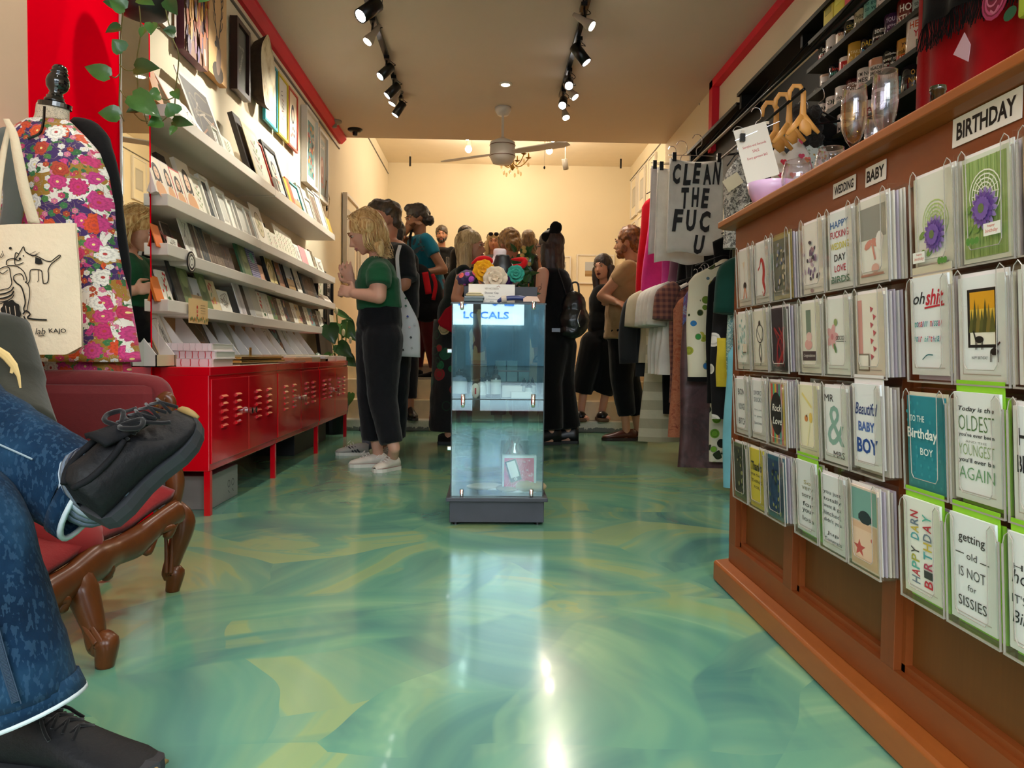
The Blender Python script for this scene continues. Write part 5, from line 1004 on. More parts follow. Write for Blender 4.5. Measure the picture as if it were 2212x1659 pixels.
for k, (c_, lab) in enumerate((('d8c84a', 'yellow box at the far end of the top mug shelf'), ('e8e04a', 'brighter yellow box, second on the top mug shelf'), ('e8606a', 'pink box, third on the top mug shelf'), ('f08a8a', 'pale pink box, fourth on the top mug shelf'))):
    t = thing('small_box', lab, 'box', (1.76, 4.0-.12*k, zm[0]+.001), 'boxes on the top shelf'); MB().box((1.735, 3.93-.12*k, zm[0]+.0008), (1.80, 4.04-.12*k, zm[0]+.11)).build('box', mat('box_'+c_, c_, .5, .02), t, bevel=.002)
    MB().box((1.733, 3.95-.12*k, zm[0]+.06), (1.735, 4.02-.12*k, zm[0]+.105)).build('label', mat('boxlabel_%d' % k, ['a8a040', 'f0f070', 'f8a0a0', 'f8c0b8'][k], .6), t)
mrow(zm[0], 3.42, [('5a8a84', None, ['so', 'good'], 'teal mug on the top mug shelf'), (WH, None, ['ok'], 'white mug on the top mug shelf'), ('6a1a1a', None, ['HI'], 'maroon mug on the top mug shelf')])
mrow(zm[1], 4.12, [('1c1c1e', ('8a1a20', 0, .5), ['so', 'FULL', 'OF'], 'black and red mug at the far end, second mug shelf'), (WH, None, ['', '', ('I AM NOT', '2a2826'), ('YOUR BOSS', '2a2826')], 'white mug with small black words, second mug shelf', 1.12), ('15141a', ('e8d8c0', .3, .8), [('NORM', 'a83020'), '', 'words'], 'black mug with red and cream, second mug shelf'),
 ('141414', ('e8dcd8', .84, 1.0), ['', ('CROSS', 'b8a04a'), ('STITCH', 'b8a04a'), ''], 'black mug reading CROSS STITCH', 1.15), ('b8b090', None, [('heart', '5a5a48'), ('WATER', '2a2a26')], 'khaki mug with a heart', 1.1), ('6aa89c', None, [('so good', '2a5a58'), ('so very', '2a5a58'), ('good', '2a5a58')], 'teal mug with dark script, second mug shelf', 1.2), (WH, None, [('the', '8a8a80'), ('best', '6a6a60')], 'white mug after the teal one, second mug shelf'), ('3a3a44', None, ['yes'], 'grey mug, second mug shelf'), (WH, None, [('mum', '4a4a4a')], 'white mug nearest, second mug shelf')], .103)
mrow(zm[2], 4.10, [(WH, ('c8a890', .84, 1), ['', ('work', '2a2826'), ''], 'white mug with one black word, third mug shelf', .9), ('17161e', None, [('I love', 'd8382c'), ('MELB', '5aa89a'), ('OURNE', 'c86a3a')], 'black mug reading I love MELB', 1.0), (WH, ('c02828', .25, .75), ['', ('HA', 'f0e8e0'), ''], 'white mug with red square', .95), ('c89a3a', None, ['', ('TAKES', 'f0dca0'), ('a lot', 'f0dca0'), ('of me', 'f0dca0')], 'mustard mug, third mug shelf', 1.2),
 ('101018', None, [('DADS', 'c8a83a'), ('RAD', '4aa0c8')], 'black mug reading DADS RAD', 1.0), ('14141c', None, ['some', 'people', 'shine'], 'black mug with fine white words, third mug shelf', 1.05), ('3a2048', None, [('YOU SO', 'c8b8d8'), ('good', 'b8a8c8'), ('LIFE', 'b8a8c8')], 'purple mug, third mug shelf', 1.1), ('6a1414', None, [('HOT', 'f4ece4'), ('STUFF', 'f4ece4')], 'dark red mug reading HOT STUFF', 1.2), ('9ab0b0', None, [('so much', '3a4a4a'), ('to make', '3a4a4a'), ('me not', '3a4a4a')], 'grey-teal mug with small words', 1.1), (WH, None, [('a', '3a3a3a')], 'white mug nearest, third mug shelf')], .114)
mrow(zm[3], 4.13, [(WH, None, [('I AM', '1e1e1c'), ('WORK', 'c8702a'), ('ing', '6a9a4a')], 'white mug reading TEAM WORK in colours', .98), (WH, None, [('Oh!', '141412'), ('so nice', '4a4a48')], 'white mug reading Oh!', 1.0), (WH, None, ['', ('don\'t', '6a6a6a'), ('even', '8a8a8a')], 'white mug with grey script, fourth mug shelf', 1.12), ('4a1418', None, [('crown', 'e8d8d0'), ('KEEP', 'f0e8e0'), ('CALM', 'f0e8e0')], 'maroon mug reading KEEP CALM', 1.05),
 (WH, None, [('I\'M NOT', '3a3a3a'), ('MESSY', '3a3a3a'), ('life', 'd87a8a')], 'white mug reading MESSY', 1.15), ('d8d0c8', ('d89a7a', .7, .98), ['', ('READING', '1e1e1c'), ('DREAMING', '1e1e1c'), ('EYES OPEN', '1e1e1c')], 'peach topped mug with bold black lettering', 1.18), ('161414', None, ['nobody', 'over that', 'age do to', 'good'], 'black mug with white script, fourth mug shelf', 1.12), ('c8903a', ('c8501e', 0, .35), [('you', '3a2a1a'), ('make me', '3a2a1a'), ('life', 'f0d8c0')], 'orange mug, fourth mug shelf', 1.1), (WH, None, [('HELLO', 'c8502a'), ('YOU', 'c02a3a'), ('BE', '6a7a6a')], 'large white mug with coloured capitals', 1.6), None, ('b8181c', None, [('NOW', 'f4ece4'), ('PANIC', 'f4ece4'), ('AND', 'f4ece4'), ('FREAK', 'f4ece4'), ('OUT', 'f4ece4')], 'red mug reading NOW PANIC AND FREAK OUT', 1.3), ('4a648a', None, [('blue', 'c8d8e8')], 'blue glazed mug at the near end, fourth mug shelf', 1.3)], .118)
mrow(zm[4], 4.10, [('3a8098', ('1a2a3a', .3, .5), ['', ('AND A', '1a1a18')], 'blue mug at the far end of the lowest mug shelf', .95), ('9ac0cc', None, [('I\'VE THE LOVE', '3a3a44'), ('AND I', '3a3a44'), ('WANT MORE', '3a3a44')], 'pale blue mug, lowest mug shelf', 1.0), (WH, None, [('Possum', '5a4a48'), ('Magnum', '3a3030')], 'white mug with serif words, lowest mug shelf', 1.15), None, (WH, None, [('tea', '8a3a3a')], 'white mug behind the glasses, lowest mug shelf', 1.0), ('1a1a1c', ('e0d8d4', .86, 1), ['', 'MAGIC'], 'black mug with a pale rim behind the glass', 1.15), ('5a9aa0', None, [('yes', '2a5a5a'), ('moved no', '2a5a5a'), ('plenty', '2a5a5a'), ('of time', '2a5a5a')], 'teal mug, lowest mug shelf', 1.2), ('1e1620', None, [('O', 'c8902a'), ('NA', 'c8902a'), ('A', 'e8b040')], 'dark mug with a gold letter A', 1.25), ('241e1c', ('d8ccc4', .75, 1.0), ['', ('ALL THE', 'a89a70'), ('THINGS', 'a89a70'), 'words'], 'brown black mug with pale top', 1.3), ('2a1418', None, [('TOO', 'e0d8d4'), ('I AM', 'e0d8d4'), ('FIVE', 'b86a60'), ('YEARS', 'a85a50')], 'tall maroon mug reading TOO I AM', 1.45)], .122)
# red coat, black rose shawl and tag
def cloth_sheet(fn, nu=24, nv=20): mb = MB(); mb.grid(fn, nu, nv); return mb
rc = thing('red_coat', 'red coat hanging at the near end of the mug shelves', 'coat', (1.66, 2.62, 1.9))
def coat(i, j): y = 2.98-.72*i; return Vector((1.66+.02*sin(i*18)-.03*sin(pi*i), y, 2.6-1.15*j+.10*(max(0, 1-i*7)**2)*j if 0 else 2.6-(1.02+.10*min(1, i*5))*j))
cloth_sheet(coat).build('cloth', cloth('red_wool', 'b00414'), rc, smooth=True, solid=.02)
sw = thing('black_shawl', 'fringed black shawl with an embroidered rose over the red coat', 'shawl', (1.60, 2.5, 2.0))
cloth_sheet(lambda i, j: Vector((1.585+.012*sin(i*22+j*2), 2.845-.55*i, 2.6-(.68+.05*i)*j))).build('cloth', cloth('black_shawl_cloth', '0c0b0e'), sw, smooth=True, solid=.008)
fm = MB(); rr = random.Random(2)
for k in range(110):
    i = k/110; y = 2.845-.55*i; z = 2.6-(.68+.05*i); fm.tube([(1.585+.012*sin(i*22+2), y, z+.01), (1.585, y+rr.uniform(-.01, .01), z-.04), (1.58, y+rr.uniform(-.015, .015), z-.07-.03*rr.random())], .0018, 4)
props(fm.build('fringe', cloth('black_shawl_cloth', ''), sw), kind='stuff')
pr_ = at(2154, 10, X=1.575); a = Art(plane_fn((1.568, pr_.y, pr_.z+.02), (0, -1, 0), (0, 0, 1), (-1, 0, 0)))
a.disc(0, 0, .065, 'c03a78').disc(.0, .004, .058, '8a1040')
for k in range(6): a.curve([(.045*cos(k+t_), .045*sin(k+t_)) for t_ in (0, .5, 1.0)], .008, 'd8609a', 8)
a.ring(-.01, .008, .03, .006, 'e08ab0', 14).disc(-.012, .01, .014, '5a0828').curve([(-.02, -.03), (.0, -.045), (.02, -.03)], .007, 'e08ab0', 8).disc(.075, -.08, .03, '1a6a4a', .02).build('rose_embroidery', sw)
tg = thing('gift_tag', 'pale pink tag with roses hanging on the shawl', 'tag', (1.57, 2.8, 1.85)); q = [at(x, y, X=1.565) for x, y in ((2083, 70), (2086, 136), (2060, 118), (2083, 72))]
mb = MB(); qq = [at(2059, 118, X=1.562), at(2091, 133, X=1.562), at(2096, 96, X=1.562), at(2083, 70, X=1.562)]; mb.add(qq+[p+Vector((.002, 0, 0)) for p in qq], [(0, 1, 2, 3), (7, 6, 5, 4), (0, 4, 5, 1), (1, 5, 6, 2), (2, 6, 7, 3), (3, 7, 4, 0)]); mb.build('card', mat('pink_tag', 'eed0ea', .6, .02), tg)
a = Art(lambda u, v, l: Vector((1.562-l, 0, 0))*0+Vector((1.561-l, 2.745-u, 1.865+v))); a.disc(.0, .05, .01, 'c8387a').disc(-.012, .045, .008, 'd85a92').build('print', tg) if 0 else None
gb = thing('green_bag', 'lime paper bag corner at the top right of the picture', 'bag', (1.4, 1.9, 1.7)); c0 = at(2212, 10, X=1.5); MB().box((1.5, c0.y-.3, c0.z-.03), (1.56, c0.y+.03, c0.z+.35)).build('body', mat('lime_bag', 'a8c83a', .5, .05), gb, bevel=.01)
# dark wall fittings behind
# bottle neck behind the counter
bt = thing('wine_bottle', 'dark green bottle neck standing behind the counter edge', 'bottle', (1.0, 2.0, .9)); pb = at(2025, 235, X=.95); GB = clear('green_glass', '3a4a20', .05, .2, .6)
MB().lathe([(.036, -.28), (.036, -.10), (.016, -.03), (.0145, .035), (.0165, .036), (.0165, .046), (.0145, .047), (.013, .03)], pb, 20).build('glass', mat('dark_bottle_glass', '1c2410', .06, .2, coat=1), bt, smooth=True)
# on the counter: glasses and bowl
ZT2 = 1.1175
WINE = clear('sparkling_wine', 'f6e6ae', .03, .06, .25)
def wine_glass(px, pxr, x, lab, full):
    y = yat(px, x, 1.25); r_ = abs(yat(px, x, 1.25)*0+pxr)*y/1660; p = (x, y, ZT2); t = thing('wine_glass', lab, 'wine glass', p, 'stemmed glasses on the counter')
    MB().lathe([(.032, 0), (.033, .002), (.006, .006), (.0035, .012), (.0035, .040), (.006, .048), (r_*.55, .062), (r_*.88, .085), (r_, .115), (r_*.97, .145), (r_*.88, .178), (r_*.84, .180), (r_*.93, .145), (r_*.94, .115), (r_*.8, .086), (r_*.45, .064), (0, .055)], p, 36).build('glass', GLASS, t, smooth=True)
    if full: MB().lathe([(0, .057), (r_*.44, .065), (r_*.78, .087), (r_*.92, .115), (r_*.915, .142), (0, .142)], p, 32).build('wine', WINE, t, smooth=True)
    rm = MB(); rm.tube([(x+r_*.86*cos(a_), y+r_*.86*sin(a_), ZT2+.179) for a_ in [i*pi/12 for i in range(25)]], .0011, 5); rm.build('lip', GLASS, t, smooth=True)
wine_glass(1845, 27, .80, 'stemmed glass three quarters full of sparkling wine', True)
wine_glass(1912, 27, .82, 'empty stemmed glass to the right of the full one', False)
wine_glass(1888, 20, .95, 'empty stemmed glass behind, between the two tall glasses', False)
def tumbler(px, pxr, x, lab):
    y = yat(px, x, 1.18); r_ = pxr*y/1660; p = (x, y, ZT2); t = thing('tumbler', lab, 'glass', p, 'stemless glasses on the counter')
    MB().lathe([(r_*.5, 0), (r_*.62, .002), (r_*.9, .02), (r_, .042), (r_*.94, .068), (r_*.76, .092), (r_*.74, .093), (r_*.90, .067), (r_*.96, .042), (r_*.85, .02), (r_*.55, .006), (0, .005)], p, 36).build('glass', GLASS, t, smooth=True)
    rm = MB(); rm.tube([(x+r_*.76*cos(a_), y+r_*.76*sin(a_), ZT2+.092) for a_ in [i*pi/12 for i in range(25)]], .0012, 5); rm.build('lip', GLASS, t, smooth=True)
tumbler(1723, 34, .80, 'round stemless glass beside the lilac bowl'); tumbler(1795, 34, .83, 'round stemless glass second from the lilac bowl'); tumbler(1812, 22, .98, 'stemless glass at the back, right of the second one'); tumbler(1762, 22, 1.0, 'stemless glass at the back between the two front ones')
bw = thing('bowl', 'lilac plastic bowl at the end of the counter', 'bowl', (.79, 2.05, ZT2)); pb = Vector((.79, yat(1668, .79, 1.16), ZT2)); rb = 53*pb.y/1660
MB().lathe([(rb*.55, 0), (rb*.72, .012), (rb*.93, .045), (rb, .068), (rb*.97, .069), (rb*.9, .046), (rb*.68, .016), (0, .008)], pb, 36).build('shell', mat('lilac_plastic', 'd6b4dc', .3, .02, coat=.3, sss=0), bw, smooth=True)
# notice clipped to a hanger
nt = thing('sale_notice', 'white paper notice reading Samples and Seconds SALE on a clip hanger', 'notice', at(1632, 360, Y=2.72))
Yn = 2.90; q = [at(1596, 299, Y=Yn), at(1666, 278, Y=Yn-.02), at(1671, 372, Y=Yn-.02), at(1600, 420, Y=Yn)]
uu = (q[1]-q[0]); ww = uu.length; uu.normalize(); vv = Vector((0, 0, 1)); nn = Vector((0, -1, 0)); oc = (q[0]+q[2])/2+Vector((0, 0, .01)); hh = (q[0]-q[3]).length*.98
vv = (vv-uu*uu.dot(vv)).normalized(); xf = lambda p: oc+uu*p.x+vv*p.y+nn*p.z
MB(xf).box((-ww/2, -hh/2, 0), (ww/2, hh/2, .0012)).build('sheet', PAPER, nt)
a = Art(plane_fn(oc+nn*.0012, uu, vv, nn)); a.text('Samples and Seconds', 0, hh*.14, hh*.055, 'c03040', ww*.72, .005).text('SALE', 0, hh*.04, hh*.05, 'c03040', ww*.2, .005).text('Every garment $65', 0, -hh*.08, hh*.055, 'c03040', ww*.62, .005).build('lettering', nt)
MB().tube([at(1588, 304, Y=Yn), at(1684, 262, Y=Yn-.02)], .0018, 6).build('hanger_bar', CHROME, nt)
for x, y in ((1604, 296), (1657, 276)): p = at(x, y, Y=Yn-.01); MB().box(p+Vector((-.009, -.006, -.016)), p+Vector((.009, .006, .012))).build('clip', BLACKM, nt); MB().box(p+Vector((-.006, -.004, .012)), p+Vector((.006, .004, .024))).build('clip_lever', CHROME, nt)
def hookpts(p, s=1.0, dx=0): return [p, p+Vector((.0, 0, .03*s)), p+Vector((.022*s+dx, 0, .05*s)), p+Vector((.018*s, 0, .085*s)), p+Vector((-.006*s, 0, .092*s)), p+Vector((-.020*s, 0, .075*s))]
MB().tube(spline(hookpts(at(1632, 281, Y=Yn), .9), 16), .0018, 6).build('hook', CHROME, nt, smooth=True)
bxn = thing('card_reader', 'small black box on the counter end behind the lilac bowl', 'box', (.9, 2.25, ZT2)); MB().box((.76, 2.20, ZT2), (.86, 2.30, ZT2+.035)).build('body', BLACKM, bxn, bevel=.003)
# rails and garments
def rail(x, y0, y1, z, lab, r_=.009): t = thing('garment_rail', lab, 'rail', (x, y0, z)); MB().cyl((x, y0, z), (x, y1, z), r_, n=12).build('bar', BLACKM, t, smooth=True); return t
t = rail(1.42, 2.7, 5.9, 2.06, 'upper black garment rail under the overhead shelf')
for y in (3.0, 3.6, 4.2, 4.8, 5.4, 5.85): MB().cyl((1.42, y, 2.06), (1.73, y, 2.42), .005).build('hanger_rod', BLACKM, t)
t = rail(1.113, 2.74, 3.7, 1.655, 'short black rail above the counter end holding wooden hangers', .006)
for y in (3.3, 3.65): MB().cyl((1.113, y, 1.655), (1.87, y, 1.78), .005).build('arm', BLACKM, t)
t = rail(1.40, 3.2, 5.75, 1.26, 'lower black garment rail full of clothes')
for y in (3.2, 4.6, 5.75): MB().box((1.40, y-.01, 1.25), (1.87, y+.01, 1.27)).build('arm', BLACKM, t)
def hanger(p, w, mt, par, drop=.06, th=.006, hk=CHROME, zr=None):
    hp_ = p+Vector((0, 0, 0)); MB().tube(spline(hookpts(hp_, min(1.3, (zr-hp_.z+.012)/.092) if zr else 1), 14), .0022, 6).build('hook', hk, par, smooth=True)
    MB().tube(spline([p+Vector((-w/2, 0, -drop)), p+Vector((-w*.22, 0, -drop*.35)), p, p+Vector((w*.22, 0, -drop*.35)), p+Vector((w/2, 0, -drop))], 14), th, 8, flat=.6).build('hanger', mt, par, smooth=True)
def pattern(name, bg, kind, cs, sc=8, rough=.9):
    if name in MATS: return MATS[name]
    m, n, b = base(name, bg, rough, sheen=.1); v = n.coord('Object')
    if kind == 'blob':
        vo = n.new('ShaderNodeTexVoronoi'); vo.inputs['Scale'].default_value = sc; n.lk(v, vo.inputs['Vector']); sp = n.new('ShaderNodeSeparateXYZ'); n.lk(vo.outputs['Color'], sp.inputs[0])
        pc = n.ramp(sp.outputs[0], [(i/len(cs), c_) for i, c_ in enumerate(cs)], 'CONSTANT'); msk = n.math('LESS_THAN', vo.outputs['Distance'], n.math('MULTIPLY_ADD', sp.outputs[1], .18, .28))
        ring_ = n.math('COMPARE', vo.outputs['Distance'], .30, .035); cfin = n.mix(msk, bg, pc); cfin = n.mix(n.math('MULTIPLY', ring_, .5), cfin, tuple(x*.5 for x in lin(cs[0])))
    elif kind == 'stripe':
        sp = n.new('ShaderNodeSeparateXYZ'); n.lk(v, sp.inputs[0]); cfin = n.mix(n.math('GREATER_THAN', n.math('SINE', n.math('MULTIPLY', sp.outputs[2], sc)), .1), bg, cs[0])
    elif kind == 'check':
        sp = n.new('ShaderNodeSeparateXYZ'); n.lk(v, sp.inputs[0]); f1 = n.math('GREATER_THAN', n.math('SINE', n.math('MULTIPLY', sp.outputs[2], sc)), 0); f2 = n.math('GREATER_THAN', n.math('SINE', n.math('MULTIPLY', sp.outputs[0], sc)), 0)
        cfin = n.mix(n.math('MULTIPLY', n.math('ADD', f1, f2), .5), bg, cs[0])
    else:
        cfin = n.ramp(n.noise(v, sc, 5, .6, 1.0), [(.3+.4*i/(len(cs)), c_) for i, c_ in enumerate([bg]+cs)])
    n.lk(cfin, b.inputs['Base Color']); n.lk(n.bump(n.noise(v, 12, 3), .3, .02), b.inputs['Normal']); MATS[name] = m; return m
def garment(kind, label, y, xc, ztop, w, L, m, zr, hem=None, sleeve=0, depth=.045, folds=5, seed=0, hang=None, flare=1.0, cat='garment', hk=CHROME, hm=None, art=None, trim_=None, curve=.0):
    t = thing(kind, label, cat, (xc, y, ztop)); r_ = random.Random(seed); ph = r_.random()*6
    def wid(j): return w/2*((.35+.65*min(1, j/.10)**.6) if sleeve or kind in ('shirt', 'dress', 'jacket', 'top', 'cardigan') else 1)*(1+(flare-1)*j)
    def surf(i, j):
        th = 2*pi*i; c_, s_ = cos(th), sin(th); W_ = wid(j); f = 1+.22*sin(folds*th+ph+2*j)*min(1, j*2); dd = depth*(.35+.65*min(1, j*3))*f
        return Vector((xc+c_*W_*(1+.03*sin(7*j+ph)), y+s_*dd+.02*j*sin(ph), ztop-(abs(c_)**2*.05*(1 if j < .12 else 1)*(1-j) if sleeve or kind in ('shirt', 'dress', 'jacket', 'top', 'cardigan') else 0)-L*j-curve*j*(c_)*.5))
    mb = MB(); mb.grid(surf, 40, 16, cu=True); mb.f.append(tuple(range(39, -1, -1))); mb.mi.append(0); mb.build('cloth', m, t, smooth=True)
    if sleeve:
        for s in (-1, 1):
            p0 = Vector((xc+s*w*.40, y, ztop-.045)); pts = spline([p0, p0+Vector((s*w*.16, -.01, -.07)), p0+Vector((s*w*(.20 if sleeve < .3 else .24), -.02, -sleeve*.55)), p0+Vector((s*w*.22, -.03, -sleeve))], 12)
            MB().tube(pts, [.035+.035*min(1, k/4) for k in range(len(pts))], 12, flat=.7, up=(0, 1, 0)).build('sleeve', m, t, smooth=True)
    if trim_: MB().grid(lambda i, j: surf(i, .965+.04*j)+Vector((0, 0, 0))+(Vector((cos(2*pi*i), sin(2*pi*i), 0))*.004), 40, 1, cu=True).build('hem', trim_, t, smooth=True)
    hanger(Vector((xc, y, ztop+.02)), w*.8, hm or mat('black_plastic', '121214', .4), t, zr=zr, hk=hk)
    if art: art(t, xc, y-depth-.02, ztop, w, L)
    return t
GM = {k: cloth('cloth_'+k, v) for k, v in dict(white='e8e2da', black='0e0e10', charcoal='26282a', linen='c8bca0', khaki='4a4832', pink='e0388a', hot='c82850', red='c80820', mauve='7a5468', magenta='b83a8a', aqua='78bcd0', navy='1e2a4a', slate='3a4254', teal='123e34', rust='b0603e', olive='8a8468', grey='8a8478', yellow='dcc23a', lilac='8a80b0').items()}
def curved_fn(xc, y, z): return lambda u, v, l: Vector((xc+u, y-l-.0, z+v))
# lower rail, far to near ------------------------------------------------------------------------
LR = [('jacket', 'dark grey jacket with a pale lining at the far end of the lower rail', 5.60, 1.27, 1.17, .40, .62, 'charcoal', .48), ('shirt', 'pale linen shirt behind the white ones on the lower rail', 5.52, 1.30, 1.20, .42, .55, 'linen', .25)]
for k, (kd, lb, y, xc, zt, w, L, m_, sl) in enumerate(LR): garment(kd, lb, y, xc, zt, w, L, GM[m_], 1.26, sleeve=sl, seed=k)
garment('dress', 'long cream dress with grey stripes nearly touching the floor', 5.42, 1.33, 1.17, .40, 1.08, pattern('cream_grey_stripes', 'b8b094', 'stripe', ['d6ceb4'], 48), 1.26, seed=3, flare=1.25, folds=4)
for k in range(4): garment('shirt', ['white shirt farthest in the white group on the lower rail', 'second white shirt on the lower rail', 'third white shirt on the lower rail', 'nearest white shirt with longer hem on the lower rail'][k], 5.22-.10*k, 1.34+.005*k, 1.20, .46, .62-.0*k, GM['white'], 1.26, sleeve=.26, seed=10+k, flare=1.12, folds=7)
garment('trousers', 'black trousers hanging below the white shirts', 5.30, 1.36, 1.0, .30, .70, GM['black'], 1.26, seed=5)
garment('dress', 'maroon and brown checked long shirt on the lower rail', 4.78, 1.33, 1.19, .40, .78, pattern('maroon_check', '5a3438', 'check', ['94604e'], 180), 1.26, sleeve=.22, seed=20, folds=6)
garment('dress', 'rust orange scalloped dress between checked shirts', 4.70, 1.32, 1.15, .36, .95, pattern('rust_scallop', 'a8563a', 'noise', ['c07a5a', '8a4030'], 30), 1.26, seed=21, flare=1.1)
garment('dress', 'blue and violet print dress on the lower rail', 4.60, 1.36, 1.21, .38, .92, pattern('blue_violet_print', '3a4a8a', 'noise', ['6a7ac0', '7a4a7a', '9ab0d8', 'a85a6a'], 14), 1.26, sleeve=.0, seed=22)
garment('dress', 'long wine-brown silk dress reaching the floor', 4.48, 1.37, 1.05, .46, 1.00, pattern('wine_silk', '4a2e30', 'noise', ['5c3c40', '3a2428', '6a3438'], 4, .45), 1.26, seed=23, flare=1.1, folds=4)
garment('dress', 'cream dress with green apples and blue fruit', 4.40, 1.35, 1.26, .42, .70, pattern('fruit_print', 'ece6cc', 'blob', ['a8b03a', '6a8a2a', '2a7ac0', '3a9a4a', '2a3a20', 'c8c050'], 15), 1.30, seed=24, folds=4, trim_=GM['black'])
garment('dress', 'dark dress with leaf hem below the fruit print dress', 4.33, 1.46, 1.20, .38, 1.10, pattern('leaf_print', 'dcdac8', 'blob', ['1c2418', '7ab03a', '2a3a20', '14180e'], 16), 1.26, seed=25)
garment('dress', 'plain black dress right of the fruit print dress', 4.28, 1.42, 1.24, .40, .80, GM['black'], 1.28, seed=26)
garment('dress', 'black dress printed with white oval medallions', 4.18, 1.43, 1.14, .42, .78, pattern('oval_medallions', '100e12', 'blob', ['f0ece4', 'ece8e0', 'e4e0da', 'f4f0ea'], 11), 1.26, seed=27, folds=3)
garment('skirt', 'navy skirt low on the rail', 4.12, 1.56, .98, .34, .62, GM['navy'], 1.26, seed=28)
garment('dress', 'teal and cream vine print dress with yellow hem', 4.05, 1.47, 1.22, .42, .72, pattern('vine_print', '8ab8b4', 'noise', ['c8dcd0', '4a8a90', 'dce8dc', '5a9aa0'], 40), 1.28, seed=29, trim_=GM['yellow'], flare=.95)
garment('skirt', 'yellow folded skirt under the vine print dress', 4.08, 1.31, .80, .18, .26, GM['yellow'], 1.26, seed=30, depth=.03)
garment('top', 'dark green top beside the wooden counter', 3.98, 1.50, 1.25, .44, .46, GM['teal'], 1.30, sleeve=.28, seed=31)
garment('dress', 'navy slate dress with gingham hem beside the counter', 3.90, 1.50, 1.17, .40, .72, GM['slate'], 1.27, sleeve=.0, seed=32, trim_=pattern('gingham', '14141a', 'check', ['e8e4e0'], 160))
garment('dress', 'light aqua long dress reaching toward the floor by the counter', 3.84, 1.40, .86, .40, .82, GM['aqua'], 1.27, seed=33, flare=1.05, folds=4)
garment('top', 'beige and grey top next to the counter end', 3.76, 1.60, 1.05, .36, .42, GM['grey'], 1.27, sleeve=.3, seed=34)
garment('skirt', 'red skirt low beside the counter', 3.72, 1.60, .66, .30, .50, GM['red'], 1.26, seed=35)
garment('trousers', 'khaki clip-hung trousers above the lower rail', 4.20, 1.46, 1.36, .26, .30, GM['khaki'], 1.40, seed=36)
# upper rail -------------------------------------------------------------------------------------
garment('dress', 'red fabric dress farthest on the upper rail', 5.62, 1.26, 1.92, .30, .72, GM['red'], 2.06, seed=40, flare=1.25, depth=.06, curve=-.08)
garment('dress', 'hot pink dress behind the white printed cloths', 5.50, 1.32, 1.96, .34, .82, GM['pink'], 2.06, seed=41, flare=1.35, depth=.06)
garment('dress', 'crimson pink skirt hem below the hot pink dress', 5.56, 1.28, 1.5, .30, .42, GM['hot'], 2.06, seed=42, flare=1.2)
garment('dress', 'magenta skirt at the bottom of the pink group', 5.36, 1.40, 1.6, .36, .56, GM['magenta'], 2.06, seed=43, flare=1.2)
garment('dress', 'dusty mauve skirt at the bottom of the pink group', 5.30, 1.44, 1.5, .38, .52, GM['mauve'], 2.06, seed=44, flare=1.2)
for k in range(3): garment('skirt', ['black skirt behind the white cloths, farthest', 'black skirt behind the white cloths, middle', 'black skirt behind the white cloths, nearest'][k], 5.2-.07*k, 1.42+.03*k, 1.5, .28, .32, GM['black'], 2.06, seed=45+k)
def towel_art(t, xc, yf, zt, w, L):
    a = Art(curved_fn(xc, yf+.006, zt)); k_ = '161214'
    r_ = random.Random(4)
    for wd, x0, x1, v_, h_ in (('CLEAN', -.47, .47, -.095, .135), ('THE', -.30, .26, -.245, .13), ('FUC', -.47, .30, -.39, .135), ('U', -.06, .20, -.53, .125)):
        n_ = len(wd)
        for i, ch_ in enumerate(wd): a.text(ch_, (x0+(x1-x0)*(i+.5)/n_)*w, v_+r_.uniform(-.006, .006), h_*r_.uniform(.92, 1.05), k_, w*(x1-x0)/n_*.80, .045, r_.uniform(.05, .22), r_.uniform(-.05, .05))
    a.build('lettering', t)
def flat_cloth(label, y, xc, zt, w, L, m, zr, art=None, name='printed_cloth', cat='cloth', ft=0, bend=.012):
    t = thing(name, label, cat, (xc, y, zt)); 
    MB().grid(lambda i, j: Vector((xc+(i-.5)*w*(1+.06*j), y+bend*sin(i*9+j)*j+ft*(abs(i-.5)*2)**3*.03, zt-L*j-.02*sin(pi*i)*(1-j)+.012*sin(i*7)*j)), 24, 14).build('cloth', m, t, smooth=True, solid=.01)
    MB().tube([(xc-w*.52, y, zt+.02), (xc+w*.52, y, zt+.02)], .0025, 6).build('hanger_bar', CHROME, t); MB().tube(spline(hookpts(Vector((xc, y, zt+.02)), (zr-zt)/.092), 14), .0025, 6).build('hook', CHROME, t)
    for s in (-1, 1): MB().box((xc+s*w*.42-.012, y-.012, zt-.02), (xc+s*w*.42+.012, y+.012, zt+.035)).build('clip', BLACKM, t)
    if art: art(t, xc, y-.02, zt, w, L)
    return t
Yt = 4.80; xl = at(1447, 345, Y=Yt).x; xr = at(1562, 345, Y=Yt).x; zt = at(1500, 343, Y=Yt).z; zb = at(1500, 548, Y=Yt).z
flat_cloth('white cloth printed CLEAN THE in big black brush letters', Yt, (xl+xr)/2, zt, xr-xl, zt-zb, GM['white'], 2.06, towel_art, bend=.008)
def f_art(t, xc, yf, zt, w, L): a = Art(curved_fn(xc, yf+.008, zt)); a.text('F', -w*.05, -L*.78, .11, '161214', w*.28, .03, .1).rect(-w*.14, -L*.90, -w*.09, -L*.70, '161214').build('lettering', t)
flat_cloth('white cloth with a single black F, behind the CLEAN THE one', 4.95, (xl+xr)/2-.06, zt-.02, (xr-xl)*.9, zt-zb+.02, GM['white'], 2.06, f_art)
flat_cloth('plain white cloth at the back of the printed ones', 5.08, (xl+xr)/2-.09, zt+.02, (xr-xl)*.8, .58, cloth('cloth_grey_white', 'cfc8ca'), 2.06)
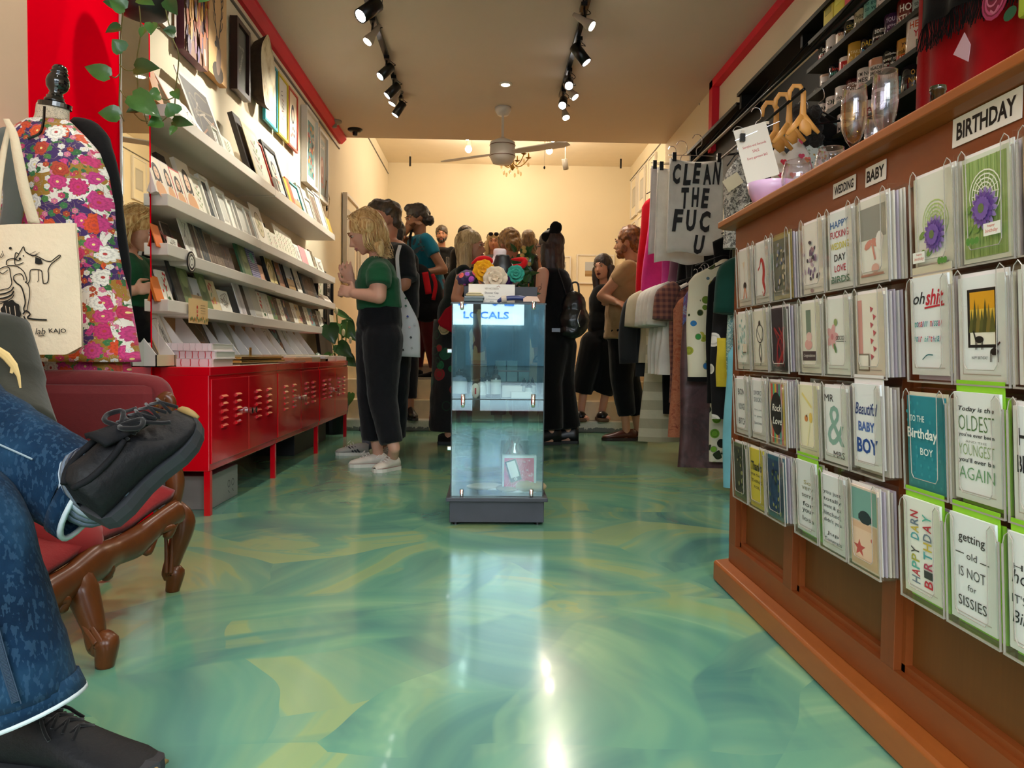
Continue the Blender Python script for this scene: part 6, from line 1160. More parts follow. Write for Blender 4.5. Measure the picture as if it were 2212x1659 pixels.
def k_art(t, xc, yf, zt, w, L):
    a = Art(curved_fn(xc, yf-.03, zt)); c_ = 'f0dcc0'; a.text('COOL', -.02, -.02, .12, c_, w*.8, .02, .15).text('IN THE', -.04, -.19, .12, c_, w*.8, .02, .15).text('KOOL', -.06, -.36, .12, c_, w*.8, .02, .15).build('lettering', t)
pk = at(1575, 400, Y=4.3); garment('top', 'black garment with cream brush lettering right of the white cloth', 4.30, 1.60, 1.83, .34, .66, GM['black'], 2.06, seed=50, depth=.03, art=k_art, flare=1.55)
garment('dress', 'black pleated dress under the lettered black garment', 4.42, 1.52, 1.45, .46, .36, GM['black'], 2.06, seed=51)
zz = pattern('black_white_scribble', 'd8d4cc', 'noise', ['1c1a1c', 'c8c4bc', '2a2628'], 45)
garment('top', 'black and white scribble top with a big tag', 3.55, 1.14, 1.62, .12, .42, zz, 2.06, seed=52, depth=.04)
p = at(1583, 393, Y=3.45); t = thing('price_tag', 'cream cardboard tag on the scribble top', 'tag', p); MB().box(p+Vector((-.04, -.001, -.028)), p+Vector((.04, .001, .028)), R_=Matrix.Rotation(-.6, 3, 'Y')).build('card', mat('cream_tag', 'eae0c4', .6, .02), t)
HW = mat('hanger_beech', 'd69a50', .4, .15, 5, stretch=(1, 1, .3))
def fat_hanger(px, py, Y, lab, g=None):
    p = at(px, py, Y=Y); t = thing('wooden_hanger', lab, 'hanger', p, 'wooden hangers above the counter'); k = Y/1660
    MB().tube([p+Vector((x*k, 0, -y*k)) for x, y in ((-16, 26), (-16, 8), (-8, -4), (6, -4), (14, 8), (14, 30), (14, 62), (20, 84), (28, 100))], [r_*k for r_ in (3, 5, 5, 5.5, 6, 6, 8, 15, 6)], 14, flat=.4, up=(0, 1, 0)).build('body', HW, t, smooth=True)
    MB().tube([p+Vector((14*k, 0, -60*k)), p+Vector((-20*k, 0, -100*k))], [9*k, 4*k], 10, flat=.5, up=(0, 1, 0)).build('arm', HW, t, smooth=True); MB().tube([p+Vector((14*k, 0, -60*k)), p+Vector((50*k, 0, -95*k))], [9*k, 4*k], 10, flat=.5, up=(0, 1, 0)).build('arm', HW, t, smooth=True)
fat_hanger(1664, 226, 3.03, 'wooden hanger holding the heart print top, left of three'); fat_hanger(1692, 208, 2.90, 'wooden hanger with the floral top, middle of three'); fat_hanger(1722, 190, 2.77, 'wooden hanger farthest right, holding dark fur')
def hart(t, xc, yf, zt, w, L):
    a = Art(curved_fn(xc, yf, zt)); r_ = random.Random(9)
    for k in range(16): u = r_.uniform(-.4, .4)*w; v = -r_.uniform(.1, .95)*L; c_ = r_.choice(['c8283a', 'e06a5a', 'e8b03a', 'c83a5a', '2a2a2a']); a.disc(u-.006, v, .008, c_).disc(u+.006, v, .008, c_).poly([(u-.013, v-.002), (u+.013, v-.002), (u, v-.018)], c_)
    a.build('print', t)
garment('top', 'cream top printed with hearts hanging over the counter', 3.34, 1.306, 1.68, .168, .46, cloth('cloth_cream', 'e8dcd0'), 1.66, seed=60, depth=.02, art=hart)
garment('top', 'white top with green and red floral print', 3.44, 1.424, 1.71, .19, .46, pattern('small_floral', 'dfe0d4', 'blob', ['6a8a6a', 'c86a5a', 'a8b090', 'd8a04a', '8a9a8a'], 50), 1.70, seed=61, depth=.04)
fu = thing('fur_stole', 'dark brown fur hanging beside the mug shelves', 'fur', (1.35, 3.3, 1.7)); mb = MB(); rr = random.Random(4)
for k in range(26): mb.ell(at(1740+rr.uniform(-28, 26), 275+rr.uniform(-38, 30), Y=3.4+rr.uniform(-.05, .05)), rr.uniform(.02, .04), n=8)
remesh(mb.build('fur', cloth('dark_fur', '2e2622', bump=1.0, bs=90), fu), .008, 1, .02, .02)
for k, (x, y, lab) in enumerate(((1700, 300, 'dark coat hanging in shadow behind the wooden hangers'), (1560, 350, 'dark shirt hanging in shadow right of the white cloths'))): garment('jacket', lab, 3.9+.2*k, 1.66, 1.93, .34, .60, GM['black'], 2.06, seed=70+k)
# glass showcase
XA, XB, YF, YB = -.158, .245, 3.12, 3.50
def sx(px): return at(px, 900, Y=YF).x
sc = thing('glass_showcase', 'tall glass display case on a dark plinth in the middle of the floor', 'display case', ((XA+XB)/2, YF, 0))
DKW = mat('dark_grey_laminate', '33353e', .4, .2, 9)
xl, xr = at(975, 900, Y=YF).x, at(1175, 900, Y=YF).x; zt_ = at(1075, 657, Y=YF).z; zm_ = at(1075, 863, Y=YF).z; zb_ = at(1075, 1072, Y=YF).z
MB().box((xl-.005, YF+.0, .012), (xr+.005, YB, zb_-.018)).build('plinth', DKW, sc, bevel=.002)
for x in (xl+.02, xr-.02): 
    for y in (YF+.03, YB-.03): MB().cyl((x, y, 0), (x, y, .012), .012, n=10).build('foot', BLACKM, sc)
MB().box((xl-.018, YF-.03, zb_-.018), (xr+.018, YB+.02, zb_-.002)).build('base_board', DKW, sc, bevel=.002)
PANE = clear('showcase_glass', 'f0f8f6', .0, .10, .5, 'e6fbff'); EDG = mat('dark_glass_edge', '2a3434', .2)
MB().box((xl, YF, zb_), (xr, YF+.004, zm_-.002)).build('front_pane', PANE, sc); MB().box((xl, YF, zm_+.002), (xr, YF+.004, zt_)).build('front_pane', PANE, sc)
for x in (xl, xr-.004):
    for z0, z1 in ((zb_, zm_-.002), (zm_+.002, zt_)): MB().box((x, YF+.005, z0), (x+.004, YB, z1)).build('side_pane', clear('side_glass', 'e8f2f0', .0, .06, .5), sc)
MB().box((xl, YF+.005, zm_-.003), (xr, YB, zm_+.003)).build('middle_shelf', mat('shelf_glass_edge', '5c6a68', .2), sc); MB().box((xl-.004, YF-.002, zt_), (xr+.004, YB, zt_+.006)).build('top_board', EDG, sc)
MB().box((xl, YB-.004, zb_), (xr, YB, zt_)).build('back_pane', clear('back_glass', 'b8ccd0', .05, .10, .5, 'd0f0f8'), sc)
em = MB()
for x in (xl-.001, xr-.003): em.box((x, YF-.001, zb_), (x+.004, YF+.002, zt_))
em.box((xl, YF-.001, zm_-.002), (xr, YF+.002, zm_+.002)); em.build('edge', EDG, sc)
CL = metal('bright_chrome', 'f4f6f8', .15)
for px, py, w_, h_ in ((998, 660, 8, 15), (1153, 660, 8, 15), (1000, 866, 9, 24), (1152, 866, 9, 24), (997, 1066, 8, 14), (1148, 1066, 8, 14)):
    p = at(px, py, Y=YF-.006); k = YF/1660; MB().tube([p-Vector((0, 0, h_*k*.6)), p-Vector((0, 0, h_*k*.3)), p+Vector((0, 0, h_*k*.6))], [w_*k*.35, w_*k*.5, w_*k*.5], 12, flat=.5, up=(0, 1, 0)).build('clamp', CL, sc, smooth=True)
for py in (758, 968): p = at(972, py, Y=YF+.06); MB().box(p-Vector((.012, .01, .009)), p+Vector((.012, .01, .009))).build('side_clamp', CL, sc, bevel=.003)
# goods on the middle shelf
def bottle(px, r_, h, lab, y=YF+.07, body='17120e', lbl='c8cfd0', neck='pump'):
    x = at(px, 850, Y=y).x; z = zm_+.004; t = thing('bottle', lab, 'bottle', (x, y, z), 'bottles in the glass case')
    MB().lathe([(r_, 0), (r_, h*.62), (r_*.8, h*.70), (r_*.42, h*.74), (r_*.42, h*.80)], (x, y, z), 18).build('body', mat('bottle_'+body, body, .12, .02, coat=.5), t, smooth=True)
    MB().lathe([(r_*1.01, h*.12), (r_*1.01, h*.58)], (x, y, z), 18, closed=True).build('label', mat('bottle_label_'+lbl, lbl, .6, .02), t, smooth=True)
    MB().lathe([(r_*.5, h*.78), (r_*.5, h*.9), (r_*.22, h*.92), (r_*.2, h)], (x, y, z), 14).build('cap', BLACKM if neck == 'pump' else mat('white_cap', 'dcdcdc', .3), t)
bottle(1071, .021, .130, 'tall black spray bottle with pale label in the glass case', y=YF+.05); bottle(1052, .019, .115, 'shorter dark bottle left of the tall one in the glass case', y=YF+.10); bottle(1040, .020, .085, 'white bottle with a black pump in the glass case', body='cfd2d2', lbl='e8eaea'); bottle(992, .033, .115, 'wide pale blue jar bottle at the left of the glass case', body='7a8ca8', lbl='c8d4dc', y=YF+.12)
bottle(1142, .015, .075, 'small black vial with pale label, right side of the glass case', y=YF+.05); bottle(1132, .015, .080, 'small black vial behind the white box in the glass case', y=YF+.13); bottle(1150, .014, .082, 'small dark vial at the far right of the glass case', y=YF+.16)
t = thing('soap_pouch', 'white rounded pouch with a red mark in the glass case', 'pouch', (0, YF+.04, zm_)); p = at(1027, 862, Y=YF+.03); MB().ell((p.x, YF+.035, zm_+.033), (.019, .012, .031)).build('pouch', WHITE, t, smooth=True); MB().box((p.x-.003, YF+.021, zm_+.02), (p.x+.003, YF+.025, zm_+.045)).build('mark', mat('red_mark', 'b83a4a', .6), t)
for (a_, b_, y0, y1, h, c_, lab) in ((1084, 1128, .08, .2, .052, 'd8d4d0', 'large white open box in the glass case'), (1104, 1150, .025, .075, .030, 'e4e4e2', 'low white box at the front of the glass case')):
    t = thing('gift_box', lab, 'box', (at(a_, 860, Y=YF+y0).x, YF+y0, zm_+.0035)); MB().box((at(a_, 860, Y=YF+y0).x, YF+y0, zm_+.0035), (at(b_, 860, Y=YF+y0).x, YF+y1, zm_+h)).build('body', mat('box_'+c_, c_, .4, .02), t, bevel=.002)
bk = thing('wire_rack', 'dark tray rack of small glass compartments at the back of the case', 'rack', (.1, YB-.06, zm_+.06))
for i in range(3):
    for j in range(2):
        if not (i == 2 and j == 1):
            x0 = at(1070+i*25, 820, Y=YB-.06).x; MB().box((x0, YB-.07, zm_+.062+.05*j), (x0+.046, YB-.05, zm_+.106+.05*j)).build('compartment', mat('compartment_glass', '4a6a6a', .1, .2, coat=1), bk)
MB().box((at(1068, 820, Y=YB-.06).x, YB-.072, zm_+.004), (at(1145, 820, Y=YB-.06).x, YB-.05, zm_+.062)).box((at(1068, 820, Y=YB-.06).x, YB-.074, zm_+.107), (at(1145, 820, Y=YB-.06).x, YB-.05, zm_+.112)).build('frame', mat('dark_brown_frame', '3a2a22', .4), bk)
# goods in the lower part
z0 = zb_+.002
t = thing('bath_pack', 'pink patterned boxed pack standing in the bottom of the glass case', 'pack', (.15, YF+.06, z0)); q = at(1121, 1040, Y=YF+.08); MB().box((q.x-.070, YF+.075, z0), (q.x+.072, YF+.11, z0+.155)).build('box', mat('pack_white', 'd8dce0', .3), t)
a = Art(plane_fn((q.x, YF+.075, z0+.08), (1, 0, 0), (0, 0, 1), (0, -1, 0))); a.rect(-.062, -.07, .062, .066, 'd83a6a')
r_ = random.Random(3)
for k in range(60): a.stroke([(r_.uniform(-.058, .05), r_.uniform(-.066, .06)), (r_.uniform(-.058, .05), r_.uniform(-.066, .06))], .0012, 'f08aa8') if k % 3 else a.disc(r_.uniform(-.055, .055), r_.uniform(-.06, .058), .004, 'f4a8c0')
a.build('print', t)
t = thing('swing_tag', 'black edged swing tag hanging in front of the pink pack', 'tag', (q.x-.02, YF+.05, z0+.06)); o = Vector((q.x-.025, YF+.055, z0+.095)); u = Vector((cos(.3), 0, sin(.3))); v = Vector((-sin(.3), 0, cos(.3)))
MB(lambda p: o+u*p.x+v*p.y+Vector((0, 1, 0))*p.z).box((-.024, -.045, 0), (.024, .045, .002)).build('card', BLACKM, t); a = Art(plane_fn(o, u, v, (0, -1, 0))); a.rect(-.018, -.028, .018, .040, 'e4e4e4').ring(0, -.036, .006, .003, 'e8e8e8').build('print', t)
SAND = cloth('sand_pouch', 'b09a72')
for (px, py, rx, ry, lab, c_) in ((1135, 1052, .052, .028, 'plump sand coloured cloth pouch at the right of the case bottom', SAND), (1158, 1046, .045, .022, 'smaller sand pouch behind the plump one', SAND), (1050, 1056, .085, .014, 'flat beige cloth packet in the case bottom', cloth('beige_packet', 'b8b0a0')), (1096, 1056, .05, .014, 'brown flat packet in the case bottom middle', cloth('brown_packet', '8a7a60')), (1068, 1052, .07, .010, 'white slim packet on the beige one', cloth('white_packet', 'dcdcd8'))):
    p = at(px, py, Y=YF+.09); t = thing('cloth_pouch', lab, 'pouch', (p.x, YF+.10, z0)); MB().ell((p.x, YF+.10+.04*(rx > .06), z0+ry), (rx, .05, ry), n=16).build('pouch', c_, t, smooth=True)
t = thing('gift_bag', 'clear cellophane bag with dark contents inside the lower case', 'bag', (0, YF+.2, z0)); MB().lathe([(.04, 0), (.055, .06), (.045, .14), (.02, .18), (.03, .22)], (.12, YF+.24, z0), 14).build('bag', clear('cellophane', 'a8c4c8', .1, .2, .5), t, smooth=True)
# on top of the case
zz_ = zt_+.007
dk = thing('display_box', 'dark grey box riser behind the shower cap sign', 'box', (.1, YB-.1, zz_)); xb0, xb1 = at(1003, 640, Y=YB-.1).x, at(1159, 640, Y=YB-.1).x; zr = at(1120, 621, Y=YB-.12).z; MB().box((xb0, YB-.16, zz_), (xb1, YB-.01, zr)).build('box', mat('charcoal_box', '2c2d34', .5), dk, bevel=.002)
ss = thing('shower_cap_sign', 'white landscape sign reading Shower Cap on the glass case', 'sign', (.03, YB-.2, zz_)); y_ = YF+.12; x0, x1 = at(1012, 640, Y=y_).x, at(1112, 640, Y=y_).x; z1 = at(1060, 614, Y=y_).z
MB().box((x0, y_, zz_), (x1, y_+.004, z1)).build('card', PAPER, ss); MB().box((x0+.02, y_+.004, zz_), (x1-.02, y_+.05, zz_+.003)).build('stand', ACRYL, ss)
a = Art(plane_fn(((x0+x1)/2+.0, y_, (zz_+z1)/2), (1, 0, 0), (0, 0, 1), (0, -1, 0))); hS = z1-zz_; wS = x1-x0
a.text('VERY NICE DESIGN', .0, hS*.28, .008, '9a8a7a', wS*.30).text('Shower Cap', 0, hS*.06, .010, '4a3a40', wS*.30, .01).text('One Size', 0, -hS*.1, .005, '8a8a8a', wS*.14).text('to fit everyone', 0, -hS*.25, .005, '9a9a9a', wS*.24).text('$20', 0, -hS*.36, .005, '8a8a8a', wS*.08).stroke([(.02, hS*.36), (.03, hS*.42), (.035, hS*.34)], .002, '9a6a5a').build('lettering', ss)
def lump(name, lab, cat, pts, m, vox=.006, par=None, disp=.0):
    t = par or thing(name, lab, cat, pts[0][0]); mb = MB()
    for c_, r_ in pts: mb.ell(c_, r_, n=12)
    o = remesh(mb.build('cloth', m, t), vox, 3, disp, .03); return t
yS = YF+.06
def A3(px, py, y=yS): return at(px, py, Y=y)
t = thing('folded_cloths', 'stack of folded lace and grey cloths at the left on the case', 'cloths', A3(1025, 645))
for k, (x0, x1, y0, y1, c_) in enumerate(((1002, 1044, 652, 645, '6a7a7e'), (1003, 1046, 645, 640, '8a9498'), (1006, 1044, 640, 635, 'c8b890'), (1010, 1040, 635, 632, 'd8cba8'))): MB().box((at(x0, 650, Y=yS).x, yS-.02, at(1020, y0, Y=yS).z), (at(x1, 650, Y=yS).x, yS+.07, at(1020, y1, Y=yS).z)).build('fold', cloth('fold_'+c_, c_), t, bevel=.004)
t = thing('eye_mask', 'navy satin roll with a beige band lying on the case', 'mask', A3(1090, 645)); MB().tube(spline([A3(1074, 652), A3(1084, 647), A3(1100, 644), A3(1125, 644), A3(1140, 648)], 14), [.003]+[.010]*2+[.013]*10+[.010, .006], 12, flat=.8).build('roll', mat('navy_satin', '26356e', .35, .15, sheen=.3), t, smooth=True)
MB().tube([A3(1083, 647), A3(1094, 646)], .0152, 14).build('band', cloth('beige_band', 'c4b8aa'), t)
t = thing('swing_card', 'blush paper card at the right end of the case top', 'card', A3(1150, 648)); q = [A3(1130, 652), A3(1166, 652), A3(1160, 641), A3(1138, 640), A3(1130, 645)]; MB().prism([(p.x, p.z) for p in q], (0, yS-.015, 0), (1, 0, 0), (0, 0, 1), (0, .002, 0)).build('card', mat('blush_card', 'e4c4ae', .6, .02), t)
# busts and flowers
yB = YB-.07
wb = thing('white_bust', 'white jewellery neck bust with red fabric flowers', 'bust', A3(1080, 610, yB+.04)); k = (yB+.04)/1660; c_ = A3(1079, 620, yB+.04)
mb = MB()
mb.lathe([(0, 82*k), (12*k, 82*k), (15*k, 78*k), (14*k, 66*k), (18*k, 58*k), (34*k, 44*k), (48*k, 36*k), (52*k, 28*k), (44*k, 14*k), (34*k, 0)], c_, 28, sy=.55); remesh(mb.build('bust', mat('pale_pink_leatherette', 'ead6d4', .35), wb), .005, 3)
bb = thing('black_bust', 'smaller black jewellery neck bust in front of the white one', 'bust', A3(1085, 620, yB-.02)); c_ = A3(1085, 622, yB-.015); k = yB/1660
MB().lathe([(13*k, 0), (20*k, 8*k), (22*k, 28*k), (23*k, 42*k), (19*k, 55*k), (16.5*k, 62*k), (16*k, 66*k), (14*k, 70*k), (0, 70.5*k)], c_, 28, sy=.7).build('bust', mat('black_leatherette', '1d1d20', .35), bb, smooth=True)
def rose(px, py, r_, y, col, lab, n_=3, m=None, parent=None, lift=0):
    c = A3(px, py, y); t = thing('fabric_flower', lab, 'fabric flower', c); k = y/1660; r_ *= k; rr = random.Random(px)
    m = m or cloth('flower_'+col, col, bump=.2); 
    for ly in range(n_):
        rad = r_*(1-.28*ly); tilt = .35+.35*ly
        for i in range(6 if ly < 2 else 4):
            a_ = 2*pi*i/(6 if ly < 2 else 4)+ly*.5+rr.random()*.3; d = Vector((cos(a_), 0, sin(a_))); s = Vector((-sin(a_), 0, cos(a_))); f = Vector((0, -1, 0))
            MB().grid(lambda u, v: c+d*rad*v*cos(tilt)+f*(rad*v*sin(tilt)+.01*ly+.10*rad*sin(u*6))+s*(u-.5)*rad*1.3*sin(pi*min(1, .15+v*.75)), 6, 5).build('petal', m, t, smooth=True, solid=.0015)
    return t
rose(1045, 585, 25, yB-.05, 'e8a81a', 'yellow fabric flower on the white bust'); rose(1070, 602, 28, yB-.07, 'e4d2b8', 'cream fabric flower on a soft cap, centre', 3); rose(1114, 592, 20, yB-.06, '3a9a86', 'teal fabric rose right of the black bust', 3)
rose(1092, 606, 18, yB-.05, '3a1c4e', 'dark purple fabric flower below the black bust')
for s_, pts, lab in ((-1, [(1018, 570), (1036, 560), (1058, 562), (1062, 572)], 'red felt bow wing on the left of the white bust'), (1, [(1104, 560), (1132, 562), (1128, 574), (1108, 572)], 'red felt bow wing on the right of the white bust')):
    t = thing('felt_bow', lab, 'bow', A3(*pts[0], yB)); mb = MB(); mb.tube(spline([A3(x, y, yB+.02) for x, y in pts], 12), [.003+.014*sin(pi*i/12) for i in range(13)], 10, flat=.9, up=(0, 0, 1)).build('felt', cloth('red_felt', 'c81418'), t, smooth=True)
cap = pattern('bright_floral_cap', '2c2248', 'blob', ['e8506a', '8a4ac0', 'f06a5a', '4a6ad8', 'e8b84a', 'c85ac8'], 28, .4)
t = thing('bonnet', 'purple shower cap with bright petals at the left of the display', 'cap', A3(1005, 600, yB-.06)); k = yB/1660
mb = MB(); mb.ell(A3(1007, 601, yB-.06), (22*k, 20*k, 17*k), Matrix.Rotation(-.35, 3, 'Y')); remesh(mb.build('cap', cap, t), .005, 2, .008, .03)
t = thing('bonnet', 'white shower cap with pale flowers in the centre of the display', 'cap', A3(1068, 610, yB-.05)); mb = MB(); mb.ell(A3(1070, 606, yB-.04), (27*k, 18*k, 18*k)); mb.ell(A3(1062, 596, yB-.04), (18*k, 15*k, 16*k)); remesh(mb.build('cap', pattern('pale_floral_cap', 'e0dcd4', 'blob', ['c8a8a0', 'b8b090', 'd8c8c8', 'e8e4dc', 'c8b86a'], 24, .4), t), .005, 2, .008, .03)
can = thing('drink_can', 'blue drink can held behind the showcase', 'can', A3(1139, 600, 5.3)); c_ = at(1139, 612, Y=5.35); MB().lathe([(.024, 0), (.028, .006), (.028, .10), (.024, .112), (.024, .114), (0, .112)], c_, 18).build('body', metal('blue_can', '1e4ab8', .25), can, smooth=True)
# flower stand behind the showcase
fs_ = thing('flower_arrangement', 'leafy green arrangement with peach blooms behind the display', 'plant', at(1125, 640, Y=5.0)); rr = random.Random(8); mb = MB()
for i in range(70):
    b_ = at(1127+rr.uniform(-18, 22), 585+rr.uniform(-45, 60), Y=5.0+rr.uniform(-.08, .08)); d = Vector((rr.uniform(-1, 1), rr.uniform(-1, .2), rr.uniform(-.3, 1))).normalized(); leafmesh(mb, b_, b_+d*rr.uniform(.04, .08), .035, (rr.uniform(-.3, .3), -1, .4), .2)
props(mb.build('foliage', LEAF2, fs_), kind='stuff')
for px, py in ((1133, 543), (1128, 552), (1138, 560), (1143, 570), (1131, 535)): MB().ell(at(px, py, Y=4.9), (.015, .012, .014), n=8).build('bloom', mat('peach_bloom', 'c8a058', .6), fs_, smooth=True)
c_ = at(1127, 645, Y=5.0); MB().cyl((c_.x, c_.y, 0), (c_.x, c_.y, c_.z+.02), .05, .06, 16).build('stand', BLACKM, fs_)
# mannequin with floral dress and tote
yM = 2.28; kM = yM/1660
def m3(px, py, dy=0): return at(px, py, Y=yM+dy)
mn = thing('dress_form', 'dress form with calligraphy print, black cap and wooden finial', 'dress form', m3(150, 830))
BK = mat('black_lacquer', '0c0c0e', .12, .0, coat=.8)
cB = m3(118, 222); axM = (m3(128, 130)-m3(114, 218)).normalized()
MB().lathe([(34*kM*.95, 0), (34*kM, 1*kM), (34*kM, 10*kM), (0, 11*kM)], cB-Vector((0, 0, 12*kM)), 28, sy=.7, ax=(.12, 0, 1)).build('neck_cap', BK, mn)
MB().lathe([(20*kM, 0), (20*kM, 5*kM), (17*kM, 7*kM), (17*kM, 12*kM), (14*kM, 13*kM), (14*kM, 18*kM), (12*kM, 20*kM), (20*kM, 30*kM), (22.5*kM, 41*kM), (21*kM, 51*kM), (15*kM, 60*kM), (18*kM, 62*kM), (14*kM, 66*kM), (15*kM, 70*kM), (12*kM, 76*kM), (5*kM, 80*kM), (0, 80.5*kM)], cB, 28, ax=axM).build('finial', BK, mn, smooth=True)
m, n, b = base('calligraphy_linen', 'd8c8b0', .8); v = n.coord('Object', (1, 1, 1)); w1 = n.noise(v, 60, 3, .6, 3); sp = n.new('ShaderNodeSeparateXYZ'); n.lk(v, sp.inputs[0]); li = n.math('GREATER_THAN', n.math('SINE', n.math('MULTIPLY', sp.outputs[2], 300)), .3)
n.lk(n.mix(n.math('MULTIPLY', n.math('COMPARE', w1, .5, .022), n.math('MULTIPLY_ADD', li, .4, .5)), 'd8c8b0', '3a342c'), b.inputs['Base Color'])
mb = MB(); mb.tube([m3(115, 222), m3(112, 262), m3(106, 285), m3(100, 330), m3(100, 420)], [34*kM, 36*kM, 46*kM, 100*kM, 110*kM], 28, flat=.6, up=(0, 1, 0)); remesh(mb.build('body', m, mn), .008, 5)
MB().tube(spline([m3(96, 230, -.075), m3(94, 262, -.08), m3(86, 288, -.09), m3(60, 300, -.10)], 10), .004, 6).build('piping', BK, mn)
MB().cyl((m3(100, 800).x, yM, 0), m3(100, 700), .015).build('pole', BK, mn); 
for k in range(3): a_ = k*2*pi/3+.4; MB().tube([(m3(100, 800).x, yM, .12), (m3(100, 800).x+.16*cos(a_), yM+.16*sin(a_), .012)], .012, 8).build('leg', BK, mn)
# floral print: purple and ochre clouds, big blossoms, small blossoms, leaves
m, n, b = base('kimono_floral_cotton', 'e8e2d8', .75, sheen=.1); v = n.coord('Object'); 
def bloom(scale, rad, petals, cols, off, c0='f4e8c8', keep=.0):
    ad = n.new('ShaderNodeVectorMath', operation='ADD'); n.lk(v, ad.inputs[0]); ad.inputs[1].default_value = off
    vo = n.new('ShaderNodeTexVoronoi', voronoi_dimensions='3D'); vo.inputs['Scale'].default_value = scale; vo.inputs['Randomness'].default_value = .75; n.lk(ad.outputs[0], vo.inputs['Vector'])
    sb = n.new('ShaderNodeVectorMath', operation='SUBTRACT'); n.lk(ad.outputs[0], sb.inputs[0]); n.lk(vo.outputs['Position'], sb.inputs[1]); sp = n.new('ShaderNodeSeparateXYZ'); n.lk(sb.outputs[0], sp.inputs[0])
    an = n.math('ARCTAN2', sp.outputs[2], sp.outputs[0]); r2 = n.math('SQRT', n.math('ADD', n.math('MULTIPLY', sp.outputs[0], sp.outputs[0]), n.math('MULTIPLY', sp.outputs[2], sp.outputs[2])))
    r2 = n.math('MULTIPLY', r2, scale); pet = n.math('MULTIPLY_ADD', n.math('ABSOLUTE', n.math('SINE', n.math('MULTIPLY', an, petals/2))), rad*.22, rad*.82)
    sc_ = n.new('ShaderNodeSeparateXYZ'); n.lk(vo.outputs['Color'], sc_.inputs[0])
    ins = n.math('LESS_THAN', r2, pet); ins = n.math('MULTIPLY', ins, n.math('GREATER_THAN', sc_.outputs[1], keep))
    col = n.ramp(sc_.outputs[0], [(i/len(cols), c_) for i, c_ in enumerate(cols)], 'CONSTANT')
    rng = n.math('SINE', n.math('ADD', n.math('MULTIPLY', r2, 45/rad*.35), n.math('MULTIPLY', n.math('SINE', n.math('MULTIPLY', an, petals)), .9)))
    col = n.mix(n.math('MULTIPLY', n.math('GREATER_THAN', rng, .25), .45), col, n.ramp(sc_.outputs[0], [(i/len(cols), tuple(min(1, x*.45) for x in lin(c_))) for i, c_ in enumerate(cols)], 'CONSTANT'))
    col = n.mix(n.math('LESS_THAN', r2, rad*.16), col, c0); return ins, col
cl = n.noise(v, 7.5, 1.5, .4); cl2 = n.noise(n.coord('Object', (1, 1, 1.4), (0, .3, 0)), 9, 1.5, .4, 0, 0)
cur = n.mix(n.math('GREATER_THAN', cl, .495), 'e8e2d8', '3c1f5e'); cur = n.mix(n.math('GREATER_THAN', cl2, .55), cur, '9c7422')
tw = n.noise(v, 26, 2, .5, 1.5); cur = n.mix(n.math('MULTIPLY', n.math('COMPARE', tw, .5, .012), .8), cur, 'a08878')
for args in ((38, .36, 5, ['4a8040', '2f6a3a', '3a7a48'], (.37, .1, .21), '5a8a4a', .45), (44, .36, 6, ['c8386a', 'd87a9a', 'b84a2a', 'e8e4e0'], (.1, .4, .7), 'e8c85a', .35), (19, .40, 7, ['c83a88', 'd8501e', 'c02a5a', 'f0ece4', 'd03a80', 'b8402a'], (.0, .2, .1), 'f0d88a', .42), (15, .36, 11, ['d8481e', 'c83a80', 'f0ece4', 'c82a70'], (.5, .33, .4), 'b83a3a', .5)):
    i_, c_ = bloom(*args); cur = n.mix(i_, cur, c_)
n.lk(cur, b.inputs['Base Color']); n.lk(n.bump(n.noise(v, 14, 3), .3, .015), b.inputs['Normal']); FLO = m
dr = thing('floral_dress', 'sleeveless dress printed with pink, orange and purple blossoms', 'dress', m3(150, 820))
prof = [(262, 60, 148, .55), (290, 20, 175, .62), (330, 10, 210, .66), (380, 6, 232, .7), (440, 8, 244, .66), (520, 10, 250, .62), (600, 8, 262, .62), (700, 6, 280, .62), (780, 4, 292, .62)]
def dress(prof, fold, z_=1):
    def f(i, j):
        q = j*(len(prof)-1); k_ = min(int(q), len(prof)-2); t_ = q-k_; a_, b_ = prof[k_], prof[k_+1]; py, x0, x1, fl = (a_[m_]*(1-t_)+b_[m_]*t_ for m_ in range(4))
        c = m3((x0+x1)/2, py); w = (x1-x0)/2*kM; th = 2*pi*i; fo = 1+fold*j*sin(9*th+3*j)
        return c+Vector((cos(th)*w*(1+.02*sin(7*th)*j), sin(th)*w*fl*fo, 0))
    return f
mb = MB(); mb.grid(dress(prof, .10), 90, 60, cu=True); o = mb.build('bodice', FLO, dr, smooth=True, solid=.004)
prof2 = [(700, 20, 262, .5), (770, 30, 272, .5), (835, 40, 278, .5)]; MB().grid(dress(prof2, .12), 60, 12, cu=True).build('under_layer', FLO, dr, smooth=True, solid=.004)
# black stole down the right side, grey garment strap at the left
bs_ = thing('black_jacket', 'black velvet jacket hanging on the right side of the dress form', 'jacket', m3(230, 300)); mb = MB(); mb.tube(spline([m3(150, 282, .10), m3(196, 296, .07), m3(222, 345, .03), m3(238, 430, .02), m3(250, 520, .02), m3(268, 640, .03), m3(278, 720, .05)], 24), [.02]+[.045]*6+[.04]*6+[.036]*6+[.028, .024, .02, .016, .012, .006], 12, flat=.7, up=(0, 1, 0)); mb.build('drape', cloth('black_velvet', '0a0a0c', sheen=.05), bs_, smooth=True)
MB().tube(spline([m3(0, 285, -.10), m3(18, 350, -.14), m3(30, 420, -.16), m3(20, 500, -.16)], 12), [.03]*13, 10, flat=.4, up=(0, 1, 0)).build('left_lapel', cloth('grey_green_lapel', '5c625e'), bs_, smooth=True)
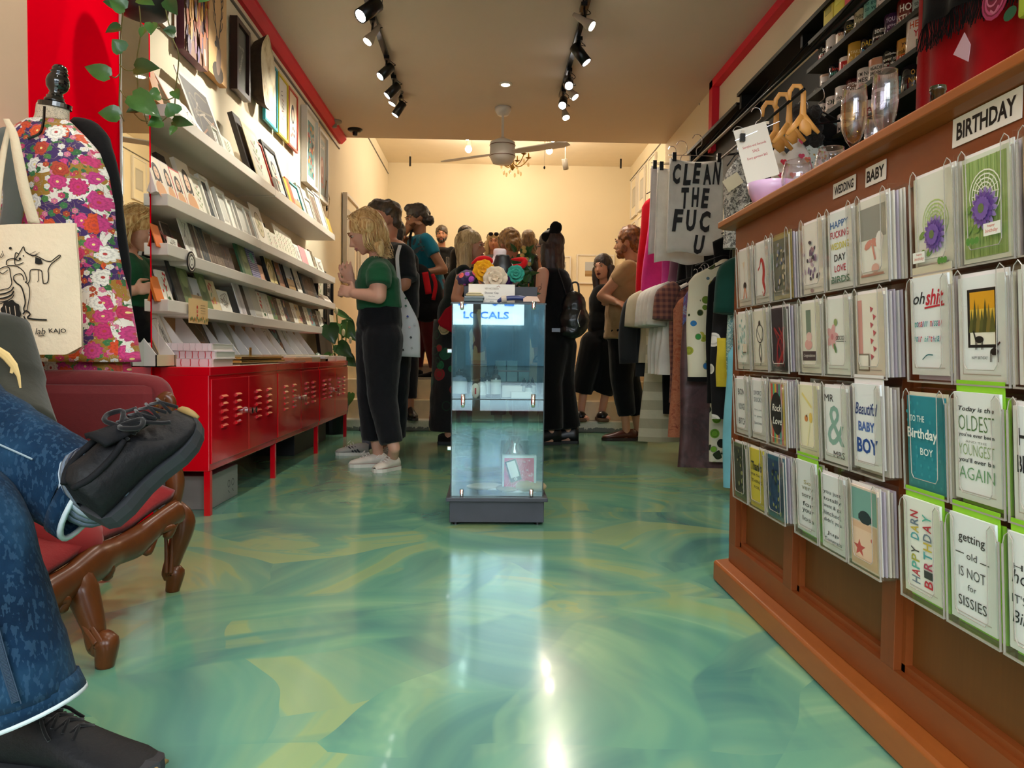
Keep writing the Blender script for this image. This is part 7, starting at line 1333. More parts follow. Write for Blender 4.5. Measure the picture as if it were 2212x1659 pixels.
# tote bag
tb = thing('tote_bag', 'cream cotton tote bag with a black cat drawing and the words lab KAJO', 'tote bag', m3(100, 760, -.25)); yT = yM-.27; kT = yT/1660
def T3(px, py, l=0): return at(px, py, Y=yT-l)
TC = cloth('cotton_canvas', 'e4d2b4', var=.05, bump=.3, bs=60, sheen=.05)
poly_ = [(0, 490), (60, 484), (120, 480), (164, 482), (170, 560), (174, 640), (177, 728), (152, 756), (100, 762), (40, 766), (-10, 768), (-60, 764), (-70, 700), (-72, 600), (-60, 500)]
def tote(i, j): 
    x0 = -70+8*j; x1 = 164+13*min(1, j*1.0); xx = x0+(x1-x0)*i; y0 = 482+16*(1-i)*.6; y1 = 766-10*max(0, i-.85)/.15*1.8; py = y0+(y1-y0)*j
    return T3(xx, py)+Vector((0, -.03*sin(pi*i)*sin(pi*min(1, .2+j*.8))+.004*sin(i*11+j*5), 0))
mb = MB(); mb.grid(tote, 30, 30); mb.grid(lambda i, j: tote(1-i, j)*1.0+Vector((0, .05*sin(pi*i)*j+.008, 0)), 16, 16); mb.build('bag', TC, tb, smooth=True)
for pts in ([(62, 486), (58, 420), (48, 360), (38, 300), (16, 262), (-8, 258)], [(92, 483), (82, 420), (74, 360), (60, 300), (40, 268), (14, 256)]): pass
MB().grid(lambda i, j: (lambda s: T3(s.x, s.y, .0)+Vector((0, -.01-.03*sin(pi*j), 0)))(spline([(66+i*26, 484, 0), (58+i*24, 420, 0), (49+i*22, 350, 0), (36+i*18, 296, 0), (12+i*14, 260, 0)], 40)[int(j*40)]), 2, 40).build('strap', TC, tb, smooth=True, solid=.003)
MB().grid(lambda i, j: (lambda s: T3(s.x, s.y, .0)+Vector((0, -.005+.02*j, 0)))(spline([(-14+i*14, 500, 0), (-12+i*14, 420, 0), (-6+i*14, 340, 0), (6+i*10, 270, 0)], 40)[int(j*40)]), 2, 40).build('strap', TC, tb, smooth=True, solid=.003)
def totefn(u, v, l): # u, v are photo-sized units across the bag
    py = -v; i = (u+70)/(234+13*.5); j = (py-484)/(280); q = tote(min(1, max(0, i)), min(1, max(0, j))); return T3(u, py)*1.0+Vector((0, q.y-yT-l-.004, 0))
a = Art(totefn); K = '15140f'
def st(pts, w=2.2, n_=20): a.stroke([(p.x, -p.y) for p in spline([(x, y, 0) for x, y in pts], n_)], w, K)
st([(48, 566), (54, 556), (60, 545), (65, 536), (68, 545), (76, 552), (92, 556), (104, 562), (112, 566), (122, 567), (130, 560), (138, 553), (139, 557), (130, 566), (122, 574), (117, 586), (118, 598), (116, 612), (108, 615)], 2.0, 60)
st([(48, 566), (50, 550), (56, 552)], 2); st([(48, 566), (50, 575), (60, 573), (66, 570)], 1.8); st([(108, 615), (106, 600), (104, 588), (96, 585), (84, 585), (80, 590), (80, 606), (76, 614), (70, 612)], 2, 30); st([(97, 586), (98, 606), (96, 612)], 1.4); st([(72, 548), (84, 556), (94, 552)], 1.4); st([(84, 556), (98, 548)], 1); st([(78, 552), (90, 546)], 1)
a.poly([(90, -558), (102, -562), (106, -572), (98, -574), (90, -572)], K); a.disc(59, -562, 2.6, K).disc(66, -556, 1.6, K).disc(40, -540, 3, K)
st([(32, 576), (34, 566), (46, 562), (56, 566), (60, 562)], 2.2); st([(34, 577), (52, 578), (66, 588), (72, 600), (74, 610), (70, 612)], 2, 30); st([(46, 606), (48, 598), (60, 594), (66, 600), (68, 608)], 2); st([(46, 606), (52, 614), (62, 622), (68, 640), (70, 656), (66, 668), (68, 676)], 3); st([(76, 614), (80, 626), (80, 640), (76, 660), (72, 676)], 2)
st([(15, 584), (16, 598), (13, 614), (14, 628), (26, 627), (36, 624), (42, 614), (40, 596), (38, 582), (28, 580), (16, 586)], 2.0, 40); st([(16, 588), (24, 594), (36, 586)], 1.6)
for yy, w_ in ((636, 3), (645, 3.4), (652, 2)): st([(12, yy+2), (26, yy), (40, yy-6), (46, yy-14)], w_, 12)
st([(14, 658), (24, 654), (34, 650)], 1.8); a.poly([(37+22*cos(q)*(1+.07*sin(8*q)), -(675-0+25*sin(q)*(1+.07*sin(8*q)))) for q in [i*pi/20 for i in range(40)]], K)
for x in (34, 46, 26): a.stroke([(x, -(662)), (x+1, -(686))], 1.3, 'e4d2b4')
st([(64, 680), (72, 673), (80, 680), (74, 688), (92, 691), (112, 692)], 3.4, 20); st([(66, 684), (72, 700), (68, 706)], 3.4, 10)
a.text('lab', 97, -716, 14, K, 20, .0, .3).text('KAJO', 130, -716, 12, K, 33, .01).stroke([(92, -726), (104, -725)], 1.6, K).text('ful', 22, -555, 12, '3a3830', 16, 0, .3, .6).build('drawing', tb, .9)
# carved chaise and seated man's legs
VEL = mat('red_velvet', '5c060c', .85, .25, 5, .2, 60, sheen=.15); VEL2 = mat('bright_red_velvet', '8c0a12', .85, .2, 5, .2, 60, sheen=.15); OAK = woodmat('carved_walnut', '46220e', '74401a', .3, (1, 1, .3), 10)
so = thing('chaise_sofa', 'antique chaise with red velvet upholstery and carved walnut frame', 'sofa', (-1.1, 2.0, 0))
# seat outline on plan (x, y): back right corner, front right, towards camera and left
zs = .31
def S(px, py, z): return at(px, py, Z=z)
YR = 2.14
# backrest, facing the camera, right end near x=-.90
yb = 2.16; x_r = at(362, 850, Y=yb).x; ztop = at(300, 826, Y=yb).z
mb = MB(); mb.grid(lambda i, j: Vector((-1.55+(x_r+1.55)*i, yb-.045*sin(pi*min(1, max(0, j)))+.0, .27+(ztop-.27-.03*(max(0, i-.9)/.1)**2)*j)), 24, 12)
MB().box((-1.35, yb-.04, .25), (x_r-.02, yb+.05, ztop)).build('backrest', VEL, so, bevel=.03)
mb = MB(); mb.tube(spline([Vector((-1.35, yb+.0, ztop)), Vector((-1.1, yb, ztop+.005)), Vector((x_r-.06, yb, ztop-.005)), Vector((x_r-.02, yb, ztop-.02)), Vector((x_r-.008, yb, ztop-.07))], 20), .028, 12); mb.build('top_roll', VEL, so, smooth=True)
# carved end post: scroll at the top, stile, cabriole rear leg
def carved(pts, rs, name, n_=40, fl=.8, up=(0, 1, 0)):
    P_ = spline(pts, n_); 
    rr_ = [rs[min(int(i/n_*(len(rs)-1)), len(rs)-2)]*(1-(i/n_*(len(rs)-1)) % 1)+rs[min(int(i/n_*(len(rs)-1))+1, len(rs)-1)]*((i/n_*(len(rs)-1)) % 1) if i < n_ else rs[-1] for i in range(n_+1)]
    mb = MB(); mb.tube(P_, rr_, 14, flat=fl, up=up); return mb.build(name, OAK, so, smooth=True)
def sc3(px, py, dy=0): return at(px, py, Y=YR+dy)
carved([sc3(344, 900), sc3(342, 880), sc3(350, 862), sc3(362, 858), sc3(370, 872), sc3(364, 888), sc3(354, 884)], [.008, .014, .016, .016, .014, .012, .008], 'scroll')
carved([sc3(352, 890), sc3(350, 940), sc3(368, 990), sc3(378, 1040), sc3(372, 1090)], [.014, .018, .022, .026, .022], 'end_stile')
carved([sc3(356, 905), sc3(362, 950), sc3(380, 1010), sc3(384, 1060), sc3(376, 1100)], [.006, .007, .008, .008, .006], 'leaf_carving')
mb = MB()
for k in range(34): p = sc3(340-2*sin(k*.2), 868+k*7.5, -.02); mb.ell(p, (.0035, .003, .0035), n=6)
props(mb.build('brass_nails', BRASS, so), kind='stuff')
def leg(foot, top, back, lab='leg', s=1):
    f, t_ = Vector(foot), Vector(top); d = Vector((back[0], back[1], 0)); h = t_.z
    carved([t_, t_-Vector((0, 0, h*.18))+d*.035*s, t_*.45+f*.55+Vector((0, 0, 0))+d*.01*s, Vector((f.x*.8+t_.x*.2, f.y*.8+t_.y*.2, h*.20))-d*.012*s, Vector((f.x, f.y, .055))+d*.010*s, Vector((f.x, f.y, .0))], [.030*s, .034*s, .024*s, .019*s, .027*s, .019*s], lab, fl=.95)
    for k in (-1, 1): carved([t_-Vector((-.012*k, .022, .04)), t_*.5+f*.5+Vector((.008*k, -.020, 0)), Vector((f.x+.006*k, f.y-.024, .06))], [.004, .006, .007], 'leg_ridge')
f1 = at(372, 1277, Z=0); f2 = at(226, 1440, Z=0)
t1 = at(372, 1095, Y=f1.y); t2 = at(165, 1240, Y=f2.y+.03)
leg(f1, t1, (.9, 0)); leg(f2, t2, (.5, -.3), s=1.05); leg((-1.32, 2.20, 0), (-1.32, 2.20, .28), (-.5, 0)); 
# seat cushion: curved front running from the rear right corner towards the camera
rimp = [at(376, 1075, Y=2.12), at(330, 1105, Y=2.04), at(285, 1140, Y=1.96), at(240, 1160, Y=1.88), at(200, 1180, Y=1.80), at(150, 1215, Y=1.72), at(95, 1250, Y=1.64), at(40, 1290, Y=1.56)]
rim = spline(rimp, 36)
mb = MB(); k_ = len(rim); bk_ = [Vector((-1.30, 2.12-.0*i/k_, .30)) for i in range(k_)]
def seat(i, j): p = rim[int(round(i*36))]; q = Vector((-1.36, 2.14 if i < .0 else 2.14-.55*i, p.z)); r_ = p*(1-j)+q*j; return Vector((r_.x, r_.y, p.z*(1-j)+.33*j+.035*sin(pi*min(1, j*1.6+.08))))
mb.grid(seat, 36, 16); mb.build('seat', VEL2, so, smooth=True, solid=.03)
carved([p-Vector((0, 0, .035))+Vector((.012, -.010, 0)) for p in rimp], [.026, .024, .03, .026, .034, .028, .03, .026], 'seat_rail', 60, fl=1.3, up=(0, 0, 1))
for q_, s_ in ((0, 1), (1, -1), (3, 1), (4, -1), (5, 1)):
    a_, b_ = rimp[q_], rimp[q_+1]; c_ = (a_+b_)/2+Vector((.02, -.02, -.065)); carved([a_+Vector((.02, -.018, -.045)), c_+Vector((0, 0, -.012)), c_+Vector((.012*s_, -.006, .008)), b_+Vector((.02, -.018, -.05))], [.008, .014, .011, .008], 'scroll_carving', 24)
carved([p+Vector((.016, -.014, -.012)) for p in rimp], [.006]*8, 'rail_bead', 60, fl=1)
mb = MB()
for i in range(120): p = rim[int(i/120*36)]*(1-(i/120*36) % 1)+rim[min(36, int(i/120*36)+1)]*((i/120*36) % 1); mb.ell(p+Vector((.004, -.004, -.008)), (.003, .003, .003), n=6)
props(mb.build('brass_nails', BRASS, so), kind='stuff')
cu = thing('red_cushion', 'dull red cushion lying on the chaise seat behind the jeans', 'cushion', at(90, 1120, Y=1.75)); mb = MB(); mb.ell(at(70, 1130, Y=1.80), (.17, .10, .075), Matrix.Rotation(.35, 3, 'Y')); mb.build('cover', mat('cushion_red', '961c22', .8, .15, sheen=.15), cu, smooth=True)
cs_ = thing('castor', 'small black castor glimpsed under the chaise', 'castor', at(232, 1214, Z=0)); p = at(232, 1214, Z=0); MB().cyl(p, p+Vector((0, 0, .03)), .015).build('wheel', BLACKM, cs_)
# seated man, lower body and side
mn_ = thing('person', 'person seated on the chaise in blue jeans, black sneakers and dark shirt with yellow print', 'person', (-.9, 1.4, 0))
m, n, b = base('blue_denim', '1d3a58', .95, sheen=.03, spec=.1); v = n.coord('Object'); f_ = n.noise(v, 5, 4, .6); g_ = n.noise(n.coord('Object', (1, 1, .4)), 160, 2)
c_ = n.ramp(f_, [(.28, '081626'), (.5, '10273e'), (.70, '24445e')]); n.lk(n.mix(n.math('MULTIPLY', n.math('GREATER_THAN', g_, .56), .25), c_, '3c5a74'), b.inputs['Base Color']); n.lk(n.bump(n.noise(v, 10, 5, .6), .5, .02), b.inputs['Normal']); DEN = m
HEMW = mat('denim_hem_white', 'b8c4c8', .8, .1, 30); STI = mat('denim_stitch', '7c8e98', .8)
SKIN = mat('skin', 'c98f72', .55, .05, 6, sss=.0)
def u3(px, py, Y): return at(px, py, Y=Y)
# body core (continuous) under the clothes
core = MB()
pel = Vector((-1.22, 1.50, .44))
core.tube([pel+Vector((-.05, .12, .45)), pel+Vector((-.02, .05, .2)), pel], [.11, .11, .11], 16)
legA = [pel+Vector((.02, -.06, -.02)), u3(-110, 905, 1.34), u3(40, 985, 1.30), u3(170, 1058, 1.28)]
legB = [pel+Vector((.02, -.10, -.02)), u3(-130, 1090, 1.25), u3(-22, 1240, 1.17), u3(48, 1500, 1.165)]
core.tube(legA, [.07, .055, .05, .036], 14); core.tube(legB, [.07, .04, .05, .04], 14)
core.tube([u3(170, 1058, 1.28), u3(250, 1035, 1.28)], [.036, .035], 12)
remesh(core.build('body', SKIN, mn_), .012, 2)
# crossed leg trouser
jl = MB(); jl.tube(spline([u3(-240, 860, 1.45), u3(-110, 905, 1.34), u3(0, 962, 1.30), u3(90, 1015, 1.28), u3(170, 1058, 1.27)], 24), [.10]*5+[.09]*4+[.082]*4+[.078]*5+[.0765]*3+[.0755]*4, 24, cap=False, flat=.8, up=(0, 1, 0))
jl.build('trouser_leg', DEN, mn_, smooth=True, solid=.004)
e = u3(170, 1058, 1.27)
def cuffring(c, d, r0, fl, mb, w, r1=None): mb.tube([c, c+d*w], [r0, r1 or r0], 26, cap=False, flat=fl, up=(0, 1, 0))
d_ = (u3(170, 1058, 1.27)-u3(90, 1014, 1.27)).normalized()
mb = MB(); cuffring(e-d_*.004, d_, .077, .8, mb, .024, .079); mb.build('hem', DEN, mn_, smooth=True, solid=.006)
mb = MB(); cuffring(e+d_*.020, d_, .0775, .8, mb, .006); mb.build('hem_edge', HEMW, mn_, smooth=True, solid=.008)
mb = MB(); cuffring(e-d_*.002, d_, .0805, .8, mb, .002); mb.build('stitching', STI, mn_, smooth=True)
MB().tube([u3(-20, 952, 1.222), u3(30, 974, 1.215), u3(70, 992, 1.212)], .0015, 5).build('seam', STI, mn_)
# standing leg trouser
jl = MB(); pts = [u3(-130, 1075, 1.24), u3(-90, 1085, 1.21), u3(-50, 1130, 1.18), u3(-22, 1240, 1.165), u3(16, 1370, 1.16), u3(50, 1500, 1.16)]
jl.tube(spline(pts, 26), [.05, .06, .066, .07]+[.071]*8+[.073]*5+[.075]*5+[.078]*5, 26, cap=False, flat=.9, up=(0, 1, 0)); jl.build('trouser_leg', DEN, mn_, smooth=True, solid=.004)
e2 = u3(50, 1500, 1.16); d2 = (u3(50, 1500, 1.16)-u3(16, 1370, 1.16)).normalized(); d2 = (d2+Vector((.12, 0, 0))).normalized()
mb = MB(); cuffring(e2-d2*.004, d2, .078, .9, mb, .026, .080); mb.build('hem', DEN, mn_, smooth=True, solid=.006); mb = MB(); cuffring(e2+d2*.022, d2, .0795, .9, mb, .006); mb.build('hem_edge', HEMW, mn_, smooth=True, solid=.008)
mb = MB(); cuffring(e2-d2*.002, d2, .081, .9, mb, .002); mb.build('stitching', STI, mn_, smooth=True)
sm = MB(); P_ = spline([u3(-14, 1350, 1.088), u3(8, 1430, 1.084), u3(36, 1520, 1.084)], 60)
for i in range(0, 60, 1): sm.tube([P_[i]+Vector((-.004, 0, 0)), P_[i]+Vector((.004, 0, .003))], .0012, 4)
sm.tube([p+Vector((-.006, 0, 0)) for p in P_], .001, 4).tube([p+Vector((.006, 0, 0)) for p in P_], .001, 4); sm.build('side_seam', mat('seam_grey', '24384c', .8), mn_)
# shirt edge with yellow print
sh_ = MB(); sh_.tube(spline([u3(-40, 700, 1.62), u3(-10, 800, 1.60), u3(10, 880, 1.56), u3(30, 950, 1.50)], 16), [.06]+[.085]*8+[.08]*8, 18, flat=.9, up=(0, 1, 0)); sh_.build('shirt', cloth('dark_olive_shirt', '33342c', var=.25), mn_, smooth=True)
q = [u3(-20, 745, 1.50), u3(14, 770, 1.495), u3(30, 790, 1.495), u3(40, 812, 1.495), u3(44, 838, 1.495)]; MB().tube(q, [.006, .009, .008, .004, .002], 8, flat=.3, up=(0, 1, 0)).build('yellow_print', mat('yellow_print', 'd8b878', .7), mn_); MB().tube([q[2], u3(24, 806, 1.495)], [.006, .003], 8, flat=.3, up=(0, 1, 0)).build('yellow_print', MATS['yellow_print'], mn_)
# sock
m, n, b = base('striped_sock', '6c7886', .9, sheen=.2); v = n.coord('Object'); sp = n.new('ShaderNodeSeparateXYZ'); n.lk(v, sp.inputs[0])
# sneakers
SHOE = mat('black_suede', '121316', .8, .25, 25, .25, 60, spec=.15); SHOE2 = mat('black_leather', '101114', .62, .15, 12, .25, 60, spec=.25); SOLE = mat('black_rubber_sole', '26292d', .6, .1); LACE = cloth('black_lace', '0e0e10'); TAN = mat('worn_tan_edge', '8a7040', .7, .1); LST = mat('grey_stitch', '6a6e74', .7)
def shoe(name, f, L=.30):           # f maps shoe axes (along, side, up) to the scene; heel at 0, toe at L
    secs = [(-.012, .026, .05, .0), (.0, .036, .095, .004), (.03, .040, .105, .004), (.07, .040, .100, .004), (.11, .041, .098, .004), (.15, .044, .086, .004), (.19, .049, .068, .003), (.225, .050, .054, .003), (.26, .046, .044, .004), (.285, .036, .034, .006), (.302, .014, .020, .010)]
    def g(i, j):
        q = j*(len(secs)-1); k = min(int(q), len(secs)-2); t_ = q-k; x, w, h, z = (secs[k][m_]*(1-t_)+secs[k+1][m_]*t_ for m_ in range(4)); th = 2*pi*i; s_, c_ = sin(th), cos(th)
        zz = z+.018+(h-.018)*(.5+.5*s_)**(.8 if s_ > 0 else 1.2); yy = w*(abs(c_)**.75)*(1 if c_ > 0 else -1)*(1-.28*max(0, s_)); return f(Vector((x*L/.30, yy, zz)))
    mb = MB(); mb.grid(g, 32, 40, cu=True); mb.build('upper', SHOE2, mn_, smooth=True)
    sec2 = [(-.016, .024), (.0, .038), (.04, .043), (.10, .040), (.15, .044), (.20, .053), (.24, .052), (.275, .042), (.300, .026), (.312, .006)]; up_, lo_ = [], []
    ol = [(x*L/.30, w) for x, w in sec2]+[(x*L/.30, -w) for x, w in sec2[::-1]]; n_ = len(ol)
    rk = lambda x: .012*max(0, (x-.22)/.09)**2
    vs = [f(Vector((x, y, 0+rk(x)))) for x, y in ol]+[f(Vector((x*1.005, y*1.04, .014+rk(x)))) for x, y in ol]+[f(Vector((x, y*.98, .028+rk(x)*.8))) for x, y in ol]
    mb = MB(); mb.add(vs, [tuple(range(n_-1, -1, -1)), tuple(range(2*n_, 3*n_))]+[(r*n_+i, r*n_+(i+1) % n_, (r+1)*n_+(i+1) % n_, (r+1)*n_+i) for r in (0, 1) for i in range(n_)]); mb.build('sole', SOLE, mn_)
    mb = MB(); mb.tube([f(Vector((.306*L/.3, y, .022+.010*(1-(y/.03)**2)))) for y in (-.024, -.012, 0, .012, .024)], [.003, .006, .007, .006, .003], 8); mb.build('toe_bumper', TAN, mn_, smooth=True)
    def zt(x):
        for (xa, _, ha, _), (xb_, _, hb, _) in zip(secs, secs[1:]):
            if xa <= x <= xb_: return .018+(ha+(hb-ha)*(x-xa)/(xb_-xa)-.018)
        return .03
    # tongue, laces, eyelet panel, overlays
    MB().grid(lambda i, j: f(Vector((.150-.085*j, (i-.5)*(.030+.018*j), zt(.150-.085*j)+.001+.026*j*j-.010*(abs(i-.5)*2)**2))), 8, 8).build('tongue', SHOE, mn_, smooth=True, solid=.008)
    lm = MB()
    for k in range(5):
        x = .095+.019*k; z = zt(x)+.006
        for s_ in (-1, 1): lm.tube([f(Vector((x, -.024*s_, z-.008))), f(Vector((x+.006, 0, z+.001))), f(Vector((x+.014, .024*s_, z-.010)))], .0028, 6)
    for s_ in (-1, 1): lm.tube(spline([f(Vector(p)) for p in ((.105, 0, .106), (.10, .02*s_, .116), (.115, .036*s_, .108), (.13, .022*s_, .104), (.108, 0, .106))], 16), .004, 6); lm.tube(spline([f(Vector(p)) for p in ((.108, 0, .106), (.13, .026*s_, .098), (.145, .036*s_, .084), (.155, .040*s_, .076))], 12), .003, 6)
    lm.build('laces', LACE, mn_, smooth=True)
    sm = MB()
    for s_ in (-1, 1):
        sm.tube(spline([f(Vector(p)) for p in ((.0, .042*s_, .06), (.05, .046*s_, .045), (.10, .046*s_, .05), (.15, .043*s_, .072))], 14), .0009, 4); sm.tube(spline([f(Vector(p)) for p in ((.15, .044*s_, .07), (.19, .052*s_, .042), (.22, .050*s_, .046), (.23, .038*s_, .056))], 12), .0009, 4); sm.tube(spline([f(Vector(p)) for p in ((.23, .043*s_, .05), (.26, .05*s_, .028), (.28, .03*s_, .036))], 10), .0009, 4)
    sm.build('stitching', LST, mn_) if 0 else None
    for s_ in (): MB().grid(lambda i, j: f(Vector((.085+.09*i, (.047-.004*i)*s_*(1-.18*j)+.0015*s_, .04+.05*j-.022*i*j))), 8, 5).build('side_panel', SHOE, mn_, smooth=True, solid=.002)
    for s_ in (-1, 1): MB().tube(spline([f(Vector(p)) for p in ((-.004, .010*s_, .094), (.02, .026*s_, .097), (.06, .028*s_, .098), (.09, .022*s_, .100))], 10), .005, 8).build('collar', SHOE, mn_, smooth=True)
# raised shoe: heel low left, toe up right
hp0, tp0 = u3(226, 1120, 1.20), u3(418, 918, 1.31)
ax = (tp0-hp0); L_ = ax.length; ax.normalize(); upv = Vector((-.24, -.76, .56)); upv = (upv-ax*upv.dot(ax)).normalized(); sd = ax.cross(upv)
shoe('sneaker', lambda p: hp0+ax*p.x+sd*p.y+upv*p.z, L_)
# ankle and sock bands between hem and shoe
sk0, sk1 = e+d_*.004, hp0+ax*.055+upv*.062
bands = ['5c6878', '5c6878', '98a4b0', '5c6878', '12182c', '12182c', '5f7484', '5f7484']
for k, c_ in enumerate(bands): a_ = sk0.lerp(sk1, k/8); b_ = sk0.lerp(sk1, (k+1)/8); MB().tube([a_, b_], [.064-.0022*k, .063-.0022*k], 20, cap=False, flat=.72, up=(0, 1, 0)).build('sock', cloth('sock_'+c_, c_, bump=.4, bs=200), mn_, smooth=True, solid=.002)
# shoe on the floor, toe pointing right and slightly to the camera
h2, t2_ = at(-70, 1560, Y=1.20), at(345, 1640, Y=1.13); h2 = Vector((t2_.x-.30, 1.19, .0)); t2_ = Vector((at(352, 1648, Z=.02).x, at(352, 1648, Z=.02).y-.03, 0)); ax2 = (t2_-Vector((t2_.x-.29, t2_.y+.05, 0))).normalized(); h2 = t2_-ax2*.31; sd2 = ax2.cross(Vector((0, 0, 1)))
shoe('sneaker', lambda p: h2+ax2*p.x+sd2*p.y+Vector((0, 0, 1))*p.z*1.05, .31)
# PEOPLE
def skinm(name, col): return mat(name, col, .5, .05, 8)
SK1 = skinm('skin_fair', 'd9a48c'); SK2 = skinm('skin_warm', 'b87e60'); SK3 = skinm('skin_tan', '9a6648')
def hairmat(name, c1='', c2='', st=(6, 6, .5)):
    if name in MATS: return MATS[name]
    m, n, b = base(name, c1, .42, sheen=.1); v = n.coord('Object', st); f = n.noise(v, 14, 4, .6, .5); n.lk(n.mix(n.ramp(f, [(.35, '000000'), (.65, 'ffffff')]), c1, c2), b.inputs['Base Color']); n.lk(n.bump(f, .35, .01), b.inputs['Normal']); MATS[name] = m; return m
def capsule(mb, a, b, r0, r1, n=12):
    a, b = Vector(a), Vector(b); mb.ell(a, (r0,)*3, n=n); mb.ell(b, (r1,)*3, n=n); mb.tube([a, b], [r0, r1], n)
def limb(mb, pts, rs, n=12):
    for i in range(len(pts)-1): capsule(mb, pts[i], pts[i+1], rs[i], rs[i+1], n)
class Head:
    def __init__(s, c, yaw, pitch=0, roll=0, k=1.0):   # yaw 0 faces +x... angle on plan, pitch down positive
        s.c = Vector(c); s.k = k; q = Matrix.Rotation(yaw, 3, 'Z') @ Matrix.Rotation(pitch, 3, 'Y') @ Matrix.Rotation(roll, 3, 'X'); s.q = q
    def p(s, f, r, u): return s.c+s.q @ Vector((f, -r, u))*s.k      # forward, right, up
def head_geo(mb, h, male=False):
    k = h.k; q = h.q; E = lambda f, r, u, a, b, c_: mb.ell(h.p(f, r, u), (a*k, b*k, c_*k), q, 14)
    E(-.012, 0, .030, .096, .076, .092); E(.030, 0, -.020, .066, .062, .085); E(.052, 0, -.070, .038, .042, .034); E(.070, 0, -.088, .020, .022, .018)
    E(.088, 0, .028, .014, .045, .012); E(.062, .030, -.015, .028, .022, .024); E(.062, -.030, -.015, .028, .022, .024)
    mb.tube([h.p(.090, 0, .022), h.p(.103, 0, -.008), h.p(.118, 0, -.026), h.p(.096, 0, -.036)], [.008*k, .010*k, .012*k, .009*k], 10)
    E(.104, .009, -.028, .009, .008, .007); E(.104, -.009, -.028, .009, .008, .007); E(.090, 0, -.053, .012, .022, .006); E(.088, 0, -.063, .012, .019, .006)
    for s in (-1, 1): mb.ell(h.p(-.006, s*.074, -.006), (.016*k, .008*k, .030*k), q @ Matrix.Rotation(.15, 3, 'Y'), 12)
def face_parts(h, t, brow='4a3020', lip='b0605a', closed=False, beard=None, eyes=True):
    k = h.k
    for s in (-1, 1):
        if eyes:
            e = MB(); e.ell(h.p(.082, s*.030, .012), (.0085*k, .012*k, .0065*k if not closed else .004*k), h.q, 10, 0); e.ell(h.p(.0892, s*.030, .011), (.0035*k, .0052*k, .0052*k), h.q, 8, 1)
            e.build('eye', [mat('eye_white', 'cfc4ba', .5, 0), mat('iris_dark', '1e1814', .2, 0)], t, smooth=True)
            e = MB(); e.tube([h.p(.088, s*.018, .018), h.p(.096, s*.031, .0225), h.p(.084, s*.046, .017)], [.0015*k, .0026*k, .0015*k], 6); e.build('eyelash', mat('lash', '1a1210', .6, 0), t)
        b_ = MB(); b_.tube([h.p(.094, s*.014, .034), h.p(.098, s*.030, .040), h.p(.084, s*.050, .034)], [.003*k, .0042*k, .002*k], 6); b_.build('eyebrow', mat('brow_'+brow, brow, .8, 0), t)
    l = MB(); l.tube([h.p(.092, .022, -.056), h.p(.103, .008, -.053), h.p(.104, 0, -.055), h.p(.103, -.008, -.053), h.p(.092, -.022, -.056)], [.002*k, .0045*k, .0042*k, .0045*k, .002*k], 8); l.tube([h.p(.091, .020, -.060), h.p(.101, 0, -.064), h.p(.091, -.020, -.060)], [.002*k, .0055*k, .002*k], 8); l.build('lips', mat('lips_'+lip, lip, .4, 0), t, smooth=True)
    if beard:
        mb = MB(); q = h.q
        for f, r, u, a, b_, c_ in ((.078, 0, -.088, .022, .028, .026), (.058, .036, -.066, .032, .018, .034), (.058, -.036, -.066, .032, .018, .034), (.020, .056, -.040, .028, .012, .040), (.020, -.056, -.040, .028, .012, .040), (.050, 0, -.096, .034, .036, .018)): mb.ell(h.p(f, r, u), (a*k, b_*k, c_*k), q, 12)
        for s in (-1, 1): mb.tube([h.p(.102, 0, -.042), h.p(.096, s*.022, -.046), h.p(.078, s*.038, -.064)], [.005*k, .006*k, .008*k], 8)
        remesh(mb.build('beard', beard, t), .005, 2, .004, .01)
def hand(mb, w, d, up, k=1.0, curl=.9, side=1, spread=1.0):   # wrist point, direction of the fingers, palm-back normal
    w, d, up = Vector(w), Vector(d).normalized(), Vector(up); up = (up-d*up.dot(d)).normalized(); s = d.cross(up)*side
    mb.ell(w+d*.045*k, (.045*k, .040*k, .017*k), Matrix((d, s, up)).transposed(), 12)
    for i, (o, L) in enumerate(((.030, .070), (.010, .078), (-.011, .073), (-.030, .058))):
        b = w+d*.080*k+s*o*k*spread; c_ = b+(d*cos(curl*.4)-up*sin(curl*.4)+s*o*.6)*L*.5*k; e = c_+(d*cos(curl*1.3)-up*sin(curl*1.3))*L*.5*k; limb(mb, [w+d*.05*k+s*o*.8*k, b, c_, e], [.010*k, .0095*k, .0088*k, .0075*k], 8)
    b = w+d*.02*k+s*.032*k; limb(mb, [b, b+(d*.6+s*.8)*.035*k, b+(d*.9+s*.45-up*.4)*.068*k], [.013*k, .011*k, .0088*k], 8)
def finish(mb, name, m, t, vox=.009, sm=3, disp=0, ds=.08): return remesh(mb.build(name, m, t), vox, sm, disp, ds)
def hair_sheet(t, m, strands, n=10, name='hair', r0=.008, flat=.35, seed=1):
    mb = MB(); 
    for pts in strands: P_ = spline(pts, n); mb.tube(P_, [r0*(.4+.6*sin(pi*min(1, .15+.8*i/n))) if i < n else r0*.15 for i in range(n+1)], 6, flat=flat)
    return mb.build(name, m, t, smooth=True)
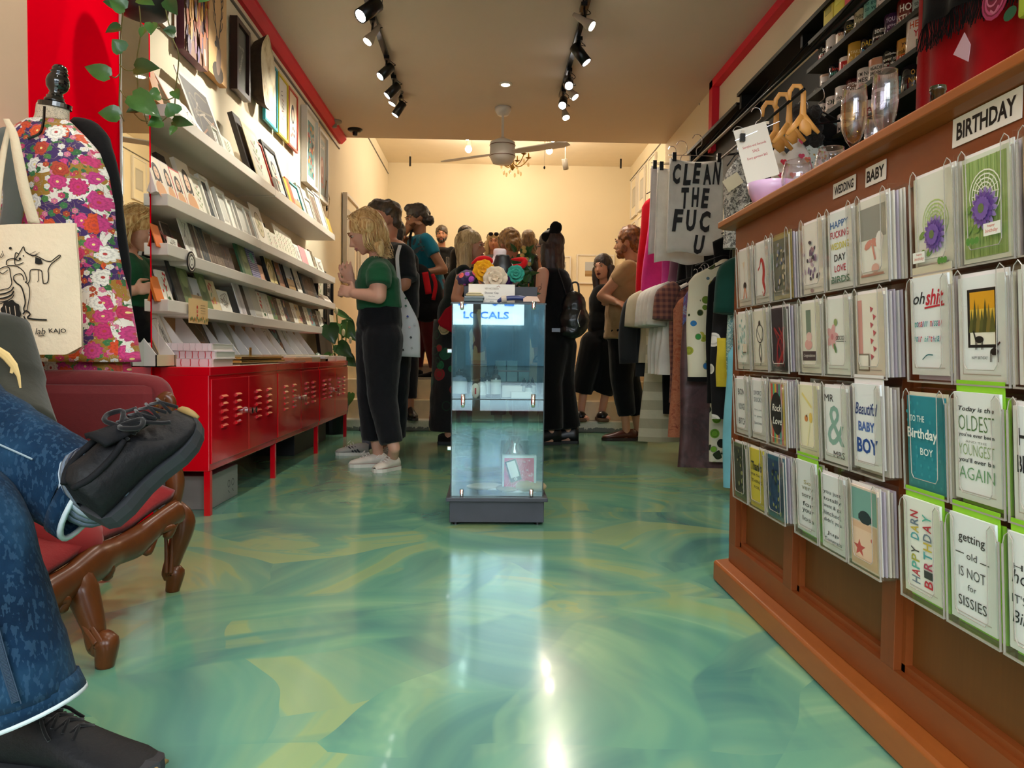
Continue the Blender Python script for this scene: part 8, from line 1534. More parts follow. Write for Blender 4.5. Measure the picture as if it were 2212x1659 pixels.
def shoe_simple(t, heel, toe, mU, mS, h=.075, w=.042, name='shoe', top=0):
    heel, toe = Vector(heel), Vector(toe); d = toe-heel; L = d.length; d.normalize(); s = d.cross(Vector((0, 0, 1))).normalized(); u = Vector((0, 0, 1)); f = lambda p: heel+d*p[0]+s*p[1]+u*p[2]
    mb = MB(); secs = [(-.01, .6, .80), (.02, .85, 1.0), (.08, .85, .95), (.14, .9, .80), (.19, 1.0, .62), (.24, 1.0, .5), (.275, .75, .40), (.295, .3, .25)]
    def g(i, j):
        q = j*(len(secs)-1); k = min(int(q), len(secs)-2); tt = q-k; x, ww, hh = (secs[k][m_]*(1-tt)+secs[k+1][m_]*tt for m_ in range(3)); th = 2*pi*i; c_, s_ = cos(th), sin(th)
        return f((x*L/.295, w*ww*(abs(c_)**.8)*(1 if c_ > 0 else -1)*(1-.3*max(0, s_)), .012+(h*hh)*(.5+.5*s_)))
    mb.grid(g, 20, 20, cu=True); a = mb.build(name+'_upper', mU, t, smooth=True)
    mb = MB(); ol = [(-.014, .022), (.0, .034), (.08, .036), (.15, .040), (.21, .046), (.26, .040), (.292, .022), (.302, .0)]; ol = [(x*L/.295, y*w/.042) for x, y in ol]+[(x*L/.295, -y*w/.042) for x, y in ol[-2::-1]]; n_ = len(ol)
    mb.add([f((x, y, z)) for z in (0, .022) for x, y in ol], [tuple(range(n_-1, -1, -1)), tuple(range(n_, 2*n_))]+[(i, (i+1) % n_, n_+(i+1) % n_, n_+i) for i in range(n_)]); mb.build(name+'_sole', mS, t); return f, L
def canvas_shoe(t, heel, toe, stripes=False):
    WH_ = mat('white_canvas', 'd8d0c2', .8, .08, 20); f, L = shoe_simple(t, heel, toe, WH_ if not stripes else mat('grey_suede', 'a8a69e', .8, .1), mat('white_rubber', 'dcd8cc', .5, .05), name='sneaker')
    lm = MB()
    for k in range(5):
        x = (.13+.022*k)*L/.295; z = .080-.010*k
        lm.tube([f((x, -.022, z-.004)), f((x+.006, 0, z+.008)), f((x+.012, .022, z-.004))], .0028, 6)
    lm.tube(spline([f((.13, 0, .085)), f((.12, .03, .095)), f((.14, .04, .075)), f((.135, .01, .08))], 8), .002, 5); lm.build('laces', mat('lace_white', 'e4e0d8', .8, 0), t)
    mb = MB()
    for s in (-1, 1): mb.tube([f((x*L/.295, s*y, .023)) for x, y in ((0, .034), (.08, .0365), (.15, .0405), (.21, .0465), (.26, .0405), (.292, .022))], .0012, 5)
    mb.build('sole_line', mat('sole_pinstripe', '8a3a3a' if not stripes else '1a1a1a', .7, 0) if not stripes else mat('sole_black_line', '1a1a1a', .7, 0), t)
    if stripes:
        for s in (-1, 1):
            for k in range(3): x = (.07+.028*k)*L/.295; MB().tube([f((x, s*.038, .022)), f((x+.022, s*.034, .045)), f((x+.036, s*.026, .062))], [.006, .006, .005], 6, flat=.3, up=(0, 1, 0)).build('stripe', mat('stripe_black', '141414', .6, 0), t)
DN = cloth('black_denim', '131418', var=.2, bump=.5, bs=14); DNK = cloth('deep_black_cloth', '0b0b0d', var=.2, bump=.4, bs=10)
def trousers(t, hip, kneeL, ankL, kneeR, ankR, m, rs=(.125, .085, .06), waist=.13, hem=None, ds=.10, disp=.010, wy=.85):
    mb = MB(); hip = Vector(hip)
    d = (Vector(kneeR)-Vector(kneeL)); d.z = 0
    mb.ell(hip+Vector((0, 0, .03)), (waist, waist*wy, .12), n=16); mb.tube([hip+Vector((0, 0, .03)), hip+Vector((0, 0, .16))], [waist, waist*.88], 18)
    hl, hr = hip.lerp(Vector(kneeL), .12)+(Vector(kneeL)-Vector(kneeR))*.25, hip.lerp(Vector(kneeR), .12)+(Vector(kneeR)-Vector(kneeL))*.25
    for a, k_, f in ((hl, kneeL, ankL), (hr, kneeR, ankR)):
        k_, f = Vector(k_), Vector(f); limb(mb, [a, k_], [rs[0]*.92, rs[1]], 14); mb.ell(k_, (rs[1],)*3, n=12); mb.tube([k_, f], [rs[1], rs[2]], 16)
    return finish(mb, 'trousers', m, t, .011, 3, disp, ds)
# 1. blonde woman in a green top
Y1 = 4.62
def a1(px, py, dy=0): return at(px, py, Y=Y1+dy)
p1 = thing('person', 'blonde woman in a green tee, black jeans and white canvas shoes, looking at the shelves', 'person', (a1(820, 1000).x, Y1, 0))
hc1 = a1(792, 503, .0); H1 = Head(hc1+Vector((0, 0, .0)), pi+.10, .50, 0, 1.02)
b_ = MB(); head_geo(b_, H1)
neck = a1(815, 548); chest = a1(812, 600); waist = a1(820, 668); hip = a1(818, 720)
limb(b_, [H1.p(-.02, 0, -.05), neck, a1(818, 570)], [.05, .048, .06]); b_.ell(chest, (.10, .13, .13), n=14); b_.ell(waist, (.095, .12, .12), n=14); b_.ell(hip, (.10, .12, .10), n=14)
shN, elN, wrN = a1(815, 588, -.15), a1(818, 640, -.19), a1(766, 634, -.16); shF, elF, wrF = a1(806, 584, .15), a1(800, 645, .17), a1(760, 610, .08)
limb(b_, [shN, elN, wrN], [.058, .045, .030]); limb(b_, [shF, elF, wrF], [.055, .042, .028])
hand(b_, wrN, (-1, .25, .25), (0, -1, .2), .95, 1.6, 1); hand(b_, wrF, (-.35, -.2, .8), (-.2, -1, 0), .95, .9, -1, 1.25)
kn1, an1 = a1(820, 860, -.06), a1(852, 968, -.10); kn2, an2 = a1(800, 850, .10), a1(815, 965, .12)
limb(b_, [hip+Vector((.0, -.05, -.04)), kn1, an1], [.075, .05, .036]); limb(b_, [hip+Vector((0, .05, -.04)), kn2, an2], [.075, .05, .036])
f1h, f1t = Vector((at(862, 1008, Z=0).x, at(845, 1014, Z=0).y+.02, 0)), Vector((at(812, 1018, Z=0).x, at(845, 1018, Z=0).y-.06, 0))
f2h, f2t = Vector((at(838, 1000, Z=0).x, 4.76, 0)), Vector((at(765, 1000, Z=0).x, 4.70, 0))
limb(b_, [an1, f1h+Vector((-.03, 0, .06))], [.034, .034]); limb(b_, [an2, f2h+Vector((-.04, 0, .06))], [.034, .034])
finish(b_, 'body', SK1, p1, .0065, 2)
face_parts(H1, p1, '9a7048', 'c07a74', closed=True)
ts = MB(); ts.ell(a1(818, 575), (.075, .12, .045), n=14); ts.ell(a1(815, 602), (.118, .155, .135), n=16); ts.tube([a1(815, 605), a1(820, 668)], [.132, .132], 20)
limb(ts, [a1(817, 580, -.08), a1(820, 592, -.155)], [.06, .072]); ts.tube([a1(818, 588, -.155), a1(818, 617, -.185)], [.074, .074], 14); limb(ts, [a1(812, 580, .08), a1(806, 590, .15)], [.06, .068]); ts.tube([a1(806, 588, .15), a1(800, 612, .17)], [.070, .068], 14)
finish(ts, 'tee', cloth('bottle_green_jersey', '1f5a3a', var=.15, bump=.35, bs=9), p1, .009, 4, .012, .09)
trousers(p1, a1(820, 712), a1(826, 860, -.05), a1(846, 958, -.09), a1(802, 850, .10), a1(806, 950, .11), DN, (.135, .088, .070), .138)
canvas_shoe(p1, f1h, f1t); canvas_shoe(p1, f2h, f2t)
HB = hairmat('blonde_hair', 'b88040', 'f8dca0', (5, 5, .2)); hs = MB(); k = 1.02
hs.ell(H1.p(-.022, 0, .042), (.106*k, .086*k, .098*k), H1.q, 16); hs.ell(H1.p(-.05, 0, -.01), (.075, .085, .11), H1.q, 14); 
for s in (-1, 1): hs.tube(spline([H1.p(-.0, s*.07, .06), H1.p(-.03, s*.086, 0), a1(818, 530, -.075*s), a1(824, 556, -.08*s)], 8), [.03, .04, .045, .045, .042, .036, .03, .022, .012], 10)
finish(hs, 'hair', HB, p1, .008, 5, .002, .03)
rr = random.Random(11); st_ = []
for i in range(150):
    s = -1 if i % 4 == 0 else 1; th = rr.uniform(.15, 1.45); rt = H1.p(rr.uniform(-.06, .06), s*.01, .135-.02*rr.random()); f0 = rr.uniform(-.09, .055)
    a_ = H1.p(f0*.9, s*.055, .115+rr.uniform(-.01, .01)); b2 = H1.p(f0-.035, s*(.094+rr.uniform(-.004, .006)), .02); c_ = b2+Vector((.02+rr.uniform(-.01, .03), -.0*s, -.11)); e = a1(rr.uniform(806, 852), rr.uniform(540, 560), (-.085 if s > 0 else .085)+rr.uniform(-.02, .02))
    st_.append([rt, a_, b2, c_, e])
hair_sheet(p1, HB, st_[::2], 14, r0=.0036, flat=.5); hair_sheet(p1, hairmat('blonde_hair_light', 'e8bc74', 'fff0c4'), st_[1::2], 14, r0=.0036, flat=.5)
# 2. man behind her: black shirt, jeans, striped sneakers
Y2 = 5.30
def a2(px, py, dy=0): return at(px, py, Y=Y2+dy)
p2 = thing('person', 'man with brown hair in a black shirt and striped sneakers behind the blonde woman', 'person', (a2(850, 980).x, Y2, 0))
H2 = Head(a2(829, 478), pi+.25, .12, 0, 1.05); b_ = MB(); head_geo(b_, H2, True); limb(b_, [H2.p(-.03, 0, -.05), a2(836, 520)], [.06, .062]); b_.ell(a2(852, 580), (.15, .17, .2), n=14); b_.ell(a2(852, 690), (.14, .15, .15), n=14)
limb(b_, [a2(872, 550, -.18), a2(872, 612, -.22), a2(838, 634, -.2)], [.06, .05, .036]); limb(b_, [a2(850, 545, .2), a2(850, 620, .2), a2(815, 640, .1)], [.06, .048, .034]); hand(b_, a2(838, 634, -.2), (-1, 0, 0), (0, -1, 0), 1, 1.4)
k1, n1, k2, n2 = a2(855, 830, -.08), a2(838, 960, -.05), a2(850, 835, .12), a2(800, 955, .12); limb(b_, [a2(852, 720, -.06), k1, n1], [.08, .055, .042]); limb(b_, [a2(852, 720, .06), k2, n2], [.08, .055, .042]); finish(b_, 'body', skinm('skin_ruddy', 'c08468'), p2, .009, 2)
face_parts(H2, p2, '3a2c20', 'a8685c')
ts = MB(); ts.ell(a2(850, 548), (.13, .21, .075), n=14); ts.ell(a2(852, 590), (.155, .20, .18), n=16); ts.tube([a2(852, 590), a2(852, 690)], [.175, .165], 20); ts.tube([a2(868, 552, -.17), a2(874, 606, -.225)], [.085, .085], 14); ts.ell(a2(868, 552, -.17), (.085,)*3); ts.tube([a2(848, 550, .18), a2(848, 606, .22)], [.082, .08], 14); finish(ts, 'shirt', cloth('charcoal_shirt', '17191c'), p2, .012, 4, .012, .1)
trousers(p2, a2(853, 710), k1, a2(852, 945, -.05), k2, a2(795, 940, .12), cloth('washed_black_jeans', '1a1e24', var=.2, bump=.5, bs=12), (.13, .092, .078), .155)
HD = hairmat('brown_hair', '2a1f16', '5a452e', (3, 3, 2)); hs = MB(); hs.ell(H2.p(-.03, 0, .055), (.102, .086, .088), H2.q, 14); hs.ell(H2.p(.03, 0, .10), (.07, .07, .045), H2.q, 12); hs.ell(H2.p(-.07, 0, -.0), (.05, .075, .07), H2.q, 12); finish(hs, 'hair', HD, p2, .008, 1, .025, .035)
sh_h = Vector((at(800, 978, Z=0).x, 5.28, 0)); canvas_shoe(p2, sh_h, Vector((at(728, 981, Z=0).x, 5.26, 0)), True); canvas_shoe(p2, Vector((at(860, 975, Z=0).x, 5.10, 0)), Vector((at(838, 985, Z=0).x, 4.98, 0)), True)
MB().tube([a2(795, 945, .10), sh_h+Vector((.0, 0, .07))], [.045, .04], 14).build('sock', cloth('grey_sock', '6c707a'), p2, smooth=True)
# white printed tote he carries
tb2 = thing('tote_bag', 'white cloth bag printed with small birds hanging beside the blonde woman', 'tote bag', a2(872, 690, -.33)); yq = Y2-.36
outl = [(864, 625), (884, 660), (900, 680), (905, 720), (907, 772), (880, 771), (842, 769), (840, 700), (850, 640)]
def ql(i, j): L_ = spline([(862, 622, 0), (852, 660, 0), (846, 710, 0), (838, 768, 0)], 20); R_ = spline([(865, 622, 0), (888, 664, 0), (905, 705, 0), (907, 772, 0)], 20); k_ = int(round(j*20)); p = L_[k_].lerp(R_[k_], i); return at(p.x, p.y, Y=yq-.05*sin(pi*i)*j)
MB().grid(ql, 16, 20).build('bag', cloth('white_cotton_bag', 'dcdce0', var=.05), tb2, smooth=True, solid=.012); a = Art(lambda u, v, l: at(u, -v, Y=yq-.062-l))
for x, y, c_ in ((876, 644, '1a5a3a'), (876, 660, '2a6a4a'), (880, 683, '2a3a9a'), (862, 686, '2a2a2a'), (884, 706, 'e8b8c0'), (864, 709, '2a2a5a'), (887, 728, '1a1a1e'), (868, 732, 'b0b0b8'), (870, 755, '1a1a1e'), (889, 751, 'b8b8b8'), (895, 700, 'c8c8cc')): a.disc(x, -y, 2.6, c_, 1.6, 7, .6).disc(x+1.5, -y-1, 2.2, c_, 1.3, 7, -.6).rect(x-.5, -y-4, x+.6, -y, c_)
a.build('print', tb2)
MB().tube(spline([at(864, 624, Y=yq), at(858, 560, Y=yq), at(864, 530, Y=yq+.1)], 10), .012, 8, flat=.2, up=(0, 1, 0)).build('strap', MATS['white_cotton_bag'], tb2, smooth=True)
# generic standing figure from photo columns
def figure(label, Y, head_px, head_py, yaw, hh, feet_z, x_feet, tops, bots, skin, hair, pitch=.05, hip_px=None, arms=None, shoes=None, kneepx=None, top_r=(.15, .19), long=None, shoe_m=None, hair_extra=None, brow='3a2a20', lip='a8605a', beard=None, sleeveless=False, leg=(.12, .08, .065), skirt=None, yawb=None, rollh=0, neckless=False, face=True, vox=.011, body_w=1.0, ankle_show=.10):
    A = lambda px, py, dy=0: at(px, py, Y=Y+dy)
    hc = A(head_px, head_py); t = thing('person', label, 'person', (x_feet, Y, feet_z)); Hd = Head(hc, yaw, pitch, rollh, hh)
    yb_ = yaw if yawb is None else yawb; fw = Vector((cos(yb_), sin(yb_), 0)); rt = Vector((sin(yb_), -cos(yb_), 0)); k = hh
    hx = hc.x-fw.x*.02; nb = Vector((hc.x-fw.x*.03, hc.y-fw.y*.03, hc.z-.165*k)); hipz = feet_z+(hc.z+.11*k-feet_z)*.53; hp = Vector(((A(hip_px, 700).x if hip_px else nb.x), Y-fw.y*.02, hipz)); ch = nb.lerp(hp, .36)
    b_ = MB(); head_geo(b_, Hd); limb(b_, [Hd.p(-.02, 0, -.05), nb], [.048*k, .055*k]); b_.ell(ch, (.10*k, .13*k, .19*k), n=12)
    tw, td = top_r; q = Matrix.Rotation(yb_, 3, 'Z')
    tp = MB(); tp.ell(nb.lerp(hp, .10), (td*.62*k, tw*.95*k, .07*k), q, 14); tp.ell(ch, (td*.78*k, tw*.92*k, .19*k), q, 16); tp.ell(nb.lerp(hp, .75), (td*.78*k, tw*.84*k, .20*k), q, 16)
    if tops[1]: tp.tube([nb.lerp(hp, .8), hp-Vector((0, 0, tops[1]))], [tw*.84*k*.9, tw*.88*k*.9], 20)
    b_.ell(nb.lerp(hp, .10), (td*.5*k, tw*.80*k, .05*k), q, 12)
    for s, key in ((1, 'R'), (-1, 'L')):
        sp_ = nb+rt*s*(tw*.92)*k-Vector((0, 0, .045*k)); ar = (arms or {}).get(key)
        if ar: el, wr = A(*ar[0]), A(*ar[1])
        else: el = sp_+Vector((0, 0, -.29*k))+rt*s*.02; wr = el+Vector((0, 0, -.22*k))+fw*.06
        limb(b_, [sp_, el, wr], [.050*k, .042*k, .029*k]); dd = (wr-el).normalized(); hand(b_, wr, dd, rt*s if abs(dd.z) > .6 else Vector((0, -.3, 1)), k*.95, 1.1, s)
        if sleeveless: continue
        e2 = sp_.lerp(el, tops[2]); tp.ell(sp_, (.062*k,)*3); tp.tube([sp_, e2], [.066*k, .064*k], 14)
        if tops[2] > 1: tp.ell(el, (.055*k,)*3); tp.tube([el, el.lerp(wr, tops[2]-1)], [.056*k, .045*k], 12)
    ft = shoes or {'R': (x_feet+rt.x*.09, Y+rt.y*.09), 'L': (x_feet-rt.x*.09, Y-rt.y*.09)}; kn = {}
    for s, key in ((1, 'R'), (-1, 'L')):
        fx, fy = ft[key][:2]; an = Vector((fx, fy, feet_z+.09)); kk = hp.lerp(an, .50)+fw*.03+rt*s*.03
        if kneepx and key in kneepx: kk = A(*kneepx[key])
        kn[key] = (kk, an); limb(b_, [hp+rt*s*.05, kk, an], [.066, .046, .034]); fd = fw if len(ft[key]) < 3 else Vector((cos(ft[key][2]), sin(ft[key][2]), 0)); toe = Vector((fx, fy, feet_z+.03))+fd*.13; limb(b_, [an, Vector((fx, fy, feet_z+.04)), toe], [.034, .034, .024])
        if shoe_m: shoe_simple(t, Vector((fx, fy, feet_z+.001))-fd*.07, Vector((fx, fy, feet_z+.001))+fd*.20, shoe_m[0], shoe_m[1], h=shoe_m[2] if len(shoe_m) > 2 else .075)
    finish(b_, 'body', skin, t, vox, 2); 
    if face: face_parts(Hd, t, brow, lip, beard=beard)
    if tops[0]: finish(tp, 'top', tops[0], t, .012, 4, .010, .1)
    if bots:
        kr, ar_ = kn['R']; kl, al = kn['L']; up_ = Vector((0, 0, ankle_show)); trousers(t, hp-Vector((0, 0, .06)), kl, al+up_, kr, ar_+up_, bots, leg, tw*.82, ds=.12)
    if skirt: mb = MB(); mb.tube([hp+Vector((0, 0, .1)), Vector((hp.x, hp.y, skirt[1]))], [.14, skirt[2]], 24); finish(mb, 'skirt', skirt[0], t, .013, 3, .02, .12)
    if hair:
        hs = MB(); hs.ell(Hd.p(-.020, 0, .048), (.104*k, .088*k, .095*k), Hd.q, 14); hs.ell(Hd.p(-.058, 0, .0), (.058*k, .078*k, .085*k), Hd.q, 12)
        if long:
            L_, w_ = long[:2]
            for f_, s in ((-.055, 0), (-.045, .6), (-.045, -.6), (-.015, .92), (-.015, -.92)):
                a0 = Hd.p(f_, s*.085, .02); hs.tube(spline([a0, a0+Vector((-fw.x*.01, -fw.y*.01, -L_*.4)), a0+Vector((-fw.x*.03, -fw.y*.03, -L_*k))], 8), [.034*k*w_, .04*k*w_, .042*k*w_, .042*k*w_, .04*k*w_, .036*k*w_, .03*k*w_, .022*k*w_, .01*k], 10)
        if hair_extra:
            for f_, r_, u_, a_, b2, c_ in hair_extra: hs.ell(Hd.p(f_, r_, u_), (a_*k, b2*k, c_*k), Hd.q, 10)
        finish(hs, 'hair', hair, t, .009, 1, .010 if long else .022, .03)
    return t, Hd, A, nb, hp, ch, fw, rt
TE = cloth('teal_jersey', '0f6076', var=.12); BU = cloth('burgundy_chino', '5a1418'); RUB = mat('pale_rubber', 'b0a490', .6, .1)
# hidden black-haired person on the kerb, between the two men
figure('black-haired person in dark jeans mostly hidden between two men by the steps', 6.95, 856, 510, pi/2, 1.0, .10, at(880, 900, Y=6.95).x, (DNK, .02, .4), cloth('dark_blue_jeans', '14171f', bump=.6, bs=10), SK2, hairmat('black_hair', '0c0a0a', '1e1a18'), hip_px=868, shoes={'R': (at(886, 900, Y=7.0).x, 7.0, -pi/2+.3), 'L': (at(866, 900, Y=7.02).x, 7.02, -pi/2)}, shoe_m=(mat('black_boot', '101012', .35), SOLE, .12), leg=(.12, .085, .06), face=False)
# 3. man in teal t-shirt with backpack
t3, H3, A3_, nb3, hp3, ch3, fw3, rt3 = figure('man with wavy dark hair in a teal printed t-shirt, hand at his face', 7.35, 901, 473, pi+.35, 1.04, .452, at(915, 820, Y=7.35).x, (TE, .05, .50), BU, skinm('skin_olive', '8c5c40'), hairmat('wavy_dark_hair', '17110e', '33261c', (2, 2, 2)), pitch=.30, hip_px=925,
  arms={'L': ((958, 583, -.20), (912, 590, -.28)), 'R': ((862, 512, .1), (890, 487, -.10))}, shoes={'R': (at(896, 815, Y=7.42).x, 7.40, pi+.2), 'L': (at(945, 820, Y=7.38).x, 7.36, pi-.1)}, shoe_m=(cloth('black_mesh_shoe', '141214'), RUB, .08), top_r=(.21, .20), hair_extra=[(-.05, .05, .09, .05, .05, .05), (.03, .03, .115, .06, .05, .035), (-.11, .04, .03, .04, .05, .06), (-.10, -.03, -.04, .045, .06, .05)], leg=(.13, .095, .08), brow='17110e', ankle_show=.03)
a = Art(lambda u, v, l: at(u, -v, Y=7.12-l)); 
for x, y, rx, ry, r0 in ((895, 522, 9, 3, 1.2), (913, 517, 11, 4, .9), (899, 542, 14, 5, .7), (908, 535, 5, 3, .2), (917, 533, 3, 2, 0), (888, 552, 5, 3, .5), (904, 528, 3, 2, 1), (912, 541, 4, 2, 0)): a.disc(x, -y, rx, '14202a', ry, 8, r0)
a.build('shirt_print', t3)
bp_ = thing('backpack', 'black and red backpack carried in front of the man in the teal t-shirt', 'backpack', at(915, 640, Y=7.0)); mb = MB(); B = lambda x, y, d=0: at(x, y, Y=7.02+d)
mb.ell(B(918, 640), (.17, .13, .22), n=16); mb.ell(B(906, 605), (.11, .11, .15), n=14); mb.ell(B(922, 668), (.16, .13, .12), n=14); finish(mb, 'body', cloth('black_nylon', '141214', sheen=0), bp_, .012, 3, .012, .08)
RN = cloth('red_nylon', 'a8141c', sheen=0)
for pts, w in (([(918, 588), (922, 610), (926, 635)], .030), ([(934, 592), (941, 615), (936, 648)], .018), ([(893, 590), (892, 615), (887, 640)], .016)): MB().tube(spline([B(x, y, -.14) for x, y in pts], 8), w, 10, flat=.4, up=(0, 1, 0)).build('red_panel', RN, bp_, smooth=True)
MB().tube(spline([B(890, 575), B(885, 520, .2), B(892, 490, .3)], 8), .012, 8).build('strap', cloth('black_nylon', ''), bp_, smooth=True)
# 4, 5. bearded man and man in cap far back on the landing
figure('bearded man in black at the back, left of the man in a cap', 10.7, 954, 508, pi/2*3, 1.0, .602, at(955, 700, Y=10.7).x, (DNK, .05, 1.6), cloth('brown_trousers', '2e2620'), SK2, hairmat('brown_hair', ''), beard=hairmat('dark_beard', '1c1410', '2c2018'), shoe_m=(cloth('dark_shoe', '1a1614'), SOLE), arms={'L': ((972, 575, -.1), (953, 585, -.3))}, vox=.012)
t5, H5, A5, *_ = figure('man in a dark cap and black top seen from behind at the back', 9.9, 1004, 512, pi/2+.5, 1.02, .602, at(985, 700, Y=9.9).x, (DNK, .05, 1.4), cloth('khaki_trousers', '4a3c24'), SK2, hairmat('brown_hair', ''), shoe_m=(cloth('dark_shoe', ''), SOLE), face=False, hip_px=992, vox=.012)
mb = MB(); mb.ell(H5.p(-.01, 0, .06), (.112, .094, .085), H5.q, 14); mb.tube([H5.p(.07, 0, .06), H5.p(.17, 0, .045)], [.06, .045], 12, flat=.15, up=(0, 0, 1)); finish(mb, 'cap', cloth('dark_cap', '1e1c18'), t5, .009, 2)
# 6. woman with long straight blonde hair, profile to the right
t6, H6, A6, nb6, *_ = figure('woman with long straight ash-blonde hair in profile, facing right behind the glass case', 6.0, 1018, 534, -.30, .98, .001, at(975, 950, Y=6.0).x, (cloth('dark_floral_top', '101a18'), .0, .05), None, skinm('skin_peach', 'c58a6e'), hairmat('ash_blonde_hair', '9a7c50', 'd8bf90'), hip_px=975, long=(.50, 1.25), yawb=-.2, skirt=(pattern('dark_tropical', '0b0b0c', 'blob', ['14603a', '8a1a20', 'c8b890', '0e4a34', '101010', '101010'], 9), .10, .17), brow='7a5c38', shoe_m=(cloth('dark_shoe', ''), SOLE), arms={'R': ((985, 645, -.15), (1008, 655, -.25))}, lip='b86a62')
rr = random.Random(5); st_ = []
for i in range(70):
    s = 1 if i % 3 else -1; f0 = rr.uniform(-.09, .04); st_.append([H6.p(0, 0, .13), H6.p(f0, s*.05, .11), H6.p(f0-.02, s*.088, 0), at(rr.uniform(990, 1012), 600, Y=5.9 if s > 0 else 6.1), at(rr.uniform(972, 1003), rr.uniform(655, 690), Y=5.9 if s > 0 else 6.1)])
hair_sheet(t6, hairmat('ash_blonde_hair', '', ''), st_, 12, r0=.006, flat=.5)
rb = thing('handbag', 'dark red handbag beside the glass case', 'handbag', at(958, 690, Y=5.7)); mb = MB(); q = [at(x, y, Y=5.72) for x, y in ((978, 658), (962, 668), (946, 694), (950, 704), (982, 722))]; mb.prism([(p.x, p.z) for p in q], (0, 5.68, 0), (1, 0, 0), (0, 0, 1), (0, .09, 0)); remesh(mb.build('bag', cloth('red_bag', '98101c', sheen=0), rb), .008, 4); MB().box(at(952, 716, Y=5.7)-Vector((.02, .04, .01)), at(975, 722, Y=5.7)+Vector((.02, .04, .01)), R_=Matrix.Rotation(.4, 3, 'Y')).build('snake_trim', pattern('snake_print', '8a8478', 'noise', ['2a2a28', 'c8c4b8'], 60), rb)
# 7. woman with sunglasses on her head, far back
t7, H7, *_ = figure('woman with sunglasses pushed up in long fair hair at the back', 9.6, 1066, 524, -pi/2, .98, .602, .08, (cloth('grey_top', '6a6a70'), .02, .6), DNK, SK2, hairmat('ash_blonde_hair', '', ''), long=(.34, 1.0), vox=.013)
mb = MB()
for s in (-1, 1): mb.ell(H7.p(.07, s*.035, .10), (.012, .032, .024), H7.q, 10)
mb.tube([H7.p(.07, -.07, .10), H7.p(-.02, -.088, .06)], .004, 6).tube([H7.p(.07, .07, .10), H7.p(-.02, .088, .06)], .004, 6); mb.build('sunglasses', BLACKM, t7)
# 8. ginger-blonde short haired woman bending behind the display
t8, H8, *_ = figure('woman with short golden hair leaning forward behind the jewellery busts', 6.5, 1101, 533, pi/2+.5, 1.08, .001, .17, (DNK, .03, .15), DNK, skinm('skin_tanned', 'a8664a'), hairmat('golden_hair', '5e3e1c', 'a8783c', (3, 3, 2)), pitch=.5, hip_px=1088, hair_extra=[(-.06, 0, .09, .05, .06, .04)], shoe_m=(cloth('dark_shoe', ''), SOLE), face=False, arms={'R': ((1135, 610, -.2), (1120, 640, -.3))})
# 9. woman with smooth shoulder-length hair in a backless black top
figure('woman with smooth brown shoulder-length hair and low-backed black top, seen from behind at the back', 9.6, 1141, 521, pi/2, 1.0, .602, at(1145, 700, Y=9.6).x, (DNK, .02, .01), DNK, SK2, hairmat('dark_blonde_hair', '3a2818', '7a5c38'), long=(.20, 1.15), face=False, sleeveless=True, shoe_m=(cloth('dark_shoe', ''), SOLE), vox=.013)
# 10. woman with a big black bow, backpack
tA, HA, AA, nbA, hpA, chA, fwA, rtA = figure('woman with long dark hair and a big black bow, sleeveless black outfit and boots', 6.0, 1187, 536, pi-.55, 1.02, .001, at(1215, 950, Y=6.0).x, (DNK, .04, .0), DNK, SK1, hairmat('dark_brown_hair', '1c100c', '3e261c'), hip_px=1205, long=(.38, 1.2), sleeveless=True, top_r=(.175, .19), arms={'L': ((1166, 655, -.22), (1140, 640, -.30)), 'R': ((1225, 640, .2), (1210, 690, .15))}, shoes={'L': (at(1190, 950, Y=5.95).x, 5.95, pi+.2), 'R': (at(1228, 950, Y=6.05).x, 6.05, pi-.1)}, shoe_m=(mat('black_boot', '', .35), SOLE, .13), leg=(.135, .10, .095), ankle_show=.03)
mb = MB(); bc = HA.p(.0, 0, .135); mb.ell(bc, (.02, .02, .02)); 
for px, py, rx, rz, an in ((1200, 500, .065, .045, -1.0), (1184, 518, .06, .042, .5)): mb.ell(at(px, py-4, Y=5.93), (rx, .02, rz), Matrix.Rotation(an, 3, 'Y'), 12)
mb.ell(at(1199, 491, Y=5.93), (.042, .018, .050), Matrix.Rotation(.4, 3, 'Y'), 12); finish(mb, 'hair_bow', cloth('black_velvet_bow', '08080a'), tA, .007, 2)
mb = MB(); mb.tube([HA.p(.09, -.05, .012), HA.p(.0, -.082, .01)], .003, 6).tube([HA.p(.09, .05, .012), HA.p(.0, .082, .01)], .003, 6)
for s in (-1, 1): mb.tube([HA.p(.108, s*.034+.022*cos(q), .01+.018*sin(q)) for q in [i*pi/6 for i in range(13)]], .0028, 6)
mb.build('glasses', mat('tortoise_frame', '3a1c12', .3), tA)
a = Art(lambda u, v, l: at(u, -v, Y=5.72-l)); a.ring(1166, -622, 4, .8, '5a4038').stroke([(1163, -632), (1168, -622), (1170, -612)], .8, '5a4038').build('tattoo', tA)
bpk = thing('backpack', 'small black leather backpack on the woman with the bow', 'backpack', at(1240, 680, Y=5.85)); mb = MB(); B = lambda x, y, d=0: at(x, y, Y=5.86+d); mb.ell(B(1240, 692), (.12, .09, .13), n=16); mb.ell(B(1240, 660), (.095, .075, .11), n=14); mb.ell(B(1234, 715), (.10, .08, .06), n=14); finish(mb, 'body', mat('black_leather_bag', '0d0e10', .35, .1, 10, .4, 12, coat=.2), bpk, .008, 3, .012, .05)
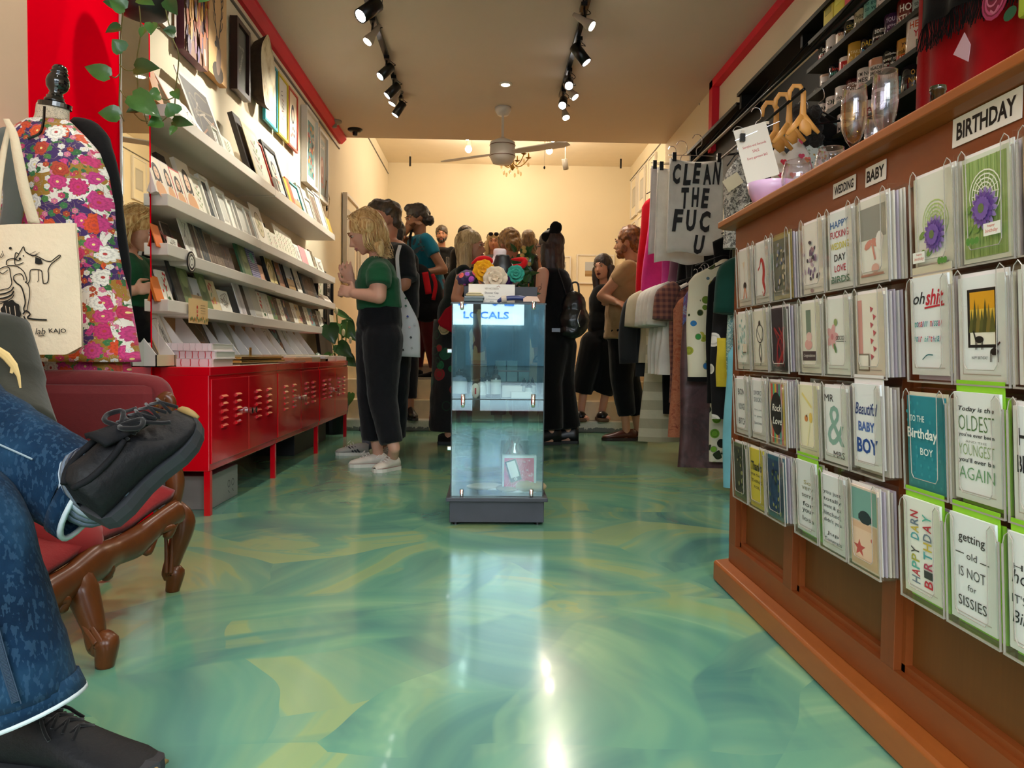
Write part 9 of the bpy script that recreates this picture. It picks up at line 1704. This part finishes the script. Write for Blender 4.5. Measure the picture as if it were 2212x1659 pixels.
MB().tube(spline([B(1232, 632), B(1236, 612), B(1248, 612), B(1251, 634)], 10), .007, 8).build('top_handle', mat('black_leather_bag', ''), bpk, smooth=True); MB().tube(spline([B(1226, 645), B(1208, 590, -.02), B(1202, 570, .02)], 10), .010, 8, flat=.4).build('strap', mat('black_leather_bag', ''), bpk, smooth=True); MB().tube(spline([B(1254, 670, -.08), B(1248, 690, -.1), B(1252, 706, -.09)], 8), .003, 6).build('zip', CHROME, bpk)
ph = thing('phone', 'grey phone sticking out of the back pocket of the woman with the bow', 'phone', at(1200, 713, Y=5.78)); MB().box(at(1192, 717, Y=5.78), at(1210, 709, Y=5.79)).build('body', mat('phone_grey', '8a94a4', .2), ph)
# 11. smiling dark-haired woman in black
tB, HBb, AB, nbB, *_ = figure('smiling woman with long dark hair in black cropped trousers and slip-on sandals, facing left', 6.95, 1302, 580, pi+.95, .98, .102, at(1292, 905, Y=6.95).x, (DNK, .05, .45), DNK, skinm('skin_light', 'cf9478'), hairmat('dark_brown_hair', '', ''), long=(.36, 1.0), yawb=pi+.3, pitch=.02, rollh=.08, hip_px=1300, shoes={'L': (at(1255, 905, Y=6.98).x, 6.98, pi+1.9), 'R': (at(1300, 905, Y=6.99).x, 6.99, pi+1.9)}, lip='7a2028', brow='2a1a14', arms={'L': ((1300, 640, -.12), (1330, 640, -.2))}, leg=(.14, .10, .10), kneepx={'L': (1266, 800), 'R': (1318, 800)}, ankle_show=.17)
for x in (1253, 1300):
    c = at(x+4, 908, Y=6.98); c.z = .105; MB().box((c.x-.07, c.y-.14, .102), (c.x+.03, c.y+.08, .135)).build('sandal_sole', mat('tan_sole', '5a3c20', .6), tB, bevel=.01); mb = MB(); mb.ell((c.x-.02, c.y-.05, .150), (.055, .07, .045)); mb.build('sandal_strap', BLACKM, tB, smooth=True)
# 12. red-haired man in a beige shirt, arms crossed
LINEN = cloth('beige_linen', 'a8865c', var=.15, bump=.6, bs=10)
tC, HC, AC, nbC, hpC, chC, fwC, rtC = figure('red-haired bearded man in a beige linen shirt with arms crossed, brown leather shoes', 6.30, 1358, 526, pi-.45, 1.05, .001, at(1352, 945, Y=6.3).x, (LINEN, .09, .48), DNK, skinm('skin_freckled', 'c08a68'), hairmat('ginger_hair', '5a2e10', '9a5c24', (3, 3, 2)), hip_px=1350, top_r=(.215, .225), yawb=pi-.3, arms={'L': ((1300, 640, -.10), (1330, 652, -.22)), 'R': ((1378, 655, .1), (1330, 650, -.05))}, shoes={'L': (at(1352, 948, Y=6.30).x, 6.28, pi), 'R': (at(1378, 945, Y=6.42).x, 6.42, pi)}, shoe_m=(mat('brown_leather_shoe', '4e2010', .3, .15, 12, coat=.3), mat('brown_sole', '2c1a10', .6), .085), leg=(.135, .095, .075), beard=hairmat('ginger_beard', '6a3a18', '8a5024', (3, 3, 3)), brow='6a3a18', ankle_show=.12)
mb = MB(); mb.tube([nbC+Vector((0, 0, .03)), nbC+Vector((0, 0, -.03))], [.072, .085], 18); finish(mb, 'collar', LINEN, tC, .009, 2)
# champagne glass and held can hand are left to the figures; a flute held by the bearded man
fl = thing('champagne_flute', 'champagne flute held by the bearded man at the back', 'glass', at(968, 580, Y=9.7)); MB().lathe([(.02, 0), (.004, .004), (.004, .06), (.02, .08), (.022, .18), (.019, .20)], at(967, 590, Y=9.7), 14).build('glass', GLASS, fl, smooth=True)
